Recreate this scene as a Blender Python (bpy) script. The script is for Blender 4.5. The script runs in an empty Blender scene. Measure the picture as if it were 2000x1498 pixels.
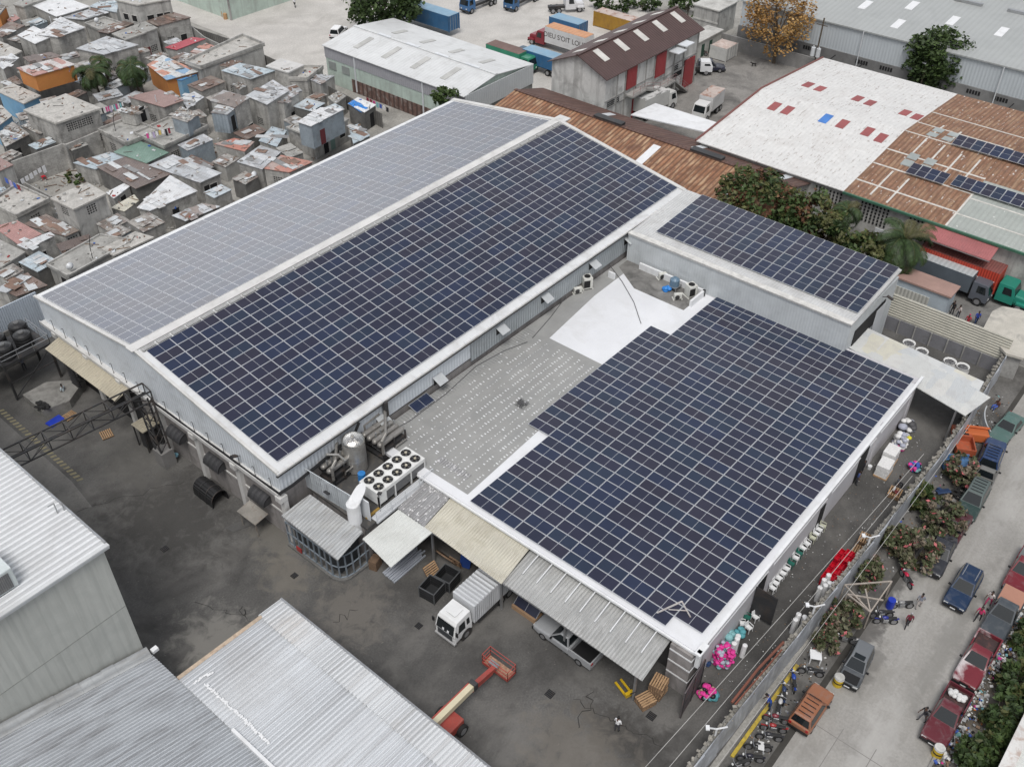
import bpy, math, random
from mathutils import Vector, Matrix
RND = random.Random(11)
sc = bpy.context.scene
COL = sc.collection
V = Vector

# ------------------------------------------------------------------ camera (solved from the solar panel grid)
CAM = V((-29.835, -48.939, 61.717)); YAW, PITCH, ROLL, FOC = 0.698, 0.697, 0.003, 1901.26
_f = V((math.cos(YAW)*math.cos(PITCH), math.sin(YAW)*math.cos(PITCH), -math.sin(PITCH)))
_r0 = V((math.sin(YAW), -math.cos(YAW), 0)); _u0 = _r0.cross(_f)
_r = _r0*math.cos(ROLL) + _u0*math.sin(ROLL); _u = -_r0*math.sin(ROLL) + _u0*math.cos(ROLL)
cd = bpy.data.cameras.new('camera'); cam = bpy.data.objects.new('camera', cd); COL.objects.link(cam)
mw = Matrix.Identity(4)
for i in range(3):
    mw[i][0] = _r[i]; mw[i][1] = _u[i]; mw[i][2] = -_f[i]; mw[i][3] = CAM[i]
cam.matrix_world = mw
cd.sensor_width = 36; cd.lens = 36*FOC/2000; cd.clip_end = 2000; cd.clip_start = 1
sc.camera = cam

def G(px, py, z=0.0):
    """survey: the place at height z that the photograph shows at pixel (px, py)"""
    d = _f + _r*((px-1000)/FOC) - _u*((py-749)/FOC)
    t = (z-CAM.z)/d.z
    p = CAM + d*t
    return V((p.x, p.y, z))

# ------------------------------------------------------------------ mesh builder
class M:
    def __init__(s): s.v = []; s.f = []; s.m = []
    def face(s, pts, mi=0):
        n = len(s.v); s.v += [tuple(p) for p in pts]; s.f.append(tuple(range(n, n+len(pts)))); s.m.append(mi)
    def hexa(s, b, t, mi=0):
        n = len(s.v); k = len(b); s.v += [tuple(p) for p in b] + [tuple(p) for p in t]
        s.f.append(tuple(range(n+k-1, n-1, -1))); s.f.append(tuple(range(n+k, n+2*k)))
        for i in range(k):
            j = (i+1) % k; s.f.append((n+i, n+j, n+k+j, n+k+i))
        s.m += [mi]*(k+2)
    def box(s, x0, y0, z0, x1, y1, z1, mi=0):
        if x0 > x1: x0, x1 = x1, x0
        if y0 > y1: y0, y1 = y1, y0
        if z0 > z1: z0, z1 = z1, z0
        q = [(x0, y0), (x1, y0), (x1, y1), (x0, y1)]
        s.hexa([(x, y, z0) for x, y in q], [(x, y, z1) for x, y in q], mi)
    def obox(s, c, d, rot=(0, 0, 0), mi=0):
        from mathutils import Euler
        R = Euler(rot).to_matrix(); c = V(c); a, b, h = d[0]/2, d[1]/2, d[2]/2
        q = [(-a, -b), (a, -b), (a, b), (-a, b)]
        s.hexa([c + R @ V((x, y, -h)) for x, y in q], [c + R @ V((x, y, h)) for x, y in q], mi)
    def prism(s, poly, z0, z1, mi=0):
        poly = [(p[0], p[1]) for p in poly]
        a = sum(poly[i][0]*poly[(i+1) % len(poly)][1] - poly[(i+1) % len(poly)][0]*poly[i][1] for i in range(len(poly)))
        if a < 0: poly = poly[::-1]
        s.hexa([(x, y, z0) for x, y in poly], [(x, y, z1) for x, y in poly], mi)
    def slab(s, pts, t, mi=0):
        """slab of thickness t under four or more points with heights of their own"""
        pts = [V(p) for p in pts]
        a = sum(pts[i].x*pts[(i+1) % len(pts)].y - pts[(i+1) % len(pts)].x*pts[i].y for i in range(len(pts)))
        if a < 0: pts = pts[::-1]
        s.hexa([p - V((0, 0, t)) for p in pts], pts, mi)
    def beam(s, a, b, w, h=None, mi=0):
        a = V(a); b = V(b); h = h or w; d = (b-a)
        if d.length < 1e-6: return
        d.normalize(); up = V((0, 0, 1)) if abs(d.z) < .95 else V((1, 0, 0))
        x = d.cross(up).normalized()*w/2; y = x.cross(d).normalized()*h/2
        q = [(-x-y), (x-y), (x+y), (-x+y)]
        s.hexa([b+k for k in q], [a+k for k in q], mi)
    def cyl(s, a, b, r0, r1=None, n=10, mi=0):
        a = V(a); b = V(b); r1 = r0 if r1 is None else r1; d = (b-a).normalized()
        up = V((0, 0, 1)) if abs(d.z) < .95 else V((1, 0, 0))
        x = d.cross(up).normalized(); y = d.cross(x)
        c = [(math.cos(2*math.pi*i/n), -math.sin(2*math.pi*i/n)) for i in range(n)]
        s.hexa([a + (x*p+y*q)*r0 for p, q in c], [b + (x*p+y*q)*r1 for p, q in c], mi)
    def tube(s, path, r, n=6, mi=0):
        path = [V(p) for p in path]; rs = r if isinstance(r, (list, tuple)) else [r]*len(path)
        base = len(s.v); K = len(path); x = None
        for i, p in enumerate(path):
            d = (path[min(i+1, K-1)] - path[max(i-1, 0)]).normalized()
            if x is None:
                up = V((0, 0, 1)) if abs(d.z) < .9 else V((1, 0, 0)); x = d.cross(up).normalized()
            x = (x - d*x.dot(d)).normalized(); y = d.cross(x)
            for k in range(n):
                t = 2*math.pi*k/n; s.v.append(tuple(p + (x*math.cos(t)+y*math.sin(t))*rs[i]))
        for i in range(K-1):
            for k in range(n):
                k2 = (k+1) % n; o = base+i*n
                s.f.append((o+k, o+k2, o+n+k2, o+n+k)); s.m.append(mi)
        s.f.append(tuple(base+k for k in range(n))[::-1]); s.f.append(tuple(base+(K-1)*n+k for k in range(n))); s.m += [mi, mi]
    def ball(s, c, r, n=8, mi=0, k0=0.0, k1=1.0):
        c = V(c); r = (r, r, r) if not isinstance(r, (list, tuple)) else r; rows = max(4, n//2+1); base = len(s.v)
        for i in range(rows+1):
            t = math.pi*(k0+(k1-k0)*i/rows)
            for k in range(n):
                p = 2*math.pi*k/n
                s.v.append((c.x+r[0]*math.sin(t)*math.cos(p), c.y+r[1]*math.sin(t)*math.sin(p), c.z+r[2]*math.cos(t)))
        for i in range(rows):
            for k in range(n):
                k2 = (k+1) % n; o = base+i*n; s.f.append((o+k, o+n+k, o+n+k2, o+k2)); s.m.append(mi)
    def loft(s, secs, mi=0, caps=True):
        base = len(s.v); n = len(secs[0])
        for q in secs: s.v += [tuple(p) for p in q]
        for i in range(len(secs)-1):
            for k in range(n):
                k2 = (k+1) % n; o = base+i*n; s.f.append((o+k, o+k2, o+n+k2, o+n+k)); s.m.append(mi)
        if caps:
            s.f.append(tuple(base+k for k in range(n))[::-1]); s.f.append(tuple(base+(len(secs)-1)*n+k for k in range(n))); s.m += [mi, mi]
    def ribs(s, o, e, w, n, up=.05, mi=0, fr=(.0, .12, .22, .38, .48)):
        """ribbed metal sheet: origin o, e along the ribs, w across, n ribs"""
        o = V(o); e = V(e); w = V(w); nz = e.cross(w).normalized()
        if nz.z < 0: nz = -nz
        prof = []
        for i in range(n):
            for t, h in ((0, 0), (.62, 0), (.72, up), (.88, up), (.98, 0)): prof.append(((i+t)/n, h))
        prof.append((1, 0))
        a = [o + w*t + nz*h for t, h in prof]; base = len(s.v)
        s.v += [tuple(p) for p in a] + [tuple(p+e) for p in a]; k = len(a)
        for i in range(k-1): s.f.append((base+i, base+i+1, base+k+i+1, base+k+i)); s.m.append(mi)
    def build(s, name, mats, parent=None, smooth=False, loc=None, rz=0, bevel=0):
        me = bpy.data.meshes.new(name); me.from_pydata(s.v, [], s.f); me.update()
        mats = mats if isinstance(mats, (list, tuple)) else [mats]
        for m in mats: me.materials.append(m)
        if len(mats) > 1: me.polygons.foreach_set('material_index', s.m)
        if smooth: me.polygons.foreach_set('use_smooth', [True]*len(me.polygons))
        o = bpy.data.objects.new(name, me); COL.objects.link(o)
        if loc is not None: o.location = loc
        if rz: o.rotation_euler.z = rz
        if parent: o.parent = parent
        if bevel:
            b = o.modifiers.new('b', 'BEVEL'); b.width = bevel; b.segments = 2; b.limit_method = 'ANGLE'
        return o

def tag(o, label=None, cat=None, group=None, kind=None):
    if label: o['label'] = label
    if cat: o['category'] = cat
    if group: o['group'] = group
    if kind: o['kind'] = kind
    return o
def thing(name, label, cat, loc=(0, 0, 0), rz=0, group=None):
    o = bpy.data.objects.new(name, None); COL.objects.link(o); o.location = loc; o.rotation_euler.z = rz
    o.empty_display_size = .2
    return tag(o, label, cat, group)
def copy_tree(o, loc=None, rz=None, label=None, group=None, parent=None, mats=None):
    c = o.copy(); COL.objects.link(c)
    if parent: c.parent = parent
    if loc is not None: c.location = loc
    if rz is not None: c.rotation_euler.z = rz
    if label: c['label'] = label
    if group: c['group'] = group
    for ch in list(o.children):
        if ch is not c: copy_tree(ch, parent=c)
    return c
def struct(name, m, mats, label=None):
    o = m.build(name, mats); o['kind'] = 'structure'
    if label: o['label'] = label
    return o

# ------------------------------------------------------------------ materials
MATS = {}
def c4(c): return (c[0], c[1], c[2], 1)
def mat(name, base, rough=.7, metal=0.0, var=.18, vs=.5, fine=.10, fs=9.0, dirt=None, da=.5, ds=.8, corr=None, brick=None, spec=.5,
        streak=None, spots=None, local=False, bump=0.0, patch=None, blot=()):
    """procedural surface: two scales of noise, dirt patches, ribs along an axis, block courses, streaks, sheet patches"""
    if name in MATS: return MATS[name]
    m = bpy.data.materials.new(name); MATS[name] = m; m.use_nodes = True; nt = m.node_tree; L = nt.links.new
    bs = nt.nodes['Principled BSDF']; bs.inputs['Roughness'].default_value = rough; bs.inputs['Metallic'].default_value = metal
    bs.inputs['Specular IOR Level'].default_value = spec
    if local:
        tc = nt.nodes.new('ShaderNodeTexCoord'); pos = tc.outputs['Object']
    else:
        g = nt.nodes.new('ShaderNodeNewGeometry'); pos = g.outputs['Position']
    def noise(scale, detail=4, vec=None, dist=0.0):
        n = nt.nodes.new('ShaderNodeTexNoise'); n.inputs['Scale'].default_value = scale; n.inputs['Detail'].default_value = detail
        n.inputs['Roughness'].default_value = .62; n.inputs['Distortion'].default_value = dist
        L(vec or pos, n.inputs['Vector']); return n.outputs['Fac']
    def ramp(fac, a, b, ca=(0, 0, 0), cb=(1, 1, 1)):
        r = nt.nodes.new('ShaderNodeValToRGB'); e = r.color_ramp.elements
        e[0].position = a; e[1].position = b; e[0].color = c4(ca); e[1].color = c4(cb); L(fac, r.inputs['Fac']); return r.outputs['Color']
    def mix(f, a, b, mode='MIX'):
        x = nt.nodes.new('ShaderNodeMix'); x.data_type = 'RGBA'; x.blend_type = mode
        for s, i in ((f, 0), (a, 6), (b, 7)):
            if isinstance(s, (int, float)): x.inputs[i].default_value = s
            elif isinstance(s, tuple): x.inputs[i].default_value = c4(s)
            else: L(s, x.inputs[i])
        return x.outputs[2]
    def math_(op, a, b=0.0):
        x = nt.nodes.new('ShaderNodeMath'); x.operation = op
        for s, i in ((a, 0), (b, 1)):
            if isinstance(s, (int, float)): x.inputs[i].default_value = s
            else: L(s, x.inputs[i])
        return x.outputs[0]
    def mapped(scale):
        x = nt.nodes.new('ShaderNodeMapping'); x.inputs['Scale'].default_value = scale; L(pos, x.inputs['Vector']); return x.outputs['Vector']
    lo = tuple(max(0, c*(1-var)) for c in base); hi = tuple(min(1, c*(1+var)) for c in base)
    col = ramp(noise(vs, 5), .3, .7, lo, hi)
    if patch:   # sheets of other colours: list of colours, sheet size
        v = nt.nodes.new('ShaderNodeTexVoronoi'); v.distance = 'CHEBYCHEV'; v.inputs['Scale'].default_value = 1.0
        L(mapped((1/patch[1], 1/patch[2], .05)), v.inputs['Vector'])
        sep = nt.nodes.new('ShaderNodeSeparateColor'); L(v.outputs['Color'], sep.inputs[0])
        cr = nt.nodes.new('ShaderNodeValToRGB'); cr.color_ramp.interpolation = 'CONSTANT'; e = cr.color_ramp.elements
        cs = patch[0]; e[0].position = 0; e[0].color = c4(cs[0]); e[1].position = 1/len(cs); e[1].color = c4(cs[1 % len(cs)])
        for i in range(2, len(cs)): q = e.new(i/len(cs)); q.color = c4(cs[i])
        L(sep.outputs[0], cr.inputs['Fac']); col = mix(.85, col, cr.outputs['Color'])
    if fine: col = mix(1.0, col, ramp(noise(fs, 3), .25, .75, (1-fine,)*3, (1+fine*.6,)*3), 'MULTIPLY')
    if streak:  # (scale vector, colour, amount)
        col = mix(math_('MULTIPLY', ramp(noise(1.0, 4, mapped(streak[0])), .48, .68), streak[2]), col, tuple(streak[1]))
    if dirt: col = mix(math_('MULTIPLY', ramp(noise(ds, 7, dist=.6), .50, .66), da), col, tuple(dirt))
    if spots: col = mix(ramp(noise(spots[1], 2, mapped(spots[3]) if len(spots) > 3 else None), spots[2], spots[2]+.03), col, tuple(spots[0]))
    for (bc, brx, bry, bcol, bam) in blot:   # stains lying on the ground: centre, half widths, colour, strength
        mp = nt.nodes.new('ShaderNodeMapping'); mp.vector_type = 'POINT'; mp.inputs['Scale'].default_value = (1/brx, 1/bry, 0); mp.inputs['Location'].default_value = (-bc[0]/brx, -bc[1]/bry, 0); L(pos, mp.inputs['Vector'])
        ln = nt.nodes.new('ShaderNodeVectorMath'); ln.operation = 'LENGTH'; L(mp.outputs[0], ln.inputs[0])
        dd = math_('ADD', ln.outputs['Value'], math_('MULTIPLY', math_('SUBTRACT', noise(.9, 7, dist=.5), .5), 2.6))
        col = mix(math_('MULTIPLY', ramp(dd, .45, 1.05, (1, 1, 1), (0, 0, 0)), bam), col, tuple(bcol))
    height = None
    if corr:    # axis, pitch, bump strength, darkening
        sx = nt.nodes.new('ShaderNodeSeparateXYZ'); L(pos, sx.inputs[0])
        if corr[0] == 'xy': ax = math_('ADD', sx.outputs[0], sx.outputs[1])
        else: ax = sx.outputs['xyz'.index(corr[0])]
        sn = math_('SINE', math_('MULTIPLY', ax, 2*math.pi/corr[1]))
        height = sn
        if len(corr) > 3: col = mix(math_('MULTIPLY', ramp(math_('ADD', math_('MULTIPLY', sn, .5), .5), .16, .46, (1, 1, 1), (0, 0, 0)), corr[3]), col, tuple(c*.45 for c in base))
    if brick:
        sx = nt.nodes.new('ShaderNodeSeparateXYZ'); L(pos, sx.inputs[0])
        cb = nt.nodes.new('ShaderNodeCombineXYZ'); L(math_('ADD', sx.outputs[0], sx.outputs[1]), cb.inputs[0]); L(sx.outputs[2], cb.inputs[1])
        b = nt.nodes.new('ShaderNodeTexBrick'); b.inputs['Scale'].default_value = 1; b.inputs['Brick Width'].default_value = .42
        b.inputs['Row Height'].default_value = .21; b.inputs['Mortar Size'].default_value = .016
        b.inputs['Color1'].default_value = (1, 1, 1, 1); b.inputs['Color2'].default_value = (.80, .80, .80, 1); b.inputs['Mortar'].default_value = (brick,)*3+(1,)
        L(cb.outputs[0], b.inputs['Vector']); col = mix(1.0, col, b.outputs['Color'], 'MULTIPLY')
    L(col, bs.inputs['Base Color'])
    if corr or bump:
        bp = nt.nodes.new('ShaderNodeBump')
        if corr: bp.inputs['Strength'].default_value = corr[2]; bp.inputs['Distance'].default_value = .04; L(height, bp.inputs['Height'])
        else: bp.inputs['Strength'].default_value = bump; bp.inputs['Distance'].default_value = .05; L(noise(fs, 4), bp.inputs['Height'])
        L(bp.outputs[0], bs.inputs['Normal'])
    return m

ASPH = mat('yard_asphalt', (.104, .101, .096), .85, var=.42, vs=.13, fine=.3, fs=7, dirt=(.040, .038, .036), da=.65, ds=.17, streak=((.16, .22, .3), (.165, .158, .147), .75), spots=((.16, .15, .135), 3.5, .70), bump=.3, blot=[(G(430, 1255), 3.2, 4.5, (.205, .197, .18), .8), (G(330, 1010), 5.5, 7, (.045, .043, .04), .75), (G(690, 1195), 3.4, 3.6, (.165, .152, .135), .7), (G(560, 1120), 2.2, 3, (.17, .155, .13), .6), (G(1215, 1440), 2.6, 4.5, (.04, .037, .033), .75), (G(860, 1010), 4, 5, (.05, .047, .044), .6), (G(1130, 1480), 4, 5, (.16, .145, .125), .6), (G(540, 1050), 2.5, 3, (.16, .15, .13), .6), (G(1490, 1180), 6, 1.0, (.055, .053, .05), .6), (G(250, 900), 3, 6, (.13, .125, .115), .5)])
CONC = mat('concrete', (.33, .325, .31), .85, var=.22, vs=.6, fine=.16, fs=6, dirt=(.12, .115, .11), da=.5, ds=.5)
CONCL = mat('pale_concrete', (.50, .495, .47), .85, var=.2, vs=.5, fine=.2, fs=5, dirt=(.20, .195, .18), da=.6, ds=.45)
CONCD = mat('dark_concrete', (.16, .157, .15), .9, var=.3, vs=.7, fine=.2, fs=6, dirt=(.06, .06, .058), da=.6, ds=.5)
ROAD = mat('dusty_street', (.315, .305, .285), .9, var=.14, vs=.2, fine=.16, fs=5, dirt=(.22, .21, .19), da=.5, ds=.25, streak=((.1, .9, .3), (.44, .43, .41), .4), blot=[(G(1745, 1120), 9, 1.7, (.10, .096, .09), .85), (G(1690, 1235), 5, 1.2, (.11, .105, .10), .8), (G(1700, 1300), 3, .9, (.14, .135, .125), .6), (G(1860, 1240), 12, .9, (.20, .195, .18), .6), (G(1700, 1480), 6, 1.5, (.42, .41, .39), .5), (G(1890, 1370), 1.6, .8, (.12, .115, .105), .7), (G(1960, 1000), 4, 1.0, (.42, .41, .39), .4)])
GRAV = mat('pale_gravel', (.52, .50, .47), .9, var=.16, vs=.12, fine=.22, fs=4, dirt=(.34, .325, .30), da=.6, ds=.12)
EARTH = mat('earth', (.32, .31, .285), .95, var=.3, vs=.3, fine=.3, fs=4, dirt=(.33, .32, .30), da=.6, ds=.3)
VERGE = mat('verge_soil', (.12, .105, .085), .95, var=.4, vs=.6, fine=.35, fs=5, dirt=(.26, .25, .23), da=.6, ds=.7)
WHITE = mat('white_paint', (.74, .75, .76), .5, var=.05, fine=.05, dirt=(.45, .45, .44), da=.35, ds=.5)
WHITEM = mat('white_membrane', (.72, .73, .75), .5, var=.05, vs=.3, fine=.05, dirt=(.55, .55, .54), da=.4, ds=.3)
STEELW = mat('pale_steel', (.62, .64, .66), .45, metal=.1, var=.08, fine=.06)
STEEL = mat('steel', (.42, .43, .44), .4, metal=.7, var=.15, fine=.12, dirt=(.2, .16, .12), da=.3)
STAIN = mat('stainless', (.50, .49, .465), .32, metal=.55, var=.12, vs=1.2, fine=.1, dirt=(.3, .27, .24), da=.5, ds=2)
DSTEEL = mat('dark_steel', (.035, .035, .037), .6, var=.3, fine=.2, dirt=(.10, .07, .05), da=.4)
BLACK = mat('black_plastic', (.012, .012, .013), .5, var=.2)
VOID = mat('dark_opening', (.012, .012, .013), .9, var=.2)
RUBBER = mat('tyre_rubber', (.018, .018, .018), .85, var=.2)
GLASS = mat('window_glass', (.012, .016, .018), .08, var=.1, fine=0, spec=.6)
RIM = mat('wheel_rim', (.35, .35, .36), .4, metal=.6, var=.1)
CHROME = mat('bright_metal', (.65, .65, .66), .25, metal=.9, var=.05)
LAMP = mat('lamp_glass', (.62, .63, .62), .15, var=.05)
REDL = mat('tail_lamp', (.35, .02, .02), .2, var=.05)
WOOD = mat('pallet_wood', (.42, .27, .15), .8, var=.25, vs=2, fine=.2, fs=12)
WOODD = mat('old_wood', (.17, .11, .07), .85, var=.3, vs=2, fine=.25, fs=10)
CARD = mat('cardboard', (.34, .22, .13), .85, var=.15)
ALU = mat('panel_frame', (.60, .62, .65), .4, metal=.2, var=.04, fine=.03)
def paint(name, c, rough=.28, **k): return mat('paint_'+name, c, rough, var=.06, fine=.05, spec=.5, **k)
SKIN = mat('skin', (.09, .045, .028), .5, var=.05)
HAIR = mat('hair', (.008, .007, .007), .7, var=.1)
def cloth(name, c): return mat('cloth_'+name, c, .85, var=.12, vs=6, fine=.1, fs=20)

# ------------------------------------------------------------------ light: bright overcast, veiled high sun on the camera's side, bright low cloud bank beyond the warehouse
SUN_EL, SUN_AZ = math.radians(62), math.radians(215)      # azimuth measured from +X towards +Y
w = bpy.data.worlds.new('World'); sc.world = w; w.use_nodes = True; nt = w.node_tree; LK = nt.links.new
bg = nt.nodes['Background']; sk = nt.nodes.new('ShaderNodeTexSky'); sk.sky_type = 'NISHITA'; sk.sun_disc = False
sk.sun_elevation = SUN_EL; sk.sun_rotation = math.pi/2 - SUN_AZ; sk.air_density = 1.0; sk.dust_density = 4.0; sk.ozone_density = 1.0
hs = nt.nodes.new('ShaderNodeHueSaturation'); hs.inputs['Saturation'].default_value = .38; LK(sk.outputs[0], hs.inputs['Color'])
def wm(op, a, b=0.0):
    x = nt.nodes.new('ShaderNodeMath'); x.operation = op
    for q, i in ((a, 0), (b, 1)):
        if isinstance(q, (int, float)): x.inputs[i].default_value = q
        else: LK(q, x.inputs[i])
    return x.outputs[0]
tc = nt.nodes.new('ShaderNodeTexCoord')
def wdot(v):
    x = nt.nodes.new('ShaderNodeVectorMath'); x.operation = 'DOT_PRODUCT'; LK(tc.outputs['Generated'], x.inputs[0]); x.inputs[1].default_value = v; return x.outputs['Value']
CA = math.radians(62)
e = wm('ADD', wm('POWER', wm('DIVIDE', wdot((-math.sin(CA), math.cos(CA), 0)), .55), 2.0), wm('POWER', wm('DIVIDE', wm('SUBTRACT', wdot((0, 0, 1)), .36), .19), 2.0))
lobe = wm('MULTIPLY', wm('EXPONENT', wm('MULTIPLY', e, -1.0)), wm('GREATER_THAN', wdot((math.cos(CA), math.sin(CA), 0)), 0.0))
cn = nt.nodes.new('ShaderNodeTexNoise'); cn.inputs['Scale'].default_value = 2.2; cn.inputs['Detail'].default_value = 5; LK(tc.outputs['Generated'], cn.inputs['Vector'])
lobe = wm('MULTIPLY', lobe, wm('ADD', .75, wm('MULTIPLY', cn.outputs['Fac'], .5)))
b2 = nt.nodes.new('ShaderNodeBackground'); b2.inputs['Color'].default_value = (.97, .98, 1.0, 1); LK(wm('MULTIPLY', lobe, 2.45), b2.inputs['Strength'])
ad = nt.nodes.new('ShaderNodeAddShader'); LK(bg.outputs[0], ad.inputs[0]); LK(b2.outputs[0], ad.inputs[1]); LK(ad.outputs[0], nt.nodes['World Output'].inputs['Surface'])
LK(hs.outputs[0], bg.inputs['Color']); bg.inputs['Strength'].default_value = .108
sd = bpy.data.lights.new('sun', 'SUN'); sd.energy = 1.45; sd.angle = math.radians(22); sd.color = (1, .98, .95)
so = bpy.data.objects.new('sun', sd); COL.objects.link(so)
dv = V((math.cos(SUN_EL)*math.cos(SUN_AZ), math.cos(SUN_EL)*math.sin(SUN_AZ), math.sin(SUN_EL)))
so.rotation_euler = dv.to_track_quat('Z', 'Y').to_euler(); so.location = (0, 0, 90)
sc.view_settings.view_transform = 'Standard'; sc.view_settings.look = 'None'; sc.view_settings.gamma = 1
sc.view_settings.exposure = 0.12; sc.view_settings.use_curve_mapping = False
sc.cycles.max_bounces = 5; sc.cycles.diffuse_bounces = 3; sc.cycles.glossy_bounces = 3; sc.cycles.use_denoising = True
sc.render.film_transparent = False
# ================================================================== SETTING: ground sheets
def sheet(name, poly, z, m, t=0.0):
    b = M(); b.face([(x, y, z) for x, y in poly]); return struct(name, b, m)
sheet('ground', [(-300, -300), (500, -300), (500, 500), (-300, 500)], -.03, EARTH)
sheet('yard', [(-60, -37), (62, -38), (62, 44), (-60, 44)], 0.0, ASPH)
sheet('back_lot', [(62, 66), (79, 66), (79, 39), (62, 39), (62, 34), (77, 34), (103, 34), (116, 40), (175, 80), (150, 190), (66, 190), (66, 96), (63, 80)], .006, GRAV)
sheet('rear_yard', [(72, -8), (118, -8), (122, 30), (116, 40), (103, 33.9), (76, 33.9), (70, 20)], .010, mat('rear_yard_concrete', (.24, .23, .215), .9, var=.3, vs=.25, fine=.2, fs=4, dirt=(.07, .068, .065), da=.7, ds=.18))
sheet('side_yard', [(62.2, -45), (82, -45), (82, -8.2), (62.2, -8.2)], .008, mat('side_yard_concrete', (.21, .205, .195), .9, var=.3, vs=.3, fine=.2, fs=4, dirt=(.07, .068, .065), da=.6, ds=.3))
sheet('street', [(-40, -40.75), (140, -40.75), (140, -48.8), (-40, -48.8)], .006, ROAD)
sheet('pavement', [(-40, -38.0), (62, -38.0), (62, -40.3), (-40, -40.3)], .012, mat('pavement_concrete', (.135, .13, .122), .9, var=.4, vs=.35, fine=.25, fs=5, dirt=(.05, .047, .043), da=.6, ds=.4))
sheet('gutter_channel', [(-40, -40.3), (62, -40.3), (62, -40.75), (-40, -40.75)], .002, mat('gutter_mud', (.05, .047, .042), .9, var=.3))
sheet('verge', [(-40, -48.8), (140, -48.8), (140, -75), (-40, -75)], .010, VERGE)
# slab joints cut in the street near the corner of the picture
b = M()
for x in (3, 7.5, 12): b.box(x, -48, .0065, x+.05, -41, .0095)
for y in (-43.2, -45.6): b.box(-6, y, .0065, 13, y+.05, .0093)
struct('street_joint', b, mat('joint', (.2, .19, .18), .9))
b = M(); b.box(-40, -48.95, 0, 140, -48.75, .14); struct('kerb', b, CONC)
b = M(); b.box(6.1, -38.45, .01, 15.5, -38.2, .16); struct('yellow_kerb', b, mat('yellow_kerb_paint', (.50, .37, .05), .8, var=.3, dirt=(.12, .1, .08), da=.6, ds=1.5))
# yard: lighter apron strip with chevron marking, drains
b = M()
P0, P1 = G(0, 800), G(160, 940)
d = (P1-P0); n = V((-d.y, d.x, 0)).normalized()*.25
for i in range(26):
    a = P0 + d*(i/26); c = P0 + d*((i+.5)/26)
    b.face([a-n+V((0, 0, .006)), c-n+V((0, 0, .006)), c+n*1.0+d*.012+V((0, 0, .006)), a+n+d*.012+V((0, 0, .006))])
struct('yard_marking', b, mat('faded_yellow', (.26, .23, .14), .85, var=.25, dirt=(.1, .1, .09), da=.7, ds=1.2))
sheet('yard_patch', [tuple(G(0, 815)[:2]), tuple(G(140, 940)[:2]), tuple(G(180, 990)[:2]), tuple(G(60, 1000)[:2]), (-30, 20), (-26, 30)], .004, mat('yard_concrete', (.17, .165, .155), .85, var=.25, vs=.3, fine=.2, fs=5, dirt=(.08, .078, .072), da=.5, ds=.4))
for i, (px, py, s) in enumerate([(322, 1072, .55), (1090, 0, 0), (575, 1124, .5), (818, 1222, .5), (1074, 1355, .6), (1272, 1398, .6)]):
    if not s: continue
    p = G(px, py); b = M(); b.box(p.x-s/2, p.y-s/2, .004, p.x+s/2, p.y+s/2, .02, 0)
    for k in range(4): b.box(p.x-s/2+.06+k*s*.23, p.y-s*.42, .02, p.x-s/2+.06+k*s*.23+.05, p.y+s*.42, .03, 1)
    o = b.build('drain_grate', [VOID, DSTEEL])
    tag(o, ['square drain grate in middle of the dark yard', '', 'drain grate by the corner cage of the warehouse', 'drain grate left of the white box truck front', 'open drain grate below the boom lift basket', 'black drain grate in front of the low pallet stack'][i], 'drain', 'yard drains')
# cracks in the yard
b = M()
def crack(a, c, n=14, w=.03, jag=.35):
    a = V(a); c = V(c); pr = a
    for i in range(1, n+1):
        q = a.lerp(c, i/n) + V((RND.uniform(-jag, jag), RND.uniform(-jag, jag), 0))
        if i == n: q = c
        dd = (q-pr); nn = V((-dd.y, dd.x, 0)).normalized()*w*RND.uniform(.4, 1)
        b.face([pr-nn+V((0, 0, .003)), q-nn+V((0, 0, .003)), q+nn+V((0, 0, .003)), pr+nn+V((0, 0, .003))]); pr = q
crack(G(380, 1175), G(520, 1215), 10); crack(G(480, 1205), G(470, 1190), 8, .04); crack(G(1120, 1365), G(1300, 1460), 22, .035, .25)
crack(G(1160, 1350), G(1130, 1420), 8, .05); crack(G(650, 1215), G(700, 1190), 7); crack(G(150, 1000), G(360, 940), 12, .03)
struct('yard_crack', b, mat('crack_dirt', (.035, .033, .031), .95))

# ================================================================== MAIN WAREHOUSE
CLAD = mat('blue_white_cladding', (.70, .745, .79), .5, var=.05, vs=.4, fine=.03, corr=('xy', .36, .5, .10), dirt=(.40, .42, .43), da=.35, ds=.5)
CLADG = mat('grey_cladding', (.40, .435, .455), .5, var=.08, vs=.4, fine=.04, corr=('xy', .36, .8, .22), dirt=(.3, .32, .33), da=.4, ds=.5)
WALLM = mat('mauve_grey_render', (.29, .272, .265), .85, var=.14, vs=.5, fine=.1, dirt=(.10, .095, .09), da=.5, ds=.5, streak=((1.2, 1.2, .15), (.10, .095, .09), .5))
ROOFW = mat('white_roof_metal', (.66, .67, .675), .45, var=.06, vs=.4, fine=.05, dirt=(.42, .41, .40), da=.45, ds=.6)
TRIM = mat('pale_trim', (.60, .595, .58), .6, var=.1, fine=.06, dirt=(.36, .35, .33), da=.4, ds=.8)
X0, X1, YR, YL, YM = -.68, 57.8, -.78, 34.8, 17.35
def zr(y): return 8.10 + .158*y            # right slope
def zl(y): return 10.92 - .132*(y-YM)      # left slope
wh = thing('warehouse', 'long white gabled warehouse with roof covered in solar panels', 'warehouse', (28, 17, 0))
def part(name, b, m, par=wh, **k):
    o = b.build(name, m, **k); o.parent = par; o.matrix_parent_inverse = Matrix.Translation(-V(par.location)) if True else o.matrix_parent_inverse
    return o
b = M(); b.box(X0+.25, YR+.25, 0, X1-.25, YL-.25, 5.45); part('wall', b, WALLM)
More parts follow.
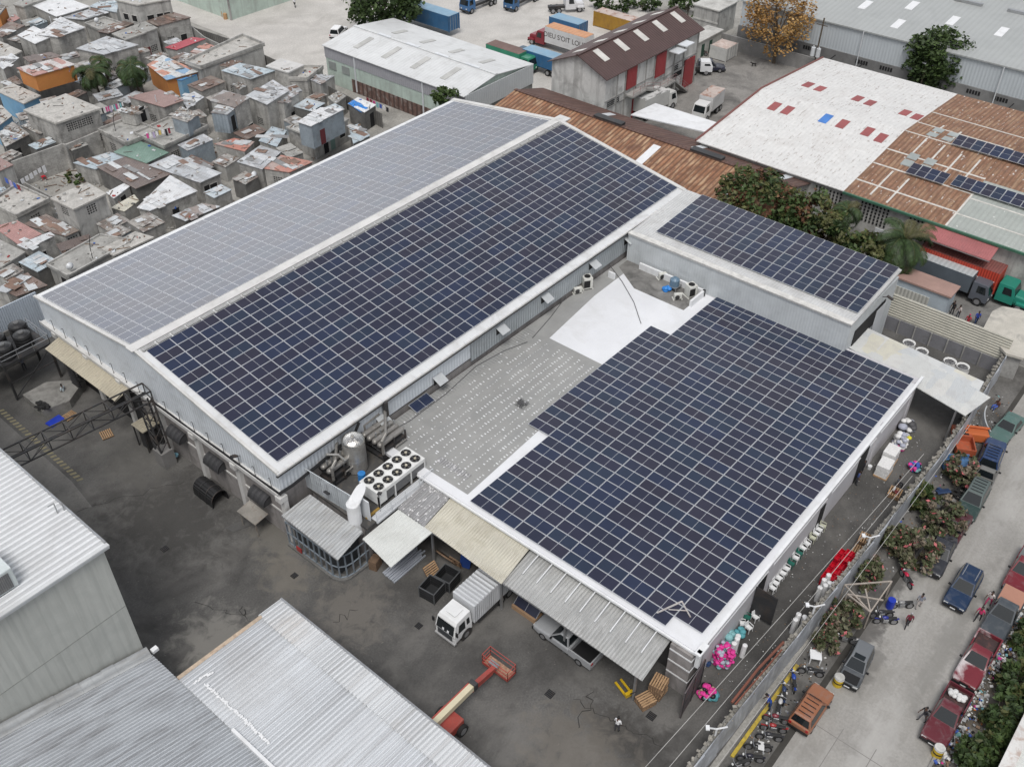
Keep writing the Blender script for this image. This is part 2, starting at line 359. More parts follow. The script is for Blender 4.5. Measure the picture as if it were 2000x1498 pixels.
b = M(); b.hexa([(X0+.12, YR+.12, 5.72), (X0+.12, YL-.12, 5.72), (X0+.12, YL-.12, zl(YL)-.12), (X0+.12, YM, zl(YM)-.15), (X0+.12, YR+.12, zr(YR)-.12)][::-1],
              [(X1-.12, YR+.12, 5.72), (X1-.12, YL-.12, 5.72), (X1-.12, YL-.12, zl(YL)-.12), (X1-.12, YM, zl(YM)-.15), (X1-.12, YR+.12, zr(YR)-.12)][::-1])
part('cladding', b, CLAD)
xs = G(910, 690, 6).x
b = M(); b.box(xs, YR+.06, 5.3, X1-.6, YR+.115, zr(YR)-.16); part('grey_cladding', b, CLADG)
b = M(); b.box(X0-.35, YR-.0, 5.45, X0+.25, YL+.1, 5.72); b.box(X0-.38, YR, 5.72, X0-.30, YL+.1, 5.86); part('ledge', b, TRIM)
b = M(); b.slab([(X0, YR, zr(YR)), (X1, YR, zr(YR)), (X1, YM, zl(YM)), (X0, YM, zl(YM))], .1)
b.slab([(X0, YM+.002, zl(YM)), (X1, YM+.002, zl(YM)), (X1, YL, zl(YL)), (X0, YL, zl(YL))], .1); part('roof', b, ROOFW)
b = M()
b.beam((X0+.02, YR, zr(YR)-.02), (X0+.02, YM, zl(YM)-.0), .26, .2); b.beam((X0+.02, YM, zl(YM)-.0), (X0+.02, YL, zl(YL)-.02), .26, .2); part('verge_trim', b, TRIM); b = M()
b.beam((X1, YR, zr(YR)+.03), (X1, YM, zl(YM)+.05), .5, .2); b.beam((X1, YM, zl(YM)+.05), (X1, YL, zl(YL)+.03), .6, .2)
part('verge_trim', b, TRIM)
b = M(); b.beam((X0-.3, YM+.25, zl(YM)+.05), (X1+.3, YM+.25, zl(YM)+.05), 1.0, .08); b.box(X1, YM-.7, zl(YM)-.1, X1+1.4, YM+.9, zl(YM)+.05); part('ridge_cap', b, TRIM)
b = M()
for i in range(38):
    x = X0+.4+i*1.52; b.beam((x, YM-.62, zl(YM)-.0), (x+1.32, YM-.62, zl(YM)-.0), .42, .14)
part('ridge_grating', b, mat('grating', (.42, .42, .41), .6, var=.2, vs=2, corr=('x', .16, .6, .5)))
b = M(); b.beam((X0-.1, YR-.08, zr(YR)-.08), (X1, YR-.08, zr(YR)-.08), .18, .16)
part('gutter', b, TRIM)
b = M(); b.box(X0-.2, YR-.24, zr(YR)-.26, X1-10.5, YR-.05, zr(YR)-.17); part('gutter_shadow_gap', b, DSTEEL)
for i in range(70): b = M(); b.box(X0+.8*i, YR-.20, zr(YR)-.10, X0+.8*i+.05, YR+.35, zr(YR)+.05); part('gutter_bracket', b, STEELW)
# rails between the panel fields
for i in range(38): b = M(); x = X0+1.5+i*1.52; b.beam((x, YM-.9, zr(YM-.9)+.05), (x, YM+1.0, zl(YM+1.0)+.1), .05, .04); part('walkway_rail', b, STEELW)
# gable front: pilasters, bands, awnings, hooks
for y in (-.75, 5.05, 10.7, 16.2, 21.6, 27.0, 32.5):
    b = M(); b.box(X0-.10, y-.28, 0, X0+.3, y+.28, 5.46); b.box(X0-.45, y-.33, 5.0, X0+.3, y+.33, 5.55); part('pilaster', b, TRIM)
for z in (4.35, 2.75):
    b = M(); b.box(X0+.17, YR+.3, z, X0+.3, 16.0, z+.16); part('band', b, TRIM)
b = M(); b.tube([(X0+.12, -.5, 5.25), (X0+.12, 15.8, 5.25)], .05); part('rust_pipe', b, mat('rust_red_pipe', (.16, .06, .045), .7, var=.3))
AWN = mat('black_awning', (.045, .045, .048), .6, var=.2, corr=('y', .55, .4, .3))
def awning(px, py, L=2.1):
    p = G(px, py, 3.6); y = p.y; b = M(); z0, r = 3.1, .82; secs = []
    for k in range(7):
        t = math.pi/2*k/6
        secs.append([(X0+.17-r*math.sin(t), y-L/2, z0+r*math.cos(t)), (X0+.17-r*math.sin(t), y+L/2, z0+r*math.cos(t)), (X0+.17-r*math.sin(t)*.93, y+L/2, z0+r*math.cos(t)*.93-.02), (X0+.17-r*math.sin(t)*.93, y-L/2, z0+r*math.cos(t)*.93-.02)])
    b.loft(secs)
    b.face([(X0+.17, y-L/2, z0), (X0+.17, y-L/2, z0+r)] + [(X0+.17-r*math.sin(math.pi/2*k/6), y-L/2, z0+r*math.cos(math.pi/2*k/6)) for k in range(1, 7)])
    b.face([(X0+.17, y+L/2, z0), (X0+.17, y+L/2, z0+r)] + [(X0+.17-r*math.sin(math.pi/2*k/6), y+L/2, z0+r*math.cos(math.pi/2*k/6)) for k in range(1, 7)])
    part('awning', b, AWN)
for px, py in ((337, 850), (410, 906), (498, 972)): awning(px, py)
for i in range(17):
    y = 32.6-i*2.02; b = M(); b.tube([(X0-.12, y, 5.72), (X0-.1, y, 6.75), (X0-.14, y+.02, 6.86), (X0-.26, y+.02, 6.88)], .028, 5); part('hook', b, DSTEEL)
b = M(); b.tube([(X0-.2, 16.5, 6.0)] + [(X0-.22, 16-i*1.2, 5.86+.05*math.sin(i)) for i in range(14)] + [(X0-.22, YR-.2, 5.9)], .1, 6)
b.tube([(X0-.25, YR-.1, 5.95), (X0+1, YR-.3, 6.1), (3.1, YR-.35, 6.4), (7, YR-.3, 6.9), (7.6, YR-.3, 7.7)], .14, 6); part('black_cable', b, BLACK)
b = M(); b.obox((X0-.45, 4.3, 6.95), (.5, .35, .12), (0, .4, 0)); b.tube([(X0+.1, 4.3, 6.6), (X0-.3, 4.3, 6.9)], .03); part('floodlight', b, DSTEEL)
for px, py in ((1222, 466), (1143, 509), (1046, 572), (962, 634), (868, 735), (750, 810)):
    p = G(px, py, 6.9); z = 6.9 if py < 700 else 6.2; x = p.x; b = M()
    b.face([(x-.55, YR+.05, z+.35), (x+.55, YR+.05, z+.35), (x+.55, YR-.85, z-.1), (x-.55, YR-.85, z-.1)], 0)
    b.hexa([(x-.55, YR+.05, z+.30), (x+.55, YR+.05, z+.30), (x+.55, YR-.85, z-.15), (x-.55, YR-.85, z-.15)], [(x-.55, YR+.05, z+.345), (x+.55, YR+.05, z+.345), (x+.55, YR-.85, z-.105), (x-.55, YR-.85, z-.105)], 0)
    b.box(x-.45, YR+.02, z-.6, x+.45, YR+.054, z+.2, 1); part('vent_hood', b, [mat('hood_grey', (.46, .48, .49), .5), VOID])
b = M(); b.box(G(730, 790, 7).x, YR-.4, 4.6, G(730, 790, 7).x+.35, YR-.05, 7.9); part('downpipe', b, DSTEEL)
# beige tin awning over the dark loading bay on the gable
b = M(); A = G(100, 656, 5.1); B = G(212, 722, 5.1)
b.ribs((X0-.05, 31.9, 5.35), (-1.75, 0, -.55), (0, -11.8, 0), 34, .05); b.slab([(X0-.05, 31.9, 5.32), (X0-1.8, 31.9, 4.77), (X0-1.8, 20.1, 4.77), (X0-.05, 20.1, 5.32)], .04); part('loading_bay_awning', b, mat('beige_tin', (.44, .40, .31), .6, var=.12, dirt=(.28, .25, .2), da=.5, ds=1))
b = M(); b.box(X0+.12, 19.5, .01, X0+.26, 21.2, 4.8); b.box(X0+.12, 22.2, .01, X0+.26, 26.6, 4.9); b.box(X0+.12, 27.6, .01, X0+.26, 31.8, 4.6); part('loading_opening', b, VOID)

# ================================================================== LOW FLAT ROOF BUILDING (annex)
def zlow(x): return 5.0 - .011*(x-9.8)
XA, XB, YA, YB = 8.35, 47.2, -33.4, YR-.02
an = thing('annex', 'low flat roofed wing with white alley wall and large solar field', 'building', (28, -17, 0))
GREYR = mat('grey_flat_roof', (.30, .30, .29), .8, var=.10, vs=.5, fine=.06, dirt=(.24, .245, .24), da=.45, ds=.35, streak=((.08, 1.6, 1), (.26, .265, .265), .5))
ALLEYW = mat('white_alley_wall', (.54, .53, .55), .7, var=.06, vs=.4, fine=.05, dirt=(.42, .41, .41), da=.4, ds=.5)
b = M(); b.box(XA+1.2, YA+.15, .0, XB, YB-.1, 4.6); part('wall', b, ALLEYW, an)
for x in (10.2, 19.6, 29.5, 39.0, 46.6):
    b = M(); b.box(x-.3, YA+.05, 0, x+.3, YA+.2, 4.7); part('pilaster', b, ALLEYW, an)
for z in (3.1, 3.9):
    b = M(); b.box(XA+1.3, YA+.09, z, XB-.4, YA+.17, z+.12); part('band', b, WHITE, an)
b = M(); b.slab([(XA, YA, zlow(XA)), (XB, YA, zlow(XB)), (XB, YB, zlow(XB)), (XA, YB, zlow(XA))], .3); part('roof', b, WHITEM, an)
# grey section with dabs of white sealant in rows
gx0, gx1, gy0, gy1 = 9.2, 29.8, -11.6, YB-.02
b = M(); z = lambda x: zlow(x)+.012
b.face([(gx0, gy0, z(gx0)), (gx1, gy0+1.0, z(gx1)), (gx1, gy1, z(gx1)), (gx0, gy1, z(gx0))])
b.face([(gx1, -3.6, z(gx1)), (38.5, -2.6, z(38.5)), (46.8, -2.4, z(46.8)), (46.8, gy1, z(46.8)), (gx1, gy1, z(gx1))]); part('grey_roof_covering', b, GREYR, an)
b = M()
for r in range(13):
    y0 = gy0+.5+r*.78; n = 58; big = .5+RND.random()
    for i in range(n):
        x = gx0+.4+i*.345+RND.uniform(-.06, .06)
        if x > gx1-.6 or RND.random() < .16 or (r > 10 and RND.random() < .5): continue
        l = RND.uniform(.08, .2)*(big if RND.random() < .6 else 1.4); h = RND.uniform(.035, .06); y = y0+RND.uniform(-.05, .05)+x*.004
        b.face([(x-h, y-l/2, z(x)+.006), (x+h, y-l/2, z(x)+.006), (x+h, y+l/2, z(x)+.006), (x-h, y+l/2, z(x)+.006)])
part('sealant_dabs', b, WHITE, an)
b = M()
for i in range(60): x = gx0+i*.345; b.box(x, -2.2+.2*RND.random(), z(x)+.004, x+.05, gy1-.1, z(x)+.02)
part('roof_seam', b, mat('seam_grey', (.24, .245, .245), .8), an)
b = M(); b.box(XA-.15, YA-.02, 4.75, XA+.35, -6.9, 4.93, 0); b.box(XA, YA-.22, 4.7, XB, YA+.02, 4.98, 0); part('eave_trim', b, WHITE, an)
b = M()
for i in range(16): x = G(1560+i*0, 0, 0).x*0 + 12+i*2.1; b.box(x, YA+.06, 4.2, x+.06, YA+.16, 4.7)
part('wall_bracket', b, WHITE, an)
# openings in the alley wall
for x, w_, h_ in ((18.4, 1.5, 3.2), (29.0, 1.5, 2.7), (36.4, 1.8, 3.3)):
    b = M(); b.box(x-w_/2, YA+.085, .02, x+w_/2, YA+.16, h_); part('doorway', b, VOID, an)
b = M(); b.box(17.25, YA-1.75, .25, 17.33, YA+.05, 3.4); part('door', b, DSTEEL, an)
# pit with a parapet for the coolers at the back
b = M(); zz = zlow(45); px_ = XB-.05
for (x0, y0, x1, y1) in ((45.6, -11.2, 45.85, -3.2), (43.2, -11.2, 45.85, -10.95), (42.2, -2.4, 42.4, -1.6)):
    b.box(x0, y0, zz, x1, y1, zz+.75)
part('parapet', b, WHITE, an)
b = M(); b.face([(42.0, -10.9, zz+.03), (45.6, -10.9, zz+.03), (46.9, -1.3, zz+.03), (44.6, -1.3, zz+.03), (40.9, -7.0, zz+.03)]); part('stained_slab', b, mat('stained_grey', (.20, .195, .185), .9, var=.35, vs=.6, dirt=(.08, .078, .075), da=.7, ds=.7), an)

# ================================================================== RAISED WING
wg = thing('raised_wing', 'grey metal clad upper block with four columns of dark solar panels', 'building', (52, -14, 0))
WX0, WX1, WY0, WY1 = 46.2, 57.2, -26.3, -1.15
def zw(x): return 7.95 + (x-WX0)*.055
b = M(); b.box(WX0+.05, WY0+.05, 0, WX1-.05, WY1, 7.7); part('cladding', b, mat('wing_cladding', (.54, .57, .585), .45, var=.09, vs=.5, fine=.04, corr=('xy', .3, .2, .08), dirt=(.34, .36, .37), da=.4, ds=.4), wg)
b = M(); b.slab([(WX0-.05, WY0, zw(WX0)), (WX1, WY0, zw(WX1)), (WX1, WY1, zw(WX1)), (WX0-.05, WY1, zw(WX0))], .2); part('roof', b, mat('wing_roof', (.55, .555, .55), .5, var=.1, fine=.08, corr=('y', .3, .5, .15), dirt=(.38, .37, .36), da=.5, ds=.8), wg)
b = M(); b.beam((WX0+.25, WY0, zw(WX0)+.02), (WX0+.25, WY1, zw(WX0)+.06), .7, .10); part('flashing', b, mat('patched_flashing', (.62, .61, .58), .5, var=.2, vs=1.5, fine=.1, dirt=(.42, .41, .39), da=.6, ds=1.2), wg)
b = M(); b.box(WX0+1.6, WY0-.02, 4.3, WX0+8.6, WY0+.06, 6.3); part('opening', b, VOID, wg)
b = M(); b.box(WX0+6.6, WY0-.05, .2, WX0+8.8, WY0-.021, 5.9); part('pale_door', b, STEELW, wg)
b = M(); b.obox((WX0+7.2, WY0-.7, 7.5), (.3, .7, .12), (0.3, 0, 0)); b.tube([(WX0+7.2, WY0, 7.3), (WX0+7.2, WY0-.5, 7.5)], .04); part('floodlight', b, DSTEEL, wg)

# ================================================================== SOLAR PANELS
GL = []
for i, c in enumerate([(.027, .033, .060), (.028, .032, .056), (.026, .035, .069), (.030, .032, .056), (.033, .033, .053), (.027, .038, .066)]):
    GL.append(mat('cell_glass_%s' % 'abcdef'[i], c, .16, var=.12, vs=.25, fine=.05, fs=3, spec=.5))
PLEN, PWID = 2.265, 1.085
def pane_faces(b, T, mi):
    bd, mid = .026, .013
    for x0, x1 in ((bd, PLEN/2-mid), (PLEN/2+mid, PLEN-bd)):
        b.face([T @ V((x0, bd, .043)), T @ V((x1, bd, .043)), T @ V((x1, PWID-bd, .043)), T @ V((x0, PWID-bd, .043))], mi)
def frame_faces(b, T, mi):
    q = [(0, 0), (PLEN, 0), (PLEN, PWID), (0, PWID)]
    b.hexa([T @ V((x, y, 0)) for x, y in q], [T @ V((x, y, .04)) for x, y in q], mi)
FR0 = M(); frame_faces(FR0, Matrix.Identity(4), 0); fr_me = FR0.build('solar_panel', ALU).data
gl_me = []
for g in GL:
    q = M(); pane_faces(q, Matrix.Identity(4), 0); o = q.build('glass', g); gl_me.append(o.data); bpy.data.objects.remove(o)
bpy.data.objects.remove(bpy.data.objects['solar_panel'])
def frame_mat(o, ex, ey):
    ex = V(ex).normalized(); ey = V(ey); ey = (ey-ex*ey.dot(ex)).normalized(); ez = ex.cross(ey); T = Matrix.Identity(4)
    for i in range(3): T[i][0] = ex[i]; T[i][1] = ey[i]; T[i][2] = ez[i]; T[i][3] = o[i]
    return T
def solo_panel(T, label, group, gi=None):
    o = bpy.data.objects.new('solar_panel', fr_me); COL.objects.link(o); o.matrix_world = T
    tag(o, label, 'solar panel', group)
    g = bpy.data.objects.new('glass', RND.choice(gl_me) if gi is None else gl_me[gi]); COL.objects.link(g); g.parent = o
    return o
def nth(k): return '%d%s' % (k, 'th' if 10 <= k % 100 <= 20 else {1: 'st', 2: 'nd', 3: 'rd'}.get(k % 10, 'th'))
allp = []
sl = math.atan(.158); PY = 1.118
for i in range(25):
    for j in range(15):
        o = V((i*2.3, j*PY*math.cos(sl), 8.2+j*PY*math.sin(sl))); allp.append((frame_mat(o, (1, 0, 0), (0, math.cos(sl), math.sin(sl))), 'main roof solar panel, %s row above eave, %s column from front gable' % (nth(j+1), nth(i+1)), 'panels on the main roof near slope'))
sl = math.atan(.132)
for i in range(25):
    for j in range(14):
        y = 33.95-j*1.132*math.cos(sl); o = V((-.38+i*2.3, y-1.11*math.cos(sl), zl(y)+.10+1.11*math.sin(sl)))
        allp.append((frame_mat(o, (1, 0, 0), (0, math.cos(sl), -math.sin(sl))), 'far slope solar panel, %s row from far eave, %s column from front gable' % (nth(j+1), nth(i+1)), 'panels on the main roof far slope'))
for j in range(10):
    rng = range(0, 33) if j == 0 else (range(8, 25) if j == 9 else range(-1, 33))
    for i in rng:
        x = 9.79+i*PY; y = -32.97+j*2.3
        allp.append((frame_mat((x+1.1, y, zlow(x)+.13), (0, 1, 0), (-1, 0, .011)), 'low roof solar panel, %s row from front edge, %s column from alley' % (nth(i+2), nth(j+1)), 'panels on the low roof'))
w0 = G(1270, 447, zw(47)+.13); wx = w0.x+.05
for i in range(4):
    for j in range(20):
        x = wx-.25+i*2.29; y = -3.35-j*1.135
        allp.append((frame_mat((x, y-1.1, zw(x)+.13), (1, 0, .055), (0, 1, 0)), 'raised wing solar panel, %s row from main roof, %s column from parapet' % (nth(j+1), nth(i+1)), 'panels on the raised wing'))
def parea(T):
    pts = []
    for x, y in ((0, 0), (PLEN, 0), (PLEN, PWID), (0, PWID)):
        d = T @ V((x, y, .04)) - CAM; w_ = d.dot(_f); pts.append((FOC*d.dot(_r)/w_, FOC*d.dot(_u)/w_))
    return abs(sum(pts[k][0]*pts[(k+1) % 4][1]-pts[(k+1) % 4][0]*pts[k][1] for k in range(4))/2)
allp.sort(key=lambda q: -parea(q[0]))
NIND = 262
for T, l, g in allp[:NIND]: solo_panel(T, l, g)
b = M()
for T, l, g in allp[NIND:]:
    frame_faces(b, T, 0); pane_faces(b, T, 1+RND.randrange(6))
tag(b.build('solar_panel_field', [ALU]+GL), 'distant rows of framed solar panels filling the roofs behind the nearest rows', 'solar panels', kind='stuff')
b = M()
for i in range(25): b.box(i*2.3+1.1, -.35, 8.05, i*2.3+1.16, .02, 8.14)
# ================================================================== PLANT DECK beside the warehouse corner
ZD = 4.3; PI_ = math.pi
deck = thing('plant_deck', 'raised steel deck carrying chiller and tank at warehouse corner', 'platform', (5, -4, 0))
b = M(); b.box(1.9, -7.6, ZD-.2, 9.1, YR-.3, ZD); part('floor', b, mat('deck_floor', (.07, .068, .066), .8, var=.3, dirt=(.15, .13, .1), da=.4, ds=2), deck)
for x, y in ((2.1, -7.4), (5.5, -7.4), (8.9, -7.4), (2.1, -1.6)):
    b = M(); b.box(x-.12, y-.12, 0, x+.12, y+.12, ZD-.2); part('leg', b, STEEL, deck)
b = M(); b.box(2.0, -7.3, .0, 2.15, YR-.3, 4.0); b.box(2.0, -7.35, 0, 9.0, -7.2, 4.0); part('under_wall', b, WALLM, deck)
def rail(m, pts, h=1.05, r=.035, n=None):
    for a, c in zip(pts[:-1], pts[1:]):
        a = V(a); c = V(c); k = max(1, int((c-a).length/1.4))
        for t in (h, h*.55): m.tube([a+V((0, 0, t)), c+V((0, 0, t))], r, 5)
        for i in range(k+1): p = a.lerp(c, i/k); m.tube([p, p+V((0, 0, h))], r, 5)
b = M(); b.box(2.9, -7.75, ZD-.19, 9.3, -7.0, ZD+.02, 0); part('catwalk', b, STEELW, deck)
b = M(); rail(b, [(2.9, -7.7, ZD), (9.3, -7.7, ZD)]); part('railing', b, STEELW, deck)
b = M(); b.box(2.6, -6.9, ZD, 4.0, -6.7, ZD+.14); part('yellow_beam', b, mat('yellow_brown', (.35, .22, .05), .7), deck)

screen = thing('screen_wall', 'white ribbed metal screen in front of plant deck', 'screen', (2, -4, 0))
b = M(); sA, sB = G(590, 915, 6.25), G(700, 985, 6.0)
b.ribs((sA.x, sA.y, 4.35), (0, 0, 2.1), (sB.x-sA.x, sB.y-sA.y, 0), 26, .04); b.hexa([(sA.x, sA.y, 4.3), (sB.x, sB.y, 4.3), (sB.x+.06, sB.y, 4.3), (sA.x+.06, sA.y, 4.3)], [(sA.x, sA.y, 6.45), (sB.x, sB.y, 6.45), (sB.x+.06, sB.y, 6.45), (sA.x+.06, sA.y, 6.45)])
part('panel', b, mat('screen_metal', (.62, .66, .69), .5, var=.05, fine=.04, dirt=(.45, .46, .47), da=.4, ds=.8), screen)
b = M(); b.obox((sA.x-.2, (sA.y+sB.y)/2, 5.7), (.3, .5, .1), (0, .4, 0)); part('lamp', b, DSTEEL, screen)
duct = thing('air_duct', 'white round air duct rising to a slanted hooded outlet', 'duct', (0, 0, 0))
dp = G(695, 1040, 3.2); b = M(); dx, dy = dp.x+.2, dp.y+.1
b.cyl((dx, dy, 3.2), (dx, dy, 6.3), .55, n=16); part('pipe', b, WHITE, duct, smooth=False)
b = M(); b.loft([[(dx+.56*math.cos(2*PI_*k/16)*(.95+.1*j)+.35*j, dy+.56*math.sin(2*PI_*k/16)*(1-.05*j), 6.25+.35*j+.28*math.cos(2*PI_*k/16)*j) for k in range(16)] for j in range(3)]); part('hood', b, WHITE, duct)
b = M(); b.box(dx+.75, dy-.9, 3.6, dx+.85, dy+.5, 6.4); part('side_panel', b, STEELW, duct)
b = M(); b.cyl((dx, dy, 3.15), (dx, dy, 3.3), .68, n=16); part('flange', b, STEEL, duct)

# chiller with ten fans
cx0, cx1, cy0, cy1, cz0, cz1 = 4.0, 9.3, -6.85, -4.7, ZD+.4, 6.0
ch = thing('chiller', 'white rooftop chiller with ten black fans in two rows', 'chiller', (6.6, -6.1, ZD))
b = M(); b.box(cx0, cy0, cz1-.35, cx1, cy1, cz1); b.box(cx0, cy0, cz0, cx0+.9, cy1, cz1-.35); b.box(cx0, cy0, ZD, cx0+.15, cy0+.15, cz0)
for x in (cx0, cx0+1.8, cx0+3.6, cx1-.12):
    for y in (cy0, cy1-.12): b.box(x, y, ZD, x+.12, y+.12, cz1-.35)
part('casing', b, mat('chiller_white', (.72, .725, .71), .45, var=.06, fine=.05, dirt=(.5, .48, .45), da=.4, ds=1.5), ch)
b = M(); b.box(cx0+.92, cy0+.03, cz0, cx1-.03, cy0+.1, cz1-.36); b.box(cx0+.92, cy1-.1, cz0, cx1-.03, cy1-.03, cz1-.36); b.box(cx1-.1, cy0+.1, cz0, cx1-.03, cy1-.1, cz1-.36)
part('coil', b, mat('coil_grey', (.14, .142, .145), .6, var=.12, corr=('x', .12, .3, .3), dirt=(.22, .21, .2), da=.5, ds=2), ch)
for i in range(5):
    b = M(); b.cyl((cx0+1.3+i*.9, cy0+1.1, ZD+.05), (cx0+1.3+i*.9, cy0+1.1, ZD+.45), .3, n=8); 
b = M(); b.cyl((cx0+1, cy0+.5, ZD+.3), (cx0+4.5, cy0+.5, ZD+.3), .25, n=8); b.cyl((cx0+1, cy0+1.4, ZD+.3), (cx0+4.5, cy0+1.4, ZD+.3), .25, n=8); part('compressor', b, mat('rust_machine', (.16, .09, .06), .6, var=.4, vs=3), ch)
for i in range(5):
    for j in range(2):
        fx, fy = cx0+.60+i*1.03, cy0+.55+j*1.06
        b = M(); b.cyl((fx, fy, cz1-.02), (fx, fy, cz1+.012), .45, n=20); f = part('fan', b, VOID, ch)
        b = M()
        for k in range(5):
            t = 2*math.pi*k/5+i*.7+j; c_, s_ = math.cos(t), math.sin(t); c2, s2 = math.cos(t+.5), math.sin(t+.5)
            b.face([(fx+.1*c_, fy+.1*s_, cz1+.05), (fx+.4*c_, fy+.4*s_, cz1+.04), (fx+.4*c2, fy+.4*s2, cz1+.07), (fx+.1*c2, fy+.1*s2, cz1+.06)])
        o = b.build('blade', mat('fan_blade', (.07, .07, .068), .5, var=.1)); o.parent = f; o.matrix_parent_inverse = f.matrix_parent_inverse if False else Matrix.Identity(4)
        b = M(); b.cyl((fx, fy, cz1+.02), (fx, fy, cz1+.11), .11, n=10); o = b.build('hub', mat('fan_hub', (.5, .46, .36), .5)); o.parent = f
        b = M()
        pts = [(fx+.46*math.cos(2*math.pi*k/20), fy+.46*math.sin(2*math.pi*k/20), cz1+.03) for k in range(21)]; b.tube(pts, .03, 5); o = b.build('rim', mat('chiller_white', (.7, .7, .7))); o.parent = f
b = M(); b.obox((cx0+.1, cy0-.1, cz1+.1), (.35, .3, .12), (0, .3, .5)); b.tube([(cx0-.1, cy0-.2, ZD), (cx0+.0, cy0-.1, cz1+.05)], .03); part('lamp', b, DSTEEL, ch)

tk = G(699, 918, ZD); tx, ty = tk.x+.15, tk.y+.3
tank = thing('steel_tank', 'tall stainless steel tank with domed dented top', 'tank', (tx, ty, ZD))
b = M(); b.cyl((0, 0, .1), (0, 0, 3.1), .95, n=24); b.build('shell', STAIN, tank)
b = M(); b.ball((0, 0, 3.09), (.97, .97, .5), 24, 0, 0, .5); b.build('dome', mat('crinkled_foil', (.66, .64, .60), .25, metal=1, var=.25, vs=3, fine=.2, fs=6, bump=1.0), tank, smooth=True)
b = M(); b.cyl((0, 0, 3.55), (0, 0, 3.75), .12, n=10); b.tube([(-.9, -.2, 1.9), (-1.3, -.3, 2.0), (-1.6, .1, 2.6), (-2.4, .6, 2.9)], .1, 8); b.build('pipe', STAIN, tank)
b = M(); b.cyl((0, 0, 1.3), (0, 0, 1.36), .965, n=24); b.build('seam', STEEL, tank)
p = G(708, 940, ZD); b = M(); b.cyl((0, 0, 0), (0, 0, .95), .32, n=16); b.cyl((0, 0, .3), (0, 0, .34), .335, n=16); b.cyl((0, 0, .62), (0, 0, .66), .335, n=16); b.cyl((.1, .1, .95), (.1, .1, .98), .05, n=8)
tag(b.build('drum', paint('drum_blue', (.03, .20, .52)), loc=p), 'blue plastic drum between steel tank and chiller', 'drum')

PIPE = mat('lagged_pipe', (.36, .345, .32), .38, metal=.5, var=.2, vs=2, dirt=(.12, .11, .1), da=.5, ds=2)
def machine(label, pts, n, cat='compressor'):
    t = thing('compressor_set', label, cat, pts[0], 0, 'compressor sets on the plant deck'); L_, W_, H_ = pts[1]
    b = M()
    for x in (-L_/2, 0, L_/2):
        for y in (-W_/2, W_/2): b.box(x-.06, y-.06, 0, x+.06, y+.06, H_*.8)
    b.box(-L_/2, -W_/2, .1, L_/2, W_/2, .3); b.box(-L_/2, -W_/2, H_*.45, L_/2, W_/2, H_*.52); b.build('frame', DSTEEL, t)
    for k in range(n):
        y = -W_/2+W_*(k+.5)/n
        b = M(); b.cyl((-L_/2, y, H_*.78), (L_/2*.9, y, H_*.78), .26, n=12); b.ball((L_/2*.9, y, H_*.78), .26, 10); b.ball((-L_/2, y, H_*.78), .26, 10); b.build('vessel', PIPE, t, smooth=False)
        b = M(); b.box(-L_*.3, y-.15, .3, L_*.3, y+.15, H_*.45); b.cyl((L_*.1, y, H_*.3), (L_*.1, y, H_*.75), .09, n=8); b.build('motor', mat('machine_grey', (.06, .06, .06), .5, var=.3), t)
    b = M(); b.tube([(-L_/2, -W_/2, H_*.4), (-L_/2, -W_/2, H_*1.05), (-L_/4, -W_/2+.2, H_*1.15), (L_/2, W_/2-.2, H_*1.15), (L_/2+.2, W_/2, H_*.9), (L_/2+.2, W_/2, .2)], .13, 8)
    b.tube([(-L_/3, W_/2, .4), (-L_/3, W_/2+.1, H_*1.0), (L_/3, W_/2+.1, H_*1.05)], .1, 8); b.tube([(0, -W_/2, .5), (0, -W_/2-.2, 1.0), (L_/2, -W_/2-.2, 1.0)], .07, 8); b.build('pipework', PIPE, t)
    for k in range(5): b = M(); b.cyl((L_*(k/5-.4), -W_*.1, H_*.8), (L_*(k/5-.4), -W_*.1, H_*1.1), .07, n=8); b.build('valve', STEEL, t)
    return t
q = G(656, 925, ZD); machine('pipe-clad compressor set between screen wall and steel tank', ((q.x+.1, q.y+.0, ZD), (2.4, 2.2, 2.1)), 3)
q = G(752, 880, ZD); machine('compressor set with bent pipes behind the chiller by the flat roof', ((q.x+.3, q.y+.3, ZD), (2.6, 2.5, 2.3)), 4)

# ================================================================== CANOPIES in front of the annex
def lean_to(name, label, pts, m, posts=(), n=30, along=1, t=.06):
    """pts: four corners with heights (wall side a, b; free side c, d); ribs run from wall to free edge"""
    a, b_, c, d = [V(p) for p in pts]; T = thing(name, label, 'canopy', (a+b_+c+d)/4*1.0); T.location.z = 0
    g = M(); g.slab([a-V((0, 0, .02)), b_-V((0, 0, .02)), c-V((0, 0, .02)), d-V((0, 0, .02))], t); g.ribs(a, d-a, b_-a, n, .04); part('sheet', g, m, T)
    for p in posts:
        g = M(); g.box(p[0]-.08, p[1]-.08, 0, p[0]+.08, p[1]+.08, p[2]); part('post', g, STEEL, T)
    g = M(); g.beam(c-V((0, 0, .12)), d-V((0, 0, .12)), .08, .1); g.beam((a+d)/2-V((0, 0, .14)), (b_+c)/2-V((0, 0, .14)), .08, .1); part('purlin', g, STEEL, T); return T
TINB = mat('tin_bluegrey', (.45, .465, .47), .5, corr=('y', .30, .6, .3), var=.12, vs=.6, fine=.06, streak=((.25, 4, 1), (.28, .275, .265), .7), dirt=(.3, .29, .27), da=.4, ds=.7)
TINP = mat('tin_pale', (.62, .635, .61), .5, var=.08, vs=.4, fine=.05, dirt=(.46, .46, .43), da=.4, ds=.5)
TINC = mat('tin_cream', (.58, .555, .47), .55, corr=('y', .24, .5, .22), var=.08, vs=.4, fine=.05, streak=((.3, 3, 1), (.48, .45, .36), .5), dirt=(.38, .35, .27), da=.5, ds=.5)
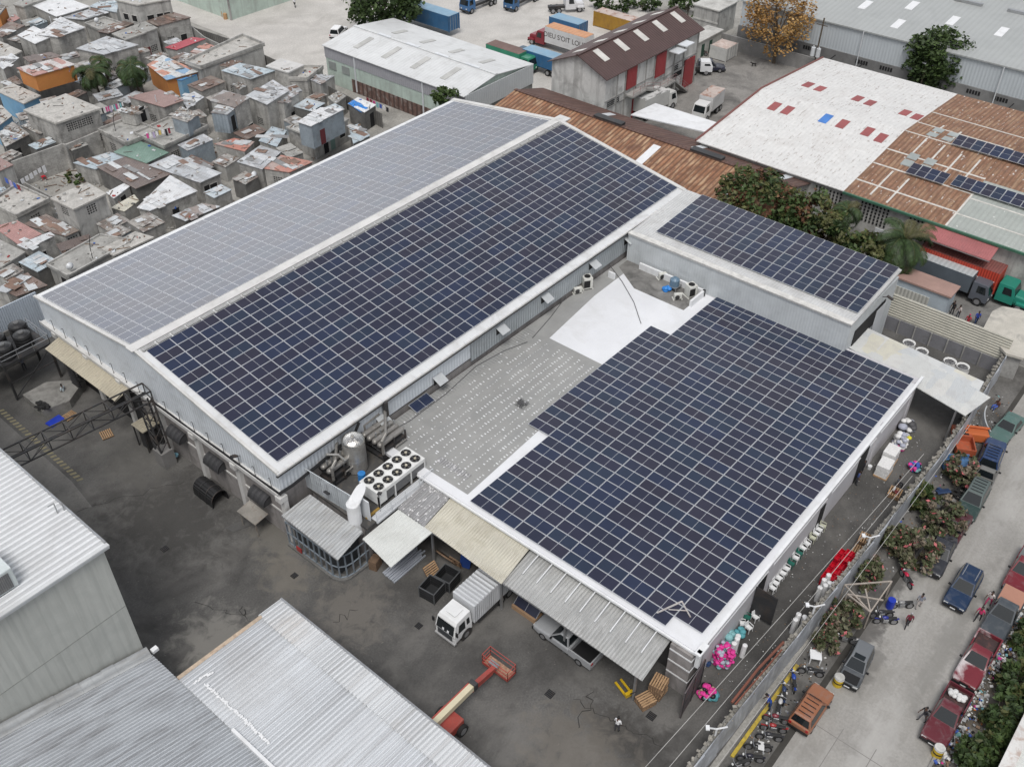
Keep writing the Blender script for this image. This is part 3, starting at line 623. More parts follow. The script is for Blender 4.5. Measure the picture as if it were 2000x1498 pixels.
TING = mat('tin_weathered', (.42, .425, .415), .55, corr=('y', .27, .6, .3), var=.14, vs=.6, fine=.08, streak=((.25, 5, 1), (.29, .285, .275), .7), dirt=(.56, .56, .55), da=.35, ds=1.0)
TINS = mat('tin_spotted', (.34, .34, .345), .55, corr=('y', .24, .6, .35), var=.1, vs=.8, fine=.06, streak=((.25, 5, 1), (.28, .27, .265), .6), spots=((.80, .80, .80), 3.4, .60))
g1 = [G(605, 965, 4.6), G(708, 1038, 4.4), G(660, 1093, 3.9), G(550, 1006, 4.1)]
lean_to('corner_canopy', 'grey ribbed lean-to roof over the caged corner yard', g1, TINB, n=22)
g1 = [G(775, 985, 4.35), G(845, 1035, 4.2), G(770, 1101, 3.8), G(708, 1052, 4.0)]
lean_to('middle_canopy', 'small pale smooth lean-to canopy between duct and loading bay', [G(790, 985, 4.3), G(846, 1038, 4.2), G(771, 1101, 3.8), G(708, 1052, 3.9)], TINP, n=12)
lean_to('patched_canopy', 'grey tin canopy speckled with white sealant spots', [(9.0, -7.8, 4.75), (9.0, -10.4, 4.72), (5.0, -10.8, 4.3), (5.0, -7.9, 4.35)], TINS, n=14)
b = M(); b.ribs((11.0, -7.0, 5.06), (-2.0, 0, -.2), (0, -3.4, 0), 14, .04); b.slab([(11, -7, 5.03), (9, -7, 4.84), (9, -10.4, 4.84), (11, -10.4, 5.03)], .05)
tag(b.build('roof_patch', TINS), 'speckled worn tin sheet where low roof meets the patched canopy', 'roof sheet')
lean_to('cream_canopy', 'cream coloured ribbed canopy over the loading bay', [(9.2, -10.45, 4.7), (8.9, -18.6, 4.55), (5.1, -18.8, 4.05), (5.0, -10.85, 4.25)], TINC, [(5.4, -11.2, 4.1), (5.4, -18.4, 4.0)], n=34)
lean_to('grey_canopy', 'long weathered grey ribbed canopy over the silver pickup', [(9.0, -18.65, 4.35), (8.8, -31.3, 4.25), (4.9, -31.0, 3.85), (5.0, -18.85, 3.9)], TING, [(5.4, -24.5, 3.8), (5.4, -30.7, 3.7)], n=46)
T = [o for o in bpy.data.objects if o.name.startswith('grey_canopy')][0]
for i in range(9):
    y = -19.6-i*1.33; b = M(); b.tube([(9.4, y, 4.85), (6.3, y-.1, 4.35)], .045, 6); part('tie_rod', b, WHITE, T)
b = M()
for i, (x, y) in enumerate(((6.6, -27.0), (6.3, -25.8))):
    for k in range(3): b.box(x+k*.16, y-k*.3, 4.16, x+.3+k*.16, y-.05-k*.3, 4.18)
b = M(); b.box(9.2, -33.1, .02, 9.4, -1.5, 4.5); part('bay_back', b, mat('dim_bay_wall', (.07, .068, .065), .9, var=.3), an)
b = M(); b.box(8.0, -33.35, 0, 9.6, -31.6, 4.7); part('end_wall', b, WALLM, an)
for z in (1.6, 2.9, 4.1):
    b = M(); b.box(7.97, -33.38, z, 9.6, -31.6, z+.14); part('band', b, WHITE, an)
b = M()
for i in range(64): x0 = -7.1-i*.19; b.obox((8.9+RND.uniform(-.1, .1), x0, 4.97), (RND.uniform(.15, .5), RND.uniform(.05, .13), .03), (0, 0, RND.uniform(-.5, .5)))
part('flaking_paint', b, mat('flake', (.30, .295, .29), .9, var=.3), an)

# caged corner yard
cage = thing('steel_cage', 'grey steel bar cage with rounded corner below corner canopy', 'cage', (0, -4, 0))
CG = mat('cage_blue_grey', (.20, .235, .27), .5, var=.2, dirt=(.12, .1, .08), da=.4)
path = [(-.95, -.9), (-.95, -6.2), (-.75, -6.8), (-.3, -7.15), (.3, -7.3), (2.4, -7.3)]
for z in (.25, 1.5, 2.75):
    b = M(); b.tube([(x, y, z) for x, y in path], .06, 6); part('rail', b, CG, cage)
L_ = [V((x, y, 0)) for x, y in path]; k = 0
for a, c in zip(L_[:-1], L_[1:]):
    n = max(1, int((c-a).length/.62))
    for i in range(n): p = a.lerp(c, i/n); b = M(); b.box(p.x-.05, p.y-.05, 0, p.x+.05, p.y+.05, 2.8); part('bar', b, CG, cage)
b = M(); b.prism([(-1.2, -.9), (-1.2, -6.4), (-.9, -7.1), (-.3, -7.45), (2.5, -7.6), (2.5, -7.1), (-.1, -6.95), (-.7, -6.2), (-.7, -.9)], .005, .22); part('plinth', b, CONCD, cage)
b = M(); b.box(-.3, -6.4, .01, 1.8, -1.2, 3.6); part('inner_cabinet', b, mat('cabinet_dark', (.045, .05, .055), .7, var=.3), cage)
b = M(); b.box(-1.15, -2.6, .3, -1.05, -2.0, .75); part('fire_cabinet', b, paint('fire_red', (.33, .03, .03)), cage)
# ladder and blue tarp by the cage
t = thing('ladder', 'upright steel ladder at the end of the corner cage', 'ladder', G(722, 1085)); b = M()
for y in (-.22, .22): b.beam((0, y, 0), (.3, y, 4.6), .05); b.build('rail', CG, t); b = M()
for i in range(13): b.beam((i*.022, -.22, .35+i*.34), (i*.022, .22, .35+i*.34), .035)
b.build('rungs', CG, t)

# ================================================================== GANTRY from the metal hall to the warehouse
gt = thing('pipe_gantry', 'black steel lattice gantry crossing the yard at roof height', 'gantry', (-6, 17.5, 0))
ga, gb, gw, gh = V((-15.2, 18.2, 6.3)), V((-.9, 16.6, 6.3)), 1.5, 1.05
ax = (gb-ga).normalized(); sd_ = V((-ax.y, ax.x, 0))*gw/2; nb = 8
for s in (-1, 1):
    for h in (0, gh):
        b = M(); b.beam(ga+sd_*s+V((0, 0, h)), gb+sd_*s+V((0, 0, h)), .11); part('chord', b, DSTEEL, gt)
b = M()
for i in range(nb+1):
    p = ga.lerp(gb, i/nb)
    for s in (-1, 1): b.beam(p+sd_*s, p+sd_*s+V((0, 0, gh)), .07)
    for h in (0, gh): b.beam(p+sd_+V((0, 0, h)), p-sd_+V((0, 0, h)), .08)
    if i < nb:
        q = ga.lerp(gb, (i+1)/nb)
        for s in (-1, 1): b.beam(p+sd_*s+V((0, 0, gh*(i % 2))), q+sd_*s+V((0, 0, gh*(1-i % 2))), .05)
        b.beam(p+sd_*(1 if i % 2 else -1), q-sd_*(1 if i % 2 else -1), .05)
part('lattice', b, DSTEEL, gt)
cp = G(322, 885, 1.0); cp = V((-1.9, 14.9, 0))
for dx_ in (-.45, .45):
    for dy_ in (-.45, .45):
        b = M(); b.beam((cp.x+dx_, cp.y+dy_, 1.8), (cp.x+.3+dx_, cp.y+1.2+dy_, 6.3), .13); part('leg', b, DSTEEL, gt)
b = M()
for k in range(6):
    z0, z1 = 1.8+k*.75, 2.55+k*.75; o0 = V((.05*k, .2*k, 0)); o1 = V((.05*(k+1), .2*(k+1), 0))
    for (a_, c_) in (((-.45, -.45), (.45, -.45)), ((-.45, -.45), (-.45, .45)), ((.45, .45), (-.45, .45))):
        b.beam(cp+o0+V((a_[0], a_[1], z0)), cp+o1+V((c_[0], c_[1], z1)), .06)
part('bracing', b, DSTEEL, gt)
b = M(); b.box(cp.x-.6, cp.y-.7, 0, cp.x+.6, cp.y+.7, 1.8); part('concrete_base', b, mat('base_concrete', (.20, .195, .19), .85, var=.15), gt)
b = M(); b.obox((cp.x+.85, cp.y-.3, .6), (.35, .4, .35), (.2, .3, .4)); tag(b.build('bundle', paint('paleblue', (.25, .5, .62)), bevel=.1), 'pale blue plastic bundle at foot of the gantry tower', 'bag')
p = G(285, 830, 2.4); b = M(); b.ribs((p.x-.9, p.y+.9, 2.6), (1.8, 0, .0), (0, -1.8, 0), 6, .05); b.slab([(p.x-.9, p.y+.9, 2.58), (p.x+.9, p.y+.9, 2.58), (p.x+.9, p.y-.9, 2.58), (p.x-.9, p.y-.9, 2.58)], .06, 0)
for dx_ in (-.8, .8):
    for dy_ in (-.8, .8): b.box(p.x+dx_-.05, p.y+dy_-.05, 0, p.x+dx_+.05, p.y+dy_+.05, 2.52, 1)
b.box(p.x-.6, p.y-.6, 0, p.x+.6, p.y+.5, 1.8, 1); tag(b.build('pump_shelter', [mat('beige_tin', (.44, .40, .31)), DSTEEL]), 'small beige tin shelter beside the gantry tower', 'shelter')
b = M(); p = G(412, 955, .8); secs = []
for k in range(11):
    t_ = math.pi*k/10; secs.append((math.cos(t_)*.8, .5+max(0, math.sin(t_))*.95))
secs = [(.8, 0)] + secs + [(-.8, 0)]
t = thing('barrel_shelter', 'black ribbed barrel shelter lying open against the warehouse wall', 'shelter', (X0-1.15, p.y, 0)); b = M()
b.loft([[(x, -1.35, z) for x, z in secs] + [(x*.92, -1.35, z*.94) for x, z in secs[::-1]], [(x, 1.35, z) for x, z in secs] + [(x*.92, 1.35, z*.94) for x, z in secs[::-1]]], caps=False)
b.face([(x, 1.33, z) for x, z in secs]); b.face([(x*.9, -.6, z*.92) for x, z in secs]); b.build('shell', mat('black_ribbed', (.018, .018, .019), .55, corr=('z', .2, .6, .3)), t)
for y in (-1.33, -.4, .5): b = M(); b.tube([(x*1.02, y, z*1.01) for x, z in secs], .04, 5); b.build('hoop', DSTEEL, t)
b = M(); p = G(502, 1000, 1.5); b.slab([(X0-.2, p.y+1.2, 1.9), (X0-1.6, p.y+1.2, 1.7), (X0-1.6, p.y-1.2, 1.7), (X0-.2, p.y-1.2, 1.9)], .06); 
for y in (-1, 1): b.box(X0-1.5, p.y+y-.04, 0, X0-1.42, p.y+y+.04, 1.64)
tag(b.build('valve_shelter', mat('rusty_sheet', (.26, .245, .22), .8, var=.3, dirt=(.14, .09, .06), da=.5, ds=2)), 'low rusty sheet shelter under last awning of the gable', 'shelter')

# ================================================================== METAL HALL lower left and ribbed roofs lower centre
mh = thing('metal_hall', 'tall pale green metal hall with white ribbed roof at lower left', 'building', (-25, 10, 0))
HX, HY, HZ = -15.6, -4.2, 15.55
b = M(); b.box(-48, HY+.15, 0, HX-.15, 40, HZ-.35); part('wall', b, mat('hall_cladding', (.46, .47, .44), .5, var=.05, vs=.3, fine=.03, corr=('x', .62, .12, .05), streak=((3, 3, .12), (.30, .31, .29), .5), dirt=(.33, .34, .32), da=.35, ds=.4), mh)
ROOFL = mat('white_ribbed_roof', (.76, .775, .785), .42, var=.05, vs=.3, fine=.05, corr=('y', .48, .8, .5), dirt=(.47, .46, .45), da=.25, ds=.35, spec=.5)
b = M(); b.slab([(-48, HY, HZ-.04), (HX, HY, HZ-.04), (HX, 40, HZ-.04), (-48, 40, HZ-.04)], .25); b.ribs((-48, HY, HZ-.02), (48+HX, 0, 0), (0, 40-HY, 0), 92, .10); part('roof', b, ROOFL, mh)
b = M(); b.box(-48, HY-.2, HZ-.4, HX+.15, HY, HZ-.02); b.box(-48, HY-.32, HZ-.12, HX+.15, HY-.2, HZ+.0); part('gutter', b, mat('gutter_metal', (.58, .595, .60), .45, var=.08, fine=.05, dirt=(.4, .4, .39), da=.4), mh)
b = M(); b.box(-48, HY+.13, 9.4, HX-.15, HY+.149, 9.45); part('sheet_joint', b, mat('joint_shadow', (.27, .28, .26), .6), mh)
b = M(); b.box(HX, HY, HZ-.4, HX+.14, 40, HZ+.08); part('edge_trim', b, STEEL, mh)
b = M(); b.tube([(HX-.5, .3, HZ), (HX-.5, .3, HZ+.9)], .04); b.tube([(HX-.5, .3, HZ+.9), (HX-.9, .3, HZ+.9)], .04); b.tube([(HX-.1, .2, HZ), (HX-.1, .2, HZ+.7)], .04); part('roof_anchor', b, STEEL, mh)
p = G(20, 1115, HZ+.9); t = thing('roof_cooler', 'pale box cooler standing on white ribbed roof edge', 'cooler', (p.x-1.6, p.y+.6, HZ)); b = M(); b.box(-1.6, -1.2, .15, 1.6, 1.6, 1.7); b.build('casing', mat('pale_cooler', (.55, .60, .60), .5), t, bevel=.05)
b = M(); b.box(-1.3, -1.25, .3, 1.3, -1.2, 1.5); b.build('grille', mat('coil_grey', (.14, .14, .14)), t)
p1 = G(548, 1172, 3.6); RB = p1.x; RY = p1.y
lc = thing('ribbed_shed', 'wide shed with streaked grey white ribbed roof at lower centre', 'shed', (-13, -25, 0))
RIBM = mat('streaked_ribbed_roof', (.66, .685, .71), .40, var=.06, vs=.12, fine=.05, corr=('y', .335, .8, .42), streak=((.07, 2.6, 1), (.36, .36, .365), .5), dirt=(.40, .385, .37), da=.3, ds=.14)
b = M(); lx = -15.5; b.ribs((lx, -60, 4.15), (RB-1.9-lx, 0, -.40), (0, 60+RY-.3, 0), 150, .09); b.slab([(lx, -60, 4.1), (RB-1.9, -60, 3.7), (RB-1.9, RY-.3, 3.7), (lx, RY-.3, 4.1)], .15); part('roof', b, RIBM, lc)
b = M(); b.ribs((RB-2.0, -60, 3.83), (2.0, 0, -.12), (0, 60+RY, 0), 150, .09); b.slab([(RB-2, -60, 3.79), (RB, -60, 3.67), (RB, RY, 3.67), (RB-2, RY, 3.79)], .08); part('eave_sheet', b, mat('pale_ribbed_roof', (.70, .72, .735), .40, var=.05, vs=.15, fine=.05, corr=('y', .335, .8, .5), streak=((.1, 2.6, 1), (.42, .41, .40), .5), dirt=(.50, .42, .34), da=.3, ds=.12), lc)
b = M(); b.box(RB, -60, 3.46, RB+.16, RY+.05, 3.74); part('gutter', b, STEEL, lc)
b = M(); b.beam((lx, RY-.25, 4.22), (RB-1.9, RY-.25, 3.82), .3, .1); part('rusty_trim', b, mat('rusty_cream', (.50, .40, .30), .7, var=.3, vs=1, dirt=(.22, .12, .08), da=.6, ds=1), lc)
b = M(); b.box(lx+.3, -60, 0, RB-.9, RY-1.0, 3.55); part('wall', b, mat('shed_wall', (.25, .25, .245), .8), lc)
b = M()
for i in range(34): b.obox((lx+.95+RND.uniform(-.06, .06), RY-2.0-i*.2, 4.19), (RND.uniform(.08, .26), .2, .03), (0, 0, RND.uniform(-.5, .5)))
for i in range(9): b.obox((lx+.5+i*.16, RY-1.3-i*.03+RND.uniform(-.1, .1), 4.2), (.16, RND.uniform(.1, .3), .03), (0, 0, RND.uniform(-.5, .5)))
part('sealant', b, WHITE, lc)
lr = thing('lower_ribbed_shed', 'lower ribbed shed roof with dark stains against the tall metal hall', 'shed', (-25, -20, 0))
b = M(); zq = 4.05+.27*(-15.5+34); b.ribs((-34, -60, zq), (34+lx, 0, 4.05-zq), (0, 60+HY-.3, 0), 210, .07); b.slab([(-34, -60, zq-.04), (lx, -60, 4.01), (lx, HY-.3, 4.01), (-34, HY-.3, zq-.04)], .15); part('roof', b, mat('stained_ribbed_roof', (.56, .59, .62), .42, var=.12, vs=.15, fine=.06, corr=('y', .265, .8, .45), streak=((.12, 3.0, 1), (.20, .195, .20), .6), dirt=(.22, .215, .215), da=.45, ds=.14), lr)
b = M(); b.box(-34, -60, 0, lx-.2, HY-1, 3.8); part('wall', b, mat('shed_wall', (.25, .25, .245)), lr)
b = M(); q0 = G(440, 1438, 4.2); b.box(lx-.1, -60, 3.9, lx+.12, q0.y, 4.38); part('step_flashing', b, WHITE, lr)
b = M()
for k in range(22): x = HX-.8*k; z = 4.05+.27*(.1+.8*k); r_ = RND.uniform(-.06, .06); b.slab([(x-.84, HY-.02, z+.95+r_), (x+.02, HY-.02, z+.74+r_), (x+.02, HY-.5, z+.06), (x-.84, HY-.5, z+.27)], .03)
part('junction_flashing', b, TINB, lr)
b = M(); p = G(300, 1300, 6.5); b.obox((HX+.35, HY-.4, 4.5), (.45, .35, .25)); tag(b.build('junction_box', WHITE), 'small white box where tall hall meets lower ribbed roof', 'box')

# ================================================================== WATER TANKS, loading dock, yard corner
pl = thing('tank_platform', 'dark steel platform with handrail holding black water tanks', 'platform', (0, 0, 0))
c0 = G(20, 680, 4.2); c1 = G(95, 640, 4.2)
ux0, uy0, ux1, uy1 = -6.2, 33.2, -1.4, 37.3
b = M(); b.box(ux0, uy0, 4.0, ux1, uy1, 4.2); part('floor', b, DSTEEL, pl)
for x in (ux0+.1, ux1-.1):
    for y in (uy0+.1, uy1-.1): b = M(); b.box(x-.1, y-.1, 0, x+.1, y+.1, 4.0); part('leg', b, DSTEEL, pl)
b = M(); rail(b, [(ux0, uy1, 4.2), (ux0, uy0, 4.2), (ux1, uy0, 4.2), (ux1, uy1, 4.2)]); part('handrail', b, STEEL, pl)
b = M(); b.beam((ux0, uy0, .3), (ux1, uy0, 3.9), .08); b.beam((ux0, uy0, 2.1), (ux1, uy0, 2.1), .08); part('brace', b, DSTEEL, pl)
def wtank(x, y, lab):
    t = thing('water_tank', lab, 'water tank', (x, y, 4.2), 0, 'black tanks on the platform'); b = M()
    prof = [(.82, 0), (.86, .15), (.82, .25), (.86, .5), (.82, .6), (.86, .85), (.82, .95), (.86, 1.15), (.78, 1.35), (.5, 1.5), (.28, 1.55)]
    b.loft([[(r*math.cos(2*math.pi*k/18), r*math.sin(2*math.pi*k/18), z) for k in range(18)] for r, z in prof]); b.build('body', mat('tank_black', (.02, .02, .021), .45, var=.2), t)
    b = M(); b.cyl((0, 0, 1.54), (0, 0, 1.64), .3, .26, 14); b.build('lid', mat('tank_lid', (.10, .10, .10), .5), t)
for (x, y), l in zip(((-5.2, 34.3), (-4.9, 36.2), (-3.1, 34.7), (-2.6, 36.5)), ('black water tank at outer front corner of the platform', 'black water tank behind the outer front one', 'black water tank nearest the warehouse gable corner', 'rear black water tank against the pale ribbed wall')): wtank(x, y, l)
bw = thing('ribbed_yard_wall', 'tall pale blue ribbed metal wall behind the water tanks', 'wall', (-10, 40, 0)); b = M()
wA, wB = G(-60, 632, 5.5), G(70, 572, 5.5)
b.ribs((wA.x, wA.y, 0), (0, 0, 5.6), (wB.x-wA.x, wB.y-wA.y, 0), 30, .05); b.hexa([(wA.x, wA.y+.05, 0), (wB.x, wB.y+.05, 0), (wB.x, wB.y+.2, 0), (wA.x, wA.y+.2, 0)], [(wA.x, wA.y+.05, 5.55), (wB.x, wB.y+.05, 5.55), (wB.x, wB.y+.2, 5.55), (wA.x, wA.y+.2, 5.55)])
part('sheet', b, mat('paleblue_ribbed', (.50, .56, .63), .5, var=.06, fine=.04, streak=((2, 2, .15), (.38, .42, .47), .4)), bw)
b = M(); b.slab([G(-40, 690, 3.6), G(14, 677, 3.6), G(-10, 725, 3.5), G(-60, 730, 3.5)], .1); tag(b.build('white_lean_to', WHITE), 'white sheet roof corner at left edge beside the tank platform', 'roof sheet')
dk = thing('loading_dock', 'raised concrete loading dock with steel stair under the tanks', 'dock', (0, 0, 0))
b = M(); b.prism([G(90, 745, 1)[:2], G(165, 740, 1)[:2], G(135, 782, 1)[:2], G(82, 802, 1)[:2], G(44, 770, 1)[:2]], 0, .95); part('slab', b, mat('dock_concrete', (.24, .235, .22), .9, var=.3, vs=.6, dirt=(.09, .085, .08), da=.6, ds=.6), dk)
b = M(); s0, s1 = G(150, 752, .95), G(135, 715, 3.2)
for i in range(9): p = s0.lerp(s1, i/8); b.box(p.x-.15, p.y-.7, p.z, p.x+.15, p.y+.7, p.z+.05)
part('stair', b, DSTEEL, dk)
b = M()
for s in (-.7, .7): rail(b, [s0+V((0, s, 0)), s1+V((0, s, 0))], 1.0, .04)
part('stair_rail', b, DSTEEL, dk)
b = M(); b.prism([(-5.5, 37.5), (-1.0, 37.5), (-1.0, 33.0), (-1.0, 30), (-3.0, 30), (-3.0, 36)], 0, .02); 
b = M(); b.box(-30, 38.5, 0, -1.2, 38.7, 4.0); tag(b.build('block_wall', CONCD), 'dark block wall behind the loading dock and tank platform', 'wall')
b = M()
for k in range(14): q = G(82+RND.uniform(-12, 12), 792+RND.uniform(-6, 6), 1.0+k*.02); b.obox(q, (.6, .25, .12), (RND.uniform(-.3, .3), RND.uniform(-.3, .3), RND.uniform(0, 3)))
tag(b.build('rubber_scraps', RUBBER), 'heap of black rubber scraps on dock edge', 'scrap heap', kind='stuff')
# ================================================================== SURROUNDING BUILDINGS
BLOCK = mat('block_wall', (.45, .44, .415), .9, var=.22, vs=.5, fine=.14, brick=.72, dirt=(.13, .125, .118), da=.6, ds=.45, streak=((1.5, 1.5, .2), (.16, .155, .15), .5))
BLOCKL = mat('pale_block_wall', (.52, .51, .48), .9, var=.2, vs=.5, fine=.14, brick=.78, dirt=(.20, .195, .185), da=.6, ds=.5, streak=((1.5, 1.5, .2), (.22, .215, .205), .5))
RENDER = mat('grey_render', (.44, .435, .415), .9, var=.18, vs=.5, fine=.12, dirt=(.15, .145, .138), da=.6, ds=.5, streak=((1.5, 1.5, .15), (.15, .148, .142), .5))
BLUEW = mat('blue_wall', (.19, .38, .56), .8, var=.12, fine=.1, dirt=(.3, .34, .36), da=.4, ds=1)
GREENW = mat('pale_green_wall', (.47, .56, .50), .75, var=.1, vs=.4, fine=.08, corr=('xy', .3, .3, .08), dirt=(.33, .36, .33), da=.45, ds=.5, streak=((1.5, 1.5, .15), (.30, .33, .30), .5))
RUSTB = mat('rust_orange_roof', (.28, .135, .072), .75, var=.4, vs=.5, fine=.25, fs=3, corr=('y', .62, .9, .8), streak=((.35, 1.5, 1), (.50, .35, .22), .9), dirt=(.12, .055, .038), da=.7, ds=.7)
RUSTD = mat('rust_brown_roof', (.115, .062, .050), .8, var=.3, vs=.4, fine=.2, corr=('y', .62, .7, .4), streak=((.2, 2.5, 1), (.20, .12, .085), .5), dirt=(.08, .05, .045), da=.5, ds=.4)
BROWNR = mat('brown_painted_roof', (.088, .052, .048), .6, var=.15, vs=.4, fine=.08, corr=('x', .5, .5, .2), dirt=(.06, .038, .036), da=.4, ds=.4)
REDP = mat('red_sheet', (.32, .045, .05), .6, var=.15, fine=.1, corr=('xy', .35, .6, .25))
def gable(name, label, cat, x0, x1, y0, y1, he, hr, axis, wallm, roofm, roofm2=None, ov=.4, rp=.5):
    t = thing(name, label, cat, ((x0+x1)/2, (y0+y1)/2, 0)); b = M()
    if axis == 'x':
        ym = y0+(y1-y0)*rp
        b.hexa([(x0, y0, 0), (x0, y1, 0), (x0, y1, he-.05), (x0, ym, hr-.12), (x0, y0, he-.05)][::-1], [(x1, y0, 0), (x1, y1, 0), (x1, y1, he-.05), (x1, ym, hr-.12), (x1, y0, he-.05)][::-1]); part('wall', b, wallm, t)
        k = (hr-he)/(ym-y0)*ov
        b = M(); b.slab([(x0-ov, y0-ov, he-k), (x1+ov, y0-ov, he-k), (x1+ov, ym, hr), (x0-ov, ym, hr)], .1); part('roof', b, roofm, t)
        b = M(); b.slab([(x0-ov, ym+.003, hr), (x1+ov, ym+.003, hr), (x1+ov, y1+ov, he-k), (x0-ov, y1+ov, he-k)], .1); part('roof', b, roofm2 or roofm, t)
        b = M(); b.beam((x0-ov, ym, hr+.05), (x1+ov, ym, hr+.05), .5, .12); part('ridge_cap', b, roofm2 or roofm, t)
    else:
        xm = x0+(x1-x0)*rp
        b.hexa([(x0, y0, 0), (x1, y0, 0), (x1, y0, he-.05), (xm, y0, hr-.12), (x0, y0, he-.05)], [(x0, y1, 0), (x1, y1, 0), (x1, y1, he-.05), (xm, y1, hr-.12), (x0, y1, he-.05)]); part('wall', b, wallm, t)
        k = (hr-he)/(xm-x0)*ov
        b = M(); b.slab([(x0-ov, y0-ov, he-k), (xm, y0-ov, hr), (xm, y1+ov, hr), (x0-ov, y1+ov, he-k)], .1); part('roof', b, roofm, t)
        b = M(); b.slab([(xm+.003, y0-ov, hr), (x1+ov, y0-ov, he-k), (x1+ov, y1+ov, he-k), (xm+.003, y1+ov, hr)], .1); part('roof', b, roofm2 or roofm, t)
        b = M(); b.beam((xm, y0-ov, hr+.05), (xm, y1+ov, hr+.05), .5, .12); part('ridge_cap', b, roofm2 or roofm, t)
    return t
def onroof(T, name, m, pts, t=.06):
    b = M(); b.slab(pts, t); return part(name, b, m, T)

# --- rusty roofed shed behind the warehouse (ridge along y)
T = gable('rusty_shed', 'long shed with rusty orange and brown tin roof behind the warehouse', 'shed', 60.5, 75.0, -8.6, 33.4, 4.9, 6.55, 'y', RENDER, RUSTB, RUSTD, .35, .6)
zf = lambda x: 6.55-(x-69.2)*.28; znr = lambda x: 6.55-(69.2-x)*.19
for i, y in enumerate((9.5, -3.3)):
    onroof(T, 'skylight', WHITE, [(63.6, y-.55, znr(63.6)+.08), (68.0, y-.55, znr(68)+.08), (68.0, y+.55, znr(68)+.08), (63.6, y+.55, znr(63.6)+.08)])
for y in (20.5, 5.8, -6.2): onroof(T, 'skylight', STEELW, [(70.8, y-.5, zf(70.8)+.08), (74, y-.5, zf(74)+.08), (74, y+.5, zf(74)+.08), (70.8, y+.5, zf(70.8)+.08)])
for y in (18.0, 3.2): b = M(); b.obox((69.5, y, 6.75), (1.0, 4.4, .35)); part('ridge_vent', b, DSTEEL, T)

# --- white long warehouse at the slum edge
T = gable('white_warehouse', 'low white roofed warehouse with pale green and grey side wall', 'warehouse', 64.3, 79.0, 38.9, 67.6, 5.9, 6.9, 'y', GREENW, mat('white_roof_far', (.60, .61, .61), .5, var=.06, vs=.3, fine=.06, corr=('y', .6, .3, .08), dirt=(.45, .45, .44), da=.5, ds=.5), None, .3, .45)
b = M(); b.box(64.24, 38.6, 4.0, 64.29, 67.7, 5.88); part('upper_cladding', b, mat('grey_violet_cladding', (.36, .36, .385), .6, var=.06, corr=('y', .4, .5, .15)), T)
b = M(); b.box(64.2, 38.6, 0, 64.28, 62.0, 2.0); part('slatted_base', b, mat('rust_slats', (.14, .085, .07), .8, var=.4, vs=1.5, corr=('y', .95, .5, .8), dirt=(.35, .34, .32), da=.5, ds=1)), 
b = M(); b.box(64.5, 38.58, 0, 79, 38.7, 3.0); part('end_wall', b, mat('grimy_block', (.22, .22, .21), .9, var=.35, vs=.6, brick=.8, dirt=(.10, .10, .095), da=.7, ds=.4), T)
b = M(); b.box(64.3, 38.5, 3.0, 79.1, 38.66, 5.9); part('end_cladding', b, mat('end_cladding', (.50, .52, .53), .5, var=.05, corr=('x', .4, .5, .12)), T)
ZW = lambda x: 5.9+(x-64.3)/6.6 if x < 70.9 else 6.9-(x-70.9)/8.1
for y in (62.5, 56.5, 50.5, 44.5):
    onroof(T, 'skylight', mat('dull_skylight', (.43, .43, .41), .5), [(66.0, y-.5, ZW(66)+.07), (69.5, y-.5, ZW(69.5)+.07), (69.5, y+.5, ZW(69.5)+.07), (66, y+.5, ZW(66)+.07)])
    onroof(T, 'skylight', mat('dull_skylight', (.45, .45, .43), .5), [(73.0, y-1.5, ZW(73)+.07), (75.8, y-1.5, ZW(75.8)+.07), (75.8, y-.6, ZW(75.8)+.07), (73, y-.6, ZW(73)+.07)])
    b = M(); b.obox((70.9, y-1.4, 7.0), (.5, 2.6, .16)); part('roof_vent', b, STEELW, T)
for y in (66.2, 63.2): b = M(); b.box(64.2, y-.8, 2.4, 64.285, y+.8, 3.6); part('window', b, mat('grey_louvre', (.27, .29, .28), .7), T)
for y in (61.0, 46.8): b = M(); b.box(64.12, y-.12, .2, 64.24, y+.12, 5.8); part('downpipe', b, STEELW, T)

# --- brown roofed building with red doors
RD = gable('red_door_warehouse', 'two storey stained white warehouse with brown roof and red doors', 'warehouse', 77.2, 101.5, 24.2, 33.6, 8.4, 10.4, 'x', mat('stained_white_wall', (.60, .60, .58), .85, var=.14, vs=.4, fine=.1, dirt=(.22, .215, .205), da=.6, ds=.4, streak=((1, 1, .12), (.26, .255, .245), .6)), BROWNR, None, .5)
sk_ = lambda y: 10.4-abs(y-28.9)*.426
for i in range(5):
    x = 79.6+i*4.9
    onroof(RD, 'skylight', mat('ivory_skylight', (.60, .585, .55), .5), [(x, 26.2, sk_(26.2)+.08), (x+1.2, 26.2, sk_(26.2)+.08), (x+1.2, 28.4, sk_(28.4)+.08), (x, 28.4, sk_(28.4)+.08)])
    onroof(RD, 'skylight', mat('ivory_skylight', (.60, .585, .55), .5), [(x-.4, 29.4, sk_(29.4)+.08), (x+.8, 29.4, sk_(29.4)+.08), (x+.8, 31.6, sk_(31.6)+.08), (x-.4, 31.6, sk_(31.6)+.08)])
for x0, x1, z0, z1 in ((82.2, 84.6, 4.9, 8.1), (89.6, 92.2, 4.3, 7.7), (97.9, 100.7, .05, 4.4), (84.2, 86.8, .05, 2.9)):
    b = M(); b.box(x0, 24.0, z0, x1, 24.17, z1); part('door', b, REDP, RD)
for x in (80.0, 82.0, 84.8, 87.2, 89.4, 92.4, 94.8, 97.4, 101.2): b = M(); b.box(x-.1, 24.08, 0, x+.1, 24.19, 8.2); part('pilaster', b, CONC, RD)
for z in (3.6, 4.7): b = M(); b.box(77.2, 24.1, z, 101.5, 24.185, z+.12); part('band', b, CONC, RD)
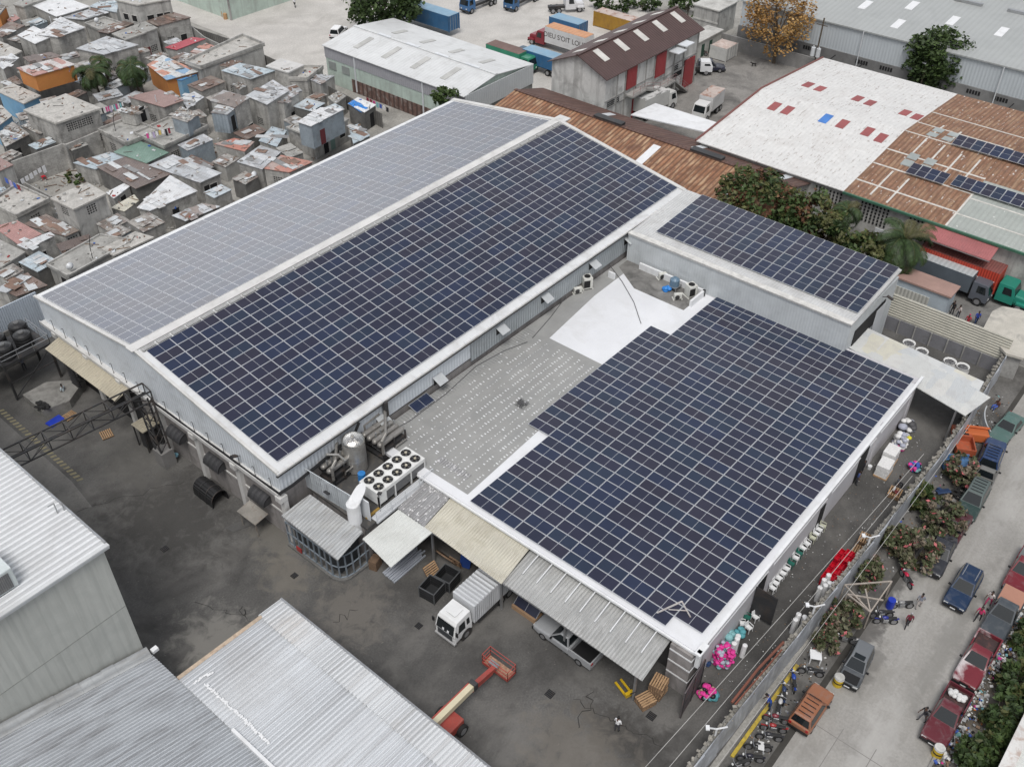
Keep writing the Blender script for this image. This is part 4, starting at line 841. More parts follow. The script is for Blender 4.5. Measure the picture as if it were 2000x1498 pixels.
for x0, n in ((77.8, 6), (79.9, 3), (94.9, 4), (97.6, 3), (99.4, 3)):
    b = M()
    for k in range(n):
        for r in range(3): b.box(x0+k*.32, 24.12, 3.75+r*.28, x0+k*.32+.17, 24.178, 3.92+r*.28)
    part('vent_blocks', b, VOID, RD)
b = M(); b.box(94.7, 24.1, 2.6, 97.2, 24.178, 3.3); part('window', b, VOID, RD)
st = thing('outside_stair', 'concrete landing and double stair on front of red door warehouse', 'stair', (90, 23, 0)); b = M()
b.box(82.0, 22.6, 4.15, 85.4, 24.0, 4.4); b.hexa([(85.4, 22.6, 4.15), (89.0, 22.6, 3.0), (89.0, 24, 3.0), (85.4, 24, 4.15)][::-1], [(85.4, 22.6, 4.4), (89.0, 22.6, 3.25), (89, 24, 3.25), (85.4, 24, 4.4)][::-1])
b.box(89.0, 22.6, 3.0, 93.2, 24, 3.25); b.hexa([(93.2, 22.6, 3.0), (97.2, 22.6, .1), (97.2, 24, .1), (93.2, 24, 3.0)][::-1], [(93.2, 22.6, 3.25), (97.2, 22.6, .35), (97.2, 24, .35), (93.2, 24, 3.25)][::-1]); part('steps', b, CONC, st)
b = M(); rail(b, [(82, 22.65, 4.4), (85.4, 22.65, 4.4), (89, 22.65, 3.25), (93.2, 22.65, 3.25), (97.2, 22.65, .35)], 1.0, .03); part('railing', b, mat('faded_pink_rail', (.32, .2, .2), .7), st)
for x in (88.9, 93.2): b = M(); b.box(x-.15, 22.7, 0, x+.15, 23.0, 3.0); part('pillar', b, CONC, st)
for x, z in ((92.6, 7.4), (94.6, 7.9)): b = M(); b.box(x, 22.2, z, x+2.2, 24.1, z+.14); part('canopy', b, STEELW, RD)

# --- white and rusty roofed hall on the right
HW = mat('whitewashed_roof', (.66, .655, .64), .7, var=.06, vs=.3, fine=.12, fs=2.2, corr=('y', .55, .35, .08), spots=((.42, .39, .37), 1.0, .63, (1.0, 3.6, 1)), dirt=(.52, .50, .48), da=.5, ds=.3)
HR = mat('rusty_patched_roof', (.26, .14, .085), .8, var=.3, vs=.5, fine=.2, fs=3, corr=('y', .55, .8, .5), spots=((.62, .59, .55), 1.0, .66, (1.3, 3.2, 1)), streak=((.3, 2, 1), (.40, .27, .17), .8), dirt=(.15, .085, .065), da=.5, ds=.5)
HG = mat('grey_green_roof', (.36, .385, .36), .7, var=.1, vs=.4, fine=.12, corr=('y', .55, .4, .15), spots=((.6, .61, .58), 2.6, .68), dirt=(.28, .30, .28), da=.5, ds=.4)
hx0, hxm, hx1, hz0, hzr = 73.0, 89.4, 108.3, 6.0, 7.6
zh = lambda x: hz0+(hzr-hz0)*(x-hx0)/(hxm-hx0) if x < hxm else hzr-(x-hxm)*(1.4/(hx1-hxm))
hall = thing('patched_hall', 'wide low hall with whitewashed and rusty patched tin roof', 'hall', (90, -15, 0))
b = M(); b.box(hx0+.4, -70, 0, hx1-.4, 6.4, 5.8); part('wall', b, RENDER, hall)
def roofpiece(m, y0, y1, xa=hx0, xb=hx1, name='roof', dz=0.0):
    b = M(); xs_ = [xa] + ([hxm] if xa < hxm < xb else []) + [xb]
    for p, q in zip(xs_[:-1], xs_[1:]): b.slab([(p, y0, zh(p)+dz), (q, y0, zh(q)+dz), (q, y1, zh(q)+dz), (p, y1, zh(p)+dz)], .12)
    part(name, b, m, hall)
roofpiece(HW, -13.2, 6.9); roofpiece(HR, -25.3, -13.202); roofpiece(HR, -70, -25.302, 84.0, hx1); roofpiece(HG, -70, -25.302, hx0, 83.998)
b = M()
for xa in (76.0, 80.4, 84.2, 89.4, 93.5, 98.5): b.slab([(xa, -25.3, zh(xa)+.03), (xa+.25, -25.3, zh(xa+.25)+.03), (xa+.25, -13.3, zh(xa+.25)+.03), (xa, -13.3, zh(xa)+.03)], .05)
for xa in (75.8, 79.5, 82.4): b.slab([(xa, -60, zh(xa)+.03), (xa+.2, -60, zh(xa+.2)+.03), (xa+.2, -25.4, zh(xa+.2)+.03), (xa, -25.4, zh(xa)+.03)], .05)
for y, x0_, x1_ in ((-16.0, 74, 80), (-18.2, 73.5, 79.5), (-16.2, 85, 95), (-18.6, 84.5, 95.5), (-21.0, 82, 88), (-23.3, 82, 88), (-25.3, 73, 84)):
    for k in range(int((x1_-x0_)/2)): xa = x0_+k*2; b.slab([(xa, y-.11, zh(xa)+.04), (xa+2.01, y-.11, zh(xa+2)+.04), (xa+2.01, y+.11, zh(xa+2)+.04), (xa, y+.11, zh(xa)+.04)], .05)
part('sealing_strip', b, mat('lime_strip', (.58, .56, .52), .8, var=.2, vs=2), hall)
for x, y in ((95.6, 3.1), (95.4, 1.2), (95.8, -4.1), (95.5, -6.0), (95.6, -10.8), (95.3, -12.5), (86.0, 3.1), (86, 1.2), (86.7, -6.2), (86.7, -9.6), (86.2, -11.6)):
    onroof(hall, 'roof_light', mat('faded_red_sheet', (.30, .085, .085), .7, var=.15), [(x-1.1, y-.55, zh(x-1.1)+.05), (x+1.1, y-.55, zh(x+1.1)+.05), (x+1.1, y+.55, zh(x+1.1)+.05), (x-1.1, y+.55, zh(x-1.1)+.05)], .1)
onroof(hall, 'roof_light', mat('blue_sheet', (.06, .20, .55), .6), [(85.6, -4.4, zh(85.6)+.06), (87.9, -4.4, zh(87.9)+.06), (87.9, -3.3, zh(87.9)+.06), (85.6, -3.3, zh(85.6)+.06)], .1)
for x, y in ((92.8, -16.3), (92.8, -18.2), (90.8, -16.3), (90.8, -18.2), (84.3, -16.6), (84.3, -18.7), (82.6, -16.6), (82.6, -18.7), (82.4, -24.6), (82.4, -26.6), (90.4, -25.2), (90.4, -27.0)):
    onroof(hall, 'skylight', mat('grey_skylight', (.33, .36, .35), .4), [(x-.7, y-.6, zh(x-.7)+.08), (x+.7, y-.6, zh(x+.7)+.08), (x+.7, y+.6, zh(x+.7)+.08), (x-.7, y+.6, zh(x-.7)+.08)], .1)
b = M(); b.box(hx0-.25, -70, 5.75, hx0+.0, -13.2, 6.0); part('green_gutter', b, mat('green_gutter', (.05, .14, .09), .6), hall)
b = M(); b.box(hx0, 6.9, 5.9, hx0+.2, 7.05, 6.1); b.beam((hx0, 6.95, 6.05), (hxm, 6.95, zh(hxm)+.03), .25, .2); b.beam((hxm, 6.95, zh(hxm)+.03), (hx1, 6.95, zh(hx1)+.03), .25, .2); part('red_edge_trim', b, mat('red_brown_trim', (.18, .07, .06), .7), hall)
for y0, y1 in ((-13.0, -9.3), (-18.8, -15.2), (-25.5, -21), (-41, -35)):
    b = M(); n = int((y1-y0)/.45)
    for k in range(n):
        for r in range(6): b.box(hx0+.33, y0+k*.45, 3.0+r*.42, hx0+.395, y0+k*.45+.2, 3.26+r*.42)
    part('vent_blocks', b, VOID, hall)
b = M(); b.box(hx0+.3, -20.3, 1.6, hx0+.39, -17.8, 2.7); part('window', b, STEELW, hall)
# loose solar panels on the hall
for row, (x, ys, n, lab) in enumerate(((80.0, -17.4, 4, 'front'), (80.4, -22.6, 9, 'middle'), (89.0, -19.2, 11, 'rear'))):
    for k in range(n):
        y = ys-(k+1)*1.13-(.0 if k < 4 else .0)
        solo_panel(frame_mat((x, y, zh(x)+.35), (1, 0, .16), (0, 1, 0)), 'solar panel on rusty hall roof, %s from left in the %s row' % (nth(k+1), lab), 'panels on the rusty hall')

# --- big grey warehouse far right
BW = thing('grey_warehouse', 'very large grey roofed warehouse with pale blue cladding at top right', 'warehouse', (150, -20, 0))
bx, bz = 119.3, 7.4
b = M(); b.box(bx+.3, -110, 0, 215, 27, bz-.2); part('wall', b, mat('pale_blue_cladding', (.50, .54, .565), .55, var=.05, vs=.3, fine=.03, corr=('y', .5, .4, .08)), BW)
b = M(); b.box(bx+.1, -110, 0, bx+.28, 27.1, 3.3); part('base_wall', b, mat('grey_base_wall', (.19, .19, .188), .9, var=.2, dirt=(.11, .11, .108), da=.5, ds=.4), BW)
b = M(); b.slab([(bx, -110, bz), (165, -110, bz+5), (165, 27.3, bz+5), (bx, 27.3, bz)], .2); b.slab([(165.01, -110, bz+5), (215, -110, bz), (215, 27.3, bz), (165.01, 27.3, bz+5)], .2)
part('roof', b, mat('grey_sheet_roof', (.37, .385, .38), .55, var=.05, vs=.2, fine=.06, corr=('y', .8, .4, .10), dirt=(.31, .325, .32), da=.5, ds=.3), BW)
zb = lambda x: bz+(x-bx)*5/(165-bx)
for px, py in ((1690, 12), (1780, 18), (1755, 44), (1860, 45), (1955, 67)):
    q = G(px, py, 8.2); x, y = q.x, q.y; onroof(BW, 'skylight', WHITE, [(x-1.6, y-.6, zb(x-1.6)+.08), (x+1.6, y-.6, zb(x+1.6)+.08), (x+1.6, y+.6, zb(x+1.6)+.08), (x-1.6, y+.6, zb(x-1.6)+.08)], .1)
for px, py in ((1890, 10), (1995, 32)):
    q = G(px, py, 9); b = M(); b.box(q.x-.3, q.y-2.2, zb(q.x), q.x+.3, q.y+2.2, zb(q.x)+.4); part('roof_vent', b, STEEL, BW)
for y in (14, 5, 1, -3.5, -12.5, -16.5, -21):
    b = M()
    for k in range(5): b.box(bx+.05, y-.9+k*.42, 2.3, bx+.095, y-.9+k*.42+.3, 2.9)
    part('vent_blocks', b, VOID, BW)
for y in (5.8, -15.5): b = M(); b.tube([(bx-.05, y, .2), (bx-.05, y, bz-.2)], .09, 6); part('downpipe', b, STEELW, BW)
for x, y in ((117.6, 12.0), (117.6, 9.4), (117.4, 4.6), (117.4, -18.3)):
    b = M(); b.tube([(x, y, 0), (x, y, 2.6), (x+.5, y-.2, 2.9), (x+1.0, y-.2, 2.9)], .1, 6); tag(b.build('vent_pipe', BLACK), {12.0: 'black bent vent pipe nearest the twin transformer pole', 9.4: 'second black vent pipe from the twin transformer pole', 4.6: 'black vent pipe by the middle of the grey warehouse wall', -18.3: 'black vent pipe right of the round green tree'}[y], 'pipe', 'vent pipes')
b = M(); b.box(116.8, 4, 0, 117.1, 29, 2.3); tag(b.build('yard_wall', mat('grey_yard_wall', (.25, .245, .238), .9, var=.2, dirt=(.15, .148, .142), da=.5, ds=.5)), 'plain grey yard wall below the yellow leaved tree', 'wall')

def blockhouse(name, label, x0, x1, y0, y1, h, wallm, roofm=CONCL, cat='building', par=.0):
    t = thing(name, label, cat, ((x0+x1)/2, (y0+y1)/2, 0)); b = M(); b.box(x0, y0, 0, x1, y1, h); part('wall', b, wallm, t)
    b = M(); b.box(x0-.2, y0-.2, h, x1+.2, y1+.2, h+.2); part('roof', b, roofm, t); return t
t = blockhouse('pale_blockhouse', 'grey two tier block house behind the red door warehouse', 120.0, 126, 31.4, 36.2, 4.4, RENDER); b = M(); b.box(119.9, 31.3, 2.2, 119.98, 36.2, 2.45); part('band', b, CONCL, t)
t = blockhouse('gate_hut', 'long low white hut with flat roof beside the grey wall', 108.8, 116.8, 28.6, 31.4, 2.7, mat('pale_hut', (.50, .50, .47), .85, var=.12, dirt=(.3, .29, .27), da=.5))
for x in (110.6, 113.0): b = M(); b.box(x, 28.5, .1, x+.8, 28.58, 2.1); part('door', b, mat('dark_green_door', (.03, .07, .05), .6), t)
def container(name, label, x0, x1, y0, y1, z0, h, wallm, roofm, cat='container', group=None):
    t = thing(name, label, cat, ((x0+x1)/2, (y0+y1)/2, z0), 0, group); b = M(); b.box(x0, y0, z0+.12, x1, y1, z0+h-.05); part('body', b, wallm, t)
    b = M(); b.box(x0+.03, y0+.03, z0+h-.05, x1-.03, y1-.03, z0+h); part('roof', b, roofm, t)
    b = M()
    for x in (x0, x1):
        for y in (y0, y1): b.box(x-.07, y-.07, z0, x+.07, y+.07, z0+h+.02)
    part('corner_post', b, wallm, t)
    b = M()
    for k in (.15, .4, .6, .85): b.tube([(x0-.05 if x1-x0 < y1-y0 else x0+.01, y0-.05, 0), (0, 0, 0)], .001) if 0 else b.box(x0+(x1-x0)*k-.03, y0-.06, z0+.15, x0+(x1-x0)*k+.03, y0-.01, z0+h-.15)
    part('lock_bar', b, STEEL, t); return t
CB = mat('blue_container', (.035, .14, .30), .55, var=.12, fine=.08, corr=('xy', .28, .8, .35), dirt=(.10, .16, .24), da=.4, ds=1)
CBR = mat('blue_container_roof', (.20, .34, .46), .6, var=.1, dirt=(.28, .33, .37), da=.5, ds=.6)
CY = mat('yellow_container', (.42, .23, .03), .55, var=.12, corr=('xy', .28, .8, .35), dirt=(.24, .11, .04), da=.5, ds=.8)
RUSTR = mat('rusted_white_roof', (.50, .42, .38), .8, var=.2, dirt=(.26, .10, .05), da=.9, ds=.9)
container('container', 'tall blue container behind the white gabled warehouse roof', 90.2, 92.8, 66.0, 78, 0.9, 2.7, CB, CBR)
container('container', 'blue container standing alone near the yellow one', 103.6, 106.2, 48.6, 54.8, 0, 2.6, CB, CBR)
container('container', 'long yellow container with rusty roof partly behind brown roof', 110.8, 113.3, 38.5, 50.6, 0, 2.6, CY, RUSTR)
container('container', 'small white storage container with rusted roof by the yard wall', 111.4, 114.9, 24.4, 27.4, 0, 2.2, mat('white_container', (.55, .55, .53), .7, var=.1, corr=('x', 1.1, .2, .1), dirt=(.35, .34, .32), da=.5), RUSTR)
# white flat carport roof in the rear yard
t = thing('carport', 'white flat sheet carport roof in the rear yard', 'carport', (80, 14, 0)); z = 4.2
pts = [G(1232, 224, z), G(1280, 202, z), G(1402, 240, z), G(1378, 258, z), G(1330, 235+6, z), G(1262, 244-6, z)]
b = M(); b.slab([pts[0], pts[1], pts[2], pts[3]], .15); part('roof', b, WHITE, t)
for q in (pts[0], pts[3]): b = M(); b.box(q.x+.3, q.y-.3, 0, q.x+.5, q.y-.1, 4.0) if q is pts[0] else b.box(q.x-.1, q.y+.2, 0, q.x+.1, q.y+.4, 4.0); part('post', b, STEEL, t)
b = M(); b.box(76.2, 9.6, .0, 76.4, 18.6, 3.2); part('shade_panel', b, VOID, t)  # black sheet standing in for the shade below the carport roof

def GX(px, py, x):
    d = _f + _r*((px-1000)/FOC) - _u*((py-749)/FOC); return CAM + d*((x-CAM.x)/d.x)
# --- right: red awning, pink shack, ribbed fence, slab, side canopy
lean_to('red_awning', 'faded red ribbed awning along the hall with green gutter', [GX(1808, 434, 72.9), GX(1951, 484, 72.9), GX(1951, 484, 72.9)+V((-2.3, 0, -.55)), GX(1808, 434, 72.9)+V((-2.3, 0, -.55))], mat('faded_red_tin', (.36, .13, .13), .65, var=.12, dirt=(.28, .12, .12), da=.4), n=30)
t = blockhouse('pink_roof_shack', 'pale blue shack with flat dusty pink roof beside the palms', 64.6, 66.9, -29.9, -22.6, 2.9, mat('shack_blue', (.42, .48, .53), .7, var=.1, dirt=(.33, .36, .38), da=.5), mat('dusty_pink_roof', (.36, .235, .20), .8, var=.12, dirt=(.3, .2, .17), da=.5))
b = M(); b.box(64.5, -28, .4, 64.59, -24, 2.0); part('louvre', b, mat('pale_louvre', (.5, .5, .46), .7, corr=('y', .4, .5, .4)), t)
rf = thing('ribbed_fence', 'cream ribbed metal fence leaning above a grey panel wall', 'fence', (60, -31, 0)); b = M()
b.ribs((59.3, -25.0, 1.6), (0, -12.8, 0), (.25, 0, 2.5), 9, .08); b.hexa([(59.35, -37.8, 1.6), (59.45, -37.8, 1.6), (59.45, -25, 1.6), (59.35, -25, 1.6)][::-1], [(59.6, -37.8, 4.1), (59.7, -37.8, 4.1), (59.7, -25, 4.1), (59.6, -25, 4.1)][::-1]); part('sheet', b, mat('cream_rib', (.50, .485, .42), .6, var=.07, corr=None, dirt=(.38, .37, .32), da=.4), rf)
b = M(); b.box(59.2, -37.8, 0, 59.3, -25, 1.6); part('wall', b, mat('violet_grey_panel', (.20, .20, .215), .8, var=.15, dirt=(.12, .12, .12), da=.5), rf)
for k in range(8): b = M(); b.box(59.08, -25.5-k*1.7, 0, 59.2, -25.38-k*1.7, 1.65); part('post', b, CONC, rf)
t = thing('rounded_slab_roof', 'weathered pale concrete slab roof with rounded end beyond ribbed fence', 'building', (66, -38, 0)); b = M()
pl_ = [G(1921, 640, 3.0), G(1938, 608, 3.0), G(1958, 598, 3.0), G(1990, 604, 3.0), G(2030, 618, 3.0), G(2000, 700, 3.0), G(1965, 690, 3.0)]
b.prism(pl_, 2.75, 3.0); part('roof', b, mat('lichen_slab', (.50, .475, .42), .9, var=.15, fine=.12, dirt=(.22, .215, .20), da=.6, ds=.5), t)
b = M(); c = sum(pl_, V())/7; b.prism([c+(p-c)*.93 for p in pl_], 0, 2.75); part('wall', b, CONC, t)
lean_to('side_canopy', 'large pale patched canopy roof at far end of the alley', [G(1640, 668, 4.55), G(1690, 638, 4.55), G(1922, 745, 4.0), G(1886, 812, 4.0)], mat('patchwork_tin', (.56, .57, .56), .6, var=.06, vs=.4, fine=.05, patch=([(.58, .59, .58), (.52, .54, .55), (.60, .58, .49), (.56, .57, .56), (.60, .60, .58)], 3.0, 1.3), dirt=(.42, .41, .40), da=.4, ds=.8), [(50.2, -37.2, 4), (46, -37.4, 4)], n=24)

# ================================================================== TREES
def leafmat(n, c, v=.5): return mat('leaf_'+n, c, .6, var=v, vs=1.6, fine=.35, fs=5, spec=.3)
LG = [leafmat('dark_green', (.032, .056, .017)), leafmat('mid_green', (.055, .088, .026)), leafmat('olive', (.095, .10, .036))]
LR = leafmat('red_leaf', (.11, .05, .026)); LY = [leafmat('ochre', (.38, .215, .07), .3), leafmat('tan', (.30, .165, .055), .3), leafmat('pale_ochre', (.46, .29, .11), .3)]
LFL = leafmat('pink_flower', (.50, .14, .15), .2); BARK = mat('bark', (.10, .08, .06), .9, var=.3, vs=2, fine=.3)
def leaf(b, c, s, mi):
    a = RND.uniform(0, 6.283); t = RND.uniform(-.9, .9); u = V((math.cos(a), math.sin(a), t)).normalized(); w_ = u.cross(V((RND.uniform(-1, 1), RND.uniform(-1, 1), RND.uniform(.2, 1)))).normalized()
    u = u*s; w_ = w_*s*.55; b.face([c-u, c+w_, c+u, c-w_], mi)
def crown(b, C_, R, ncl, nl, s, mis, fl=None):
    cl = []
    for i in range(ncl):
        d = V((RND.gauss(0, 1), RND.gauss(0, 1), RND.gauss(0, .9))).normalized(); k = RND.uniform(.45, 1.0)**.6
        c = C_ + V((d.x*R[0]*k, d.y*R[1]*k, d.z*R[2]*k)); cl.append(c); mi = RND.choice(mis); rr = min(R)*RND.uniform(.22, .42)
        for j in range(nl):
            e = V((RND.gauss(0, 1), RND.gauss(0, 1), RND.gauss(0, .7))).normalized()*rr*RND.uniform(.5, 1.05)
            leaf(b, c+e, s*RND.uniform(.7, 1.3), (mi if RND.random() < .75 else RND.choice(mis)) if fl is None or RND.random() > .035 else fl)
    return cl
def tree(name, label, base, C_, R, ncl, nl, s, mats, tr=.25, cat='tree', group=None):
    base = V(base); C_ = V(C_); t = thing(name, label, cat, base, 0, group); b = M(); cl = crown(b, C_-base, R, ncl, nl, s, list(range(len(mats)))); b.build('crown', mats, t)
    b = M(); top = (C_-base)*.75; b.tube([V((0, 0, -.1)), top*.4+V((.1, .05, 0)), top], [tr, tr*.8, tr*.55], 8)
    for c in RND.sample(cl, min(9, len(cl))): b.tube([top*RND.uniform(.45, .95), (top+c)/2+V((0, 0, .2)), c], [tr*.45, tr*.25, tr*.08], 5)
    b.build('trunk', BARK, t); return t
c = G(742, -4, 6.5); tree('broadleaf_tree', 'large dark green tree behind the white roofed warehouse', (c.x, c.y, 0), c, (6.4, 6.4, 5), 95, 48, .42, LG[:2], .4)
c = G(1522, 28, 8.0); tree('ochre_tree', 'tall tree with sparse golden brown leaves at the grey warehouse corner', (c.x+.5, c.y-.3, 0), c+V((0, 0, .3)), (4.0, 5.4, 6.2), 120, 38, .24, LY, .3)
c = G(1832, 118, 5.2); tree('round_green_tree', 'dense round dark green tree against the grey warehouse wall', (c.x, c.y, 0), c, (3.9, 4.6, 4.6), 150, 60, .32, LG[:2], .3)
c = G(1478, 392, 6.0); tree('mango_tree', 'wide green and reddish tree between raised wing and rusty shed', (c.x, c.y, 0), c, (4.4, 4.8, 3.2), 90, 46, .3, LG+LG[1:]+[LR], .3)
c = G(1582, 420, 5.5); tree('reddish_tree', 'tree with reddish leaves beside the whitewashed hall roof edge', (c.x, c.y, 0), c, (2.8, 3.4, 2.6), 60, 44, .28, [LG[1], LG[2], LG[2], LR], .22)
c = G(1600, 465, 4.5); tree('leafy_tree', 'lower green tree mass along the raised wing edge', (c.x, c.y, 0), c, (2.6, 5.0, 2.5), 80, 44, .3, LG, .22)
c = G(1690, 500, 4.0); tree('leafy_tree', 'bright green bushy tree left of the large palm', (c.x, c.y, 0), c, (2.2, 3.6, 2.4), 70, 44, .28, LG[1:], .2)
c = G(868, 190, 6.2); tree('papaya_tree', 'slim papaya tree between white warehouse and solar roof', (c.x, c.y, 0), c, (1.6, 1.6, 1.6), 16, 36, .34, [LG[1]], .12)
for i, (px, py, l) in enumerate(((735, 12+0, 0), )): pass
for px, py, l in ((1255, 2, 'dense hedge bush on the wall behind the brown roof'), (1190, 6, 'bushy shrub above the yellow container'), (1345, 14, 'green bush left of the grey block house')):
    c = G(px, py, 1.5); tree('hedge_bush', l, (c.x, c.y, 0), c, (2.2, 4.0, 1.8), 30, 36, .3, LG[:2], .1, 'bush')
def palm(label, top, L_, nf, tr=.17, h=None, droop=1.0):
    top = V(top); base = V((top.x+.3, top.y-.2, 0)); t = thing('palm_tree', label, 'palm tree', base); T_ = top-base; b = M()
    b.tube([V((0, 0, -.1)), T_*.5+V((.12, 0, 0)), T_], [tr*1.3, tr, tr*.85], 8); b.build('trunk', BARK, t)
    for i in range(nf):
        a = 2*math.pi*i/nf*2.4+RND.uniform(-.2, .2); el = RND.uniform(-.25, 1.15); l = L_*RND.uniform(.8, 1.1); pts = []; d = V((math.cos(a), math.sin(a), 0)); p = T_.copy(); ang = el
        for k in range(9):
            pts.append(p.copy()); p = p + (d*math.cos(ang)+V((0, 0, math.sin(ang))))*l/8; ang -= .26*droop*(1+.15*k)
        b = M(); b.tube(pts, [.04-.004*k for k in range(9)], 4, 0); sd2 = V((-d.y, d.x, 0))
        for k in range(1, 40):
            u = k/40*8; i0 = int(u); q = pts[i0].lerp(pts[min(8, i0+1)], u-i0); ll = l*.25*(math.sin(math.pi*(.12+.86*k/40))+.15); f_ = (pts[min(8, i0+1)]-pts[i0]).normalized()
            for s in (-1, 1):
                tip = q+sd2*s*ll*.8+f_*ll*.45+V((0, 0, -ll*.42)); wv = f_*.042*l/3.3; mid = q.lerp(tip, .5)+V((0, 0, .05)); b.face([q-wv*.5, mid-wv, tip, mid+wv, q+wv*.5], 1)
        b.build('frond', [LG[2], leafmat('palm', (.035, .062, .02), .4) if i % 9 else leafmat('palm_dry', (.085, .08, .035), .4)], t)
palm('slim palm standing before the hall wall window', G(1656, 412, 6.3), 2.9, 22)
palm('large spreading palm beside the faded red awning', G(1768, 466, 6.2), 4.5, 24, droop=.75)
palm('right palm of the slum pair with yellowing lower fronds', G(255, 132, 5.6), 4.0, 28)
palm('left palm of the slum pair behind orange walled house', G(178, 142, 5.2), 3.8, 26)
palm('short palm partly hidden between the two slum palms', G(197, 120, 5.4), 2.6, 16)
palm('low palm between bushes and pink roofed shack', G(1800, 430, 4.4), 2.2, 14)
b = M(); c = G(148, 338, .8); crown(b, V((0, 0, .5)), (1.6, 2.2, .7), 22, 30, .2, [0, 1]); tag(b.build('vegetable_patch', LG[1:3], loc=(c.x, c.y, 0)), 'bright green vegetable patch in walled slum courtyard', 'plants')
# ================================================================== HILLSIDE QUARTER: block houses and tin shacks
def tin(n, cs, sx=.85, sy=2.4, ax='x', **k): return mat('tin_'+n, cs[0], .6, var=.12, vs=.8, fine=.12, fs=5, patch=(cs, sx, sy) if len(cs) > 1 else None, corr=(ax, .22, .4, .18), dirt=k.get('dirt', (.20, .16, .14)), da=k.get('da', .5), ds=1.1)
S1, S2, S3, S4 = (.46, .48, .50), (.60, .62, .64), (.36, .37, .38), (.24, .20, .185)
T_SIL = tin('silver', [S1, S2, S1, S3]); T_SIL2 = tin('silver_rusted', [S1, S4, S2, S3, (.30, .24, .21)], 1.0, 2.2, 'y'); T_WHT = tin('white', [(.72, .73, .74)], dirt=(.50, .49, .48), da=.4)
T_WHT2 = tin('white_grey', [(.70, .71, .72), (.58, .60, .62), (.66, .67, .68)], 1.1, 3); T_RUST = tin('rust', [(.175, .125, .105), (.22, .155, .13), (.15, .115, .10), (.27, .23, .20)], .9, 2.4)
T_RUST2 = tin('rust_dark', [(.15, .12, .11), (.19, .15, .135), (.17, .13, .115)], 1.1, 3); T_PINK = tin('pink', [(.40, .22, .20)], dirt=(.30, .17, .16)); T_MAUVE = tin('mauve', [(.31, .205, .185)], dirt=(.26, .17, .155), da=.4)
T_CORAL = tin('coral', [(.50, .22, .17), (.48, .24, .19), (.42, .36, .33)], 1.4, 1.8); T_PSTR = tin('pink_striped', [(.44, .25, .22), (.60, .60, .59), (.46, .27, .23)], .9, 3); T_RED = tin('red', [(.42, .07, .09)], dirt=(.36, .07, .09), da=.3)
T_GRN = tin('green', [(.17, .27, .22)], dirt=(.22, .31, .27)); T_MULTI = tin('multi', [(.60, .62, .62), (.16, .34, .55), (.55, .19, .10), (.62, .62, .60), (.45, .26, .17)], 1.4, 1.8); T_BLU = tin('pale_blue', [(.45, .53, .58), (.52, .57, .60), (.40, .46, .50)], 1.2, 2.4)
T_SCR = tin('scrap', [(.30, .28, .26), (.46, .45, .43), (.22, .18, .16), (.38, .36, .33)], .6, .9, dirt=(.12, .11, .10), da=.7)
SLAB1 = mat('slab_grey', (.36, .355, .335), .9, var=.2, vs=.5, fine=.18, fs=4, dirt=(.16, .155, .145), da=.65, ds=.45); SLAB2 = mat('slab_pale', (.47, .455, .425), .9, var=.18, vs=.5, fine=.2, fs=4, dirt=(.20, .195, .18), da=.7, ds=.5)
TINW = mat('tin_wall', (.30, .35, .39), .6, var=.18, vs=.8, fine=.1, corr=('xy', .22, .5, .2), dirt=(.20, .20, .20), da=.5, ds=1); ORG = mat('orange_wall', (.50, .21, .06), .8, var=.1, dirt=(.42, .13, .05), da=.4, ds=1)
WMATS = dict(b=BLOCK, l=BLOCKL, r=RENDER, t=TINW, u=BLUEW, o=ORG, c=CONCD, g=GREENW)
DOORR = mat('door_maroon', (.14, .03, .035), .7); DOORG = mat('door_greygreen', (.20, .30, .27), .7)
PI = math.pi; HUTP = []; RUB = []; TINSET = [T_SIL, T_SIL2, T_RUST, T_RUST2, T_BLU, T_CORAL, T_MULTI, T_SCR, T_WHT2, T_PSTR]
SH1, SH2, SH3 = mat('sheet_pale', (.52, .54, .55), .6, var=.15, dirt=(.3, .25, .22), da=.5), mat('sheet_rust', (.20, .13, .10), .8, var=.3, dirt=(.3, .22, .18), da=.5), mat('sheet_dark', (.22, .22, .22), .7, var=.2)
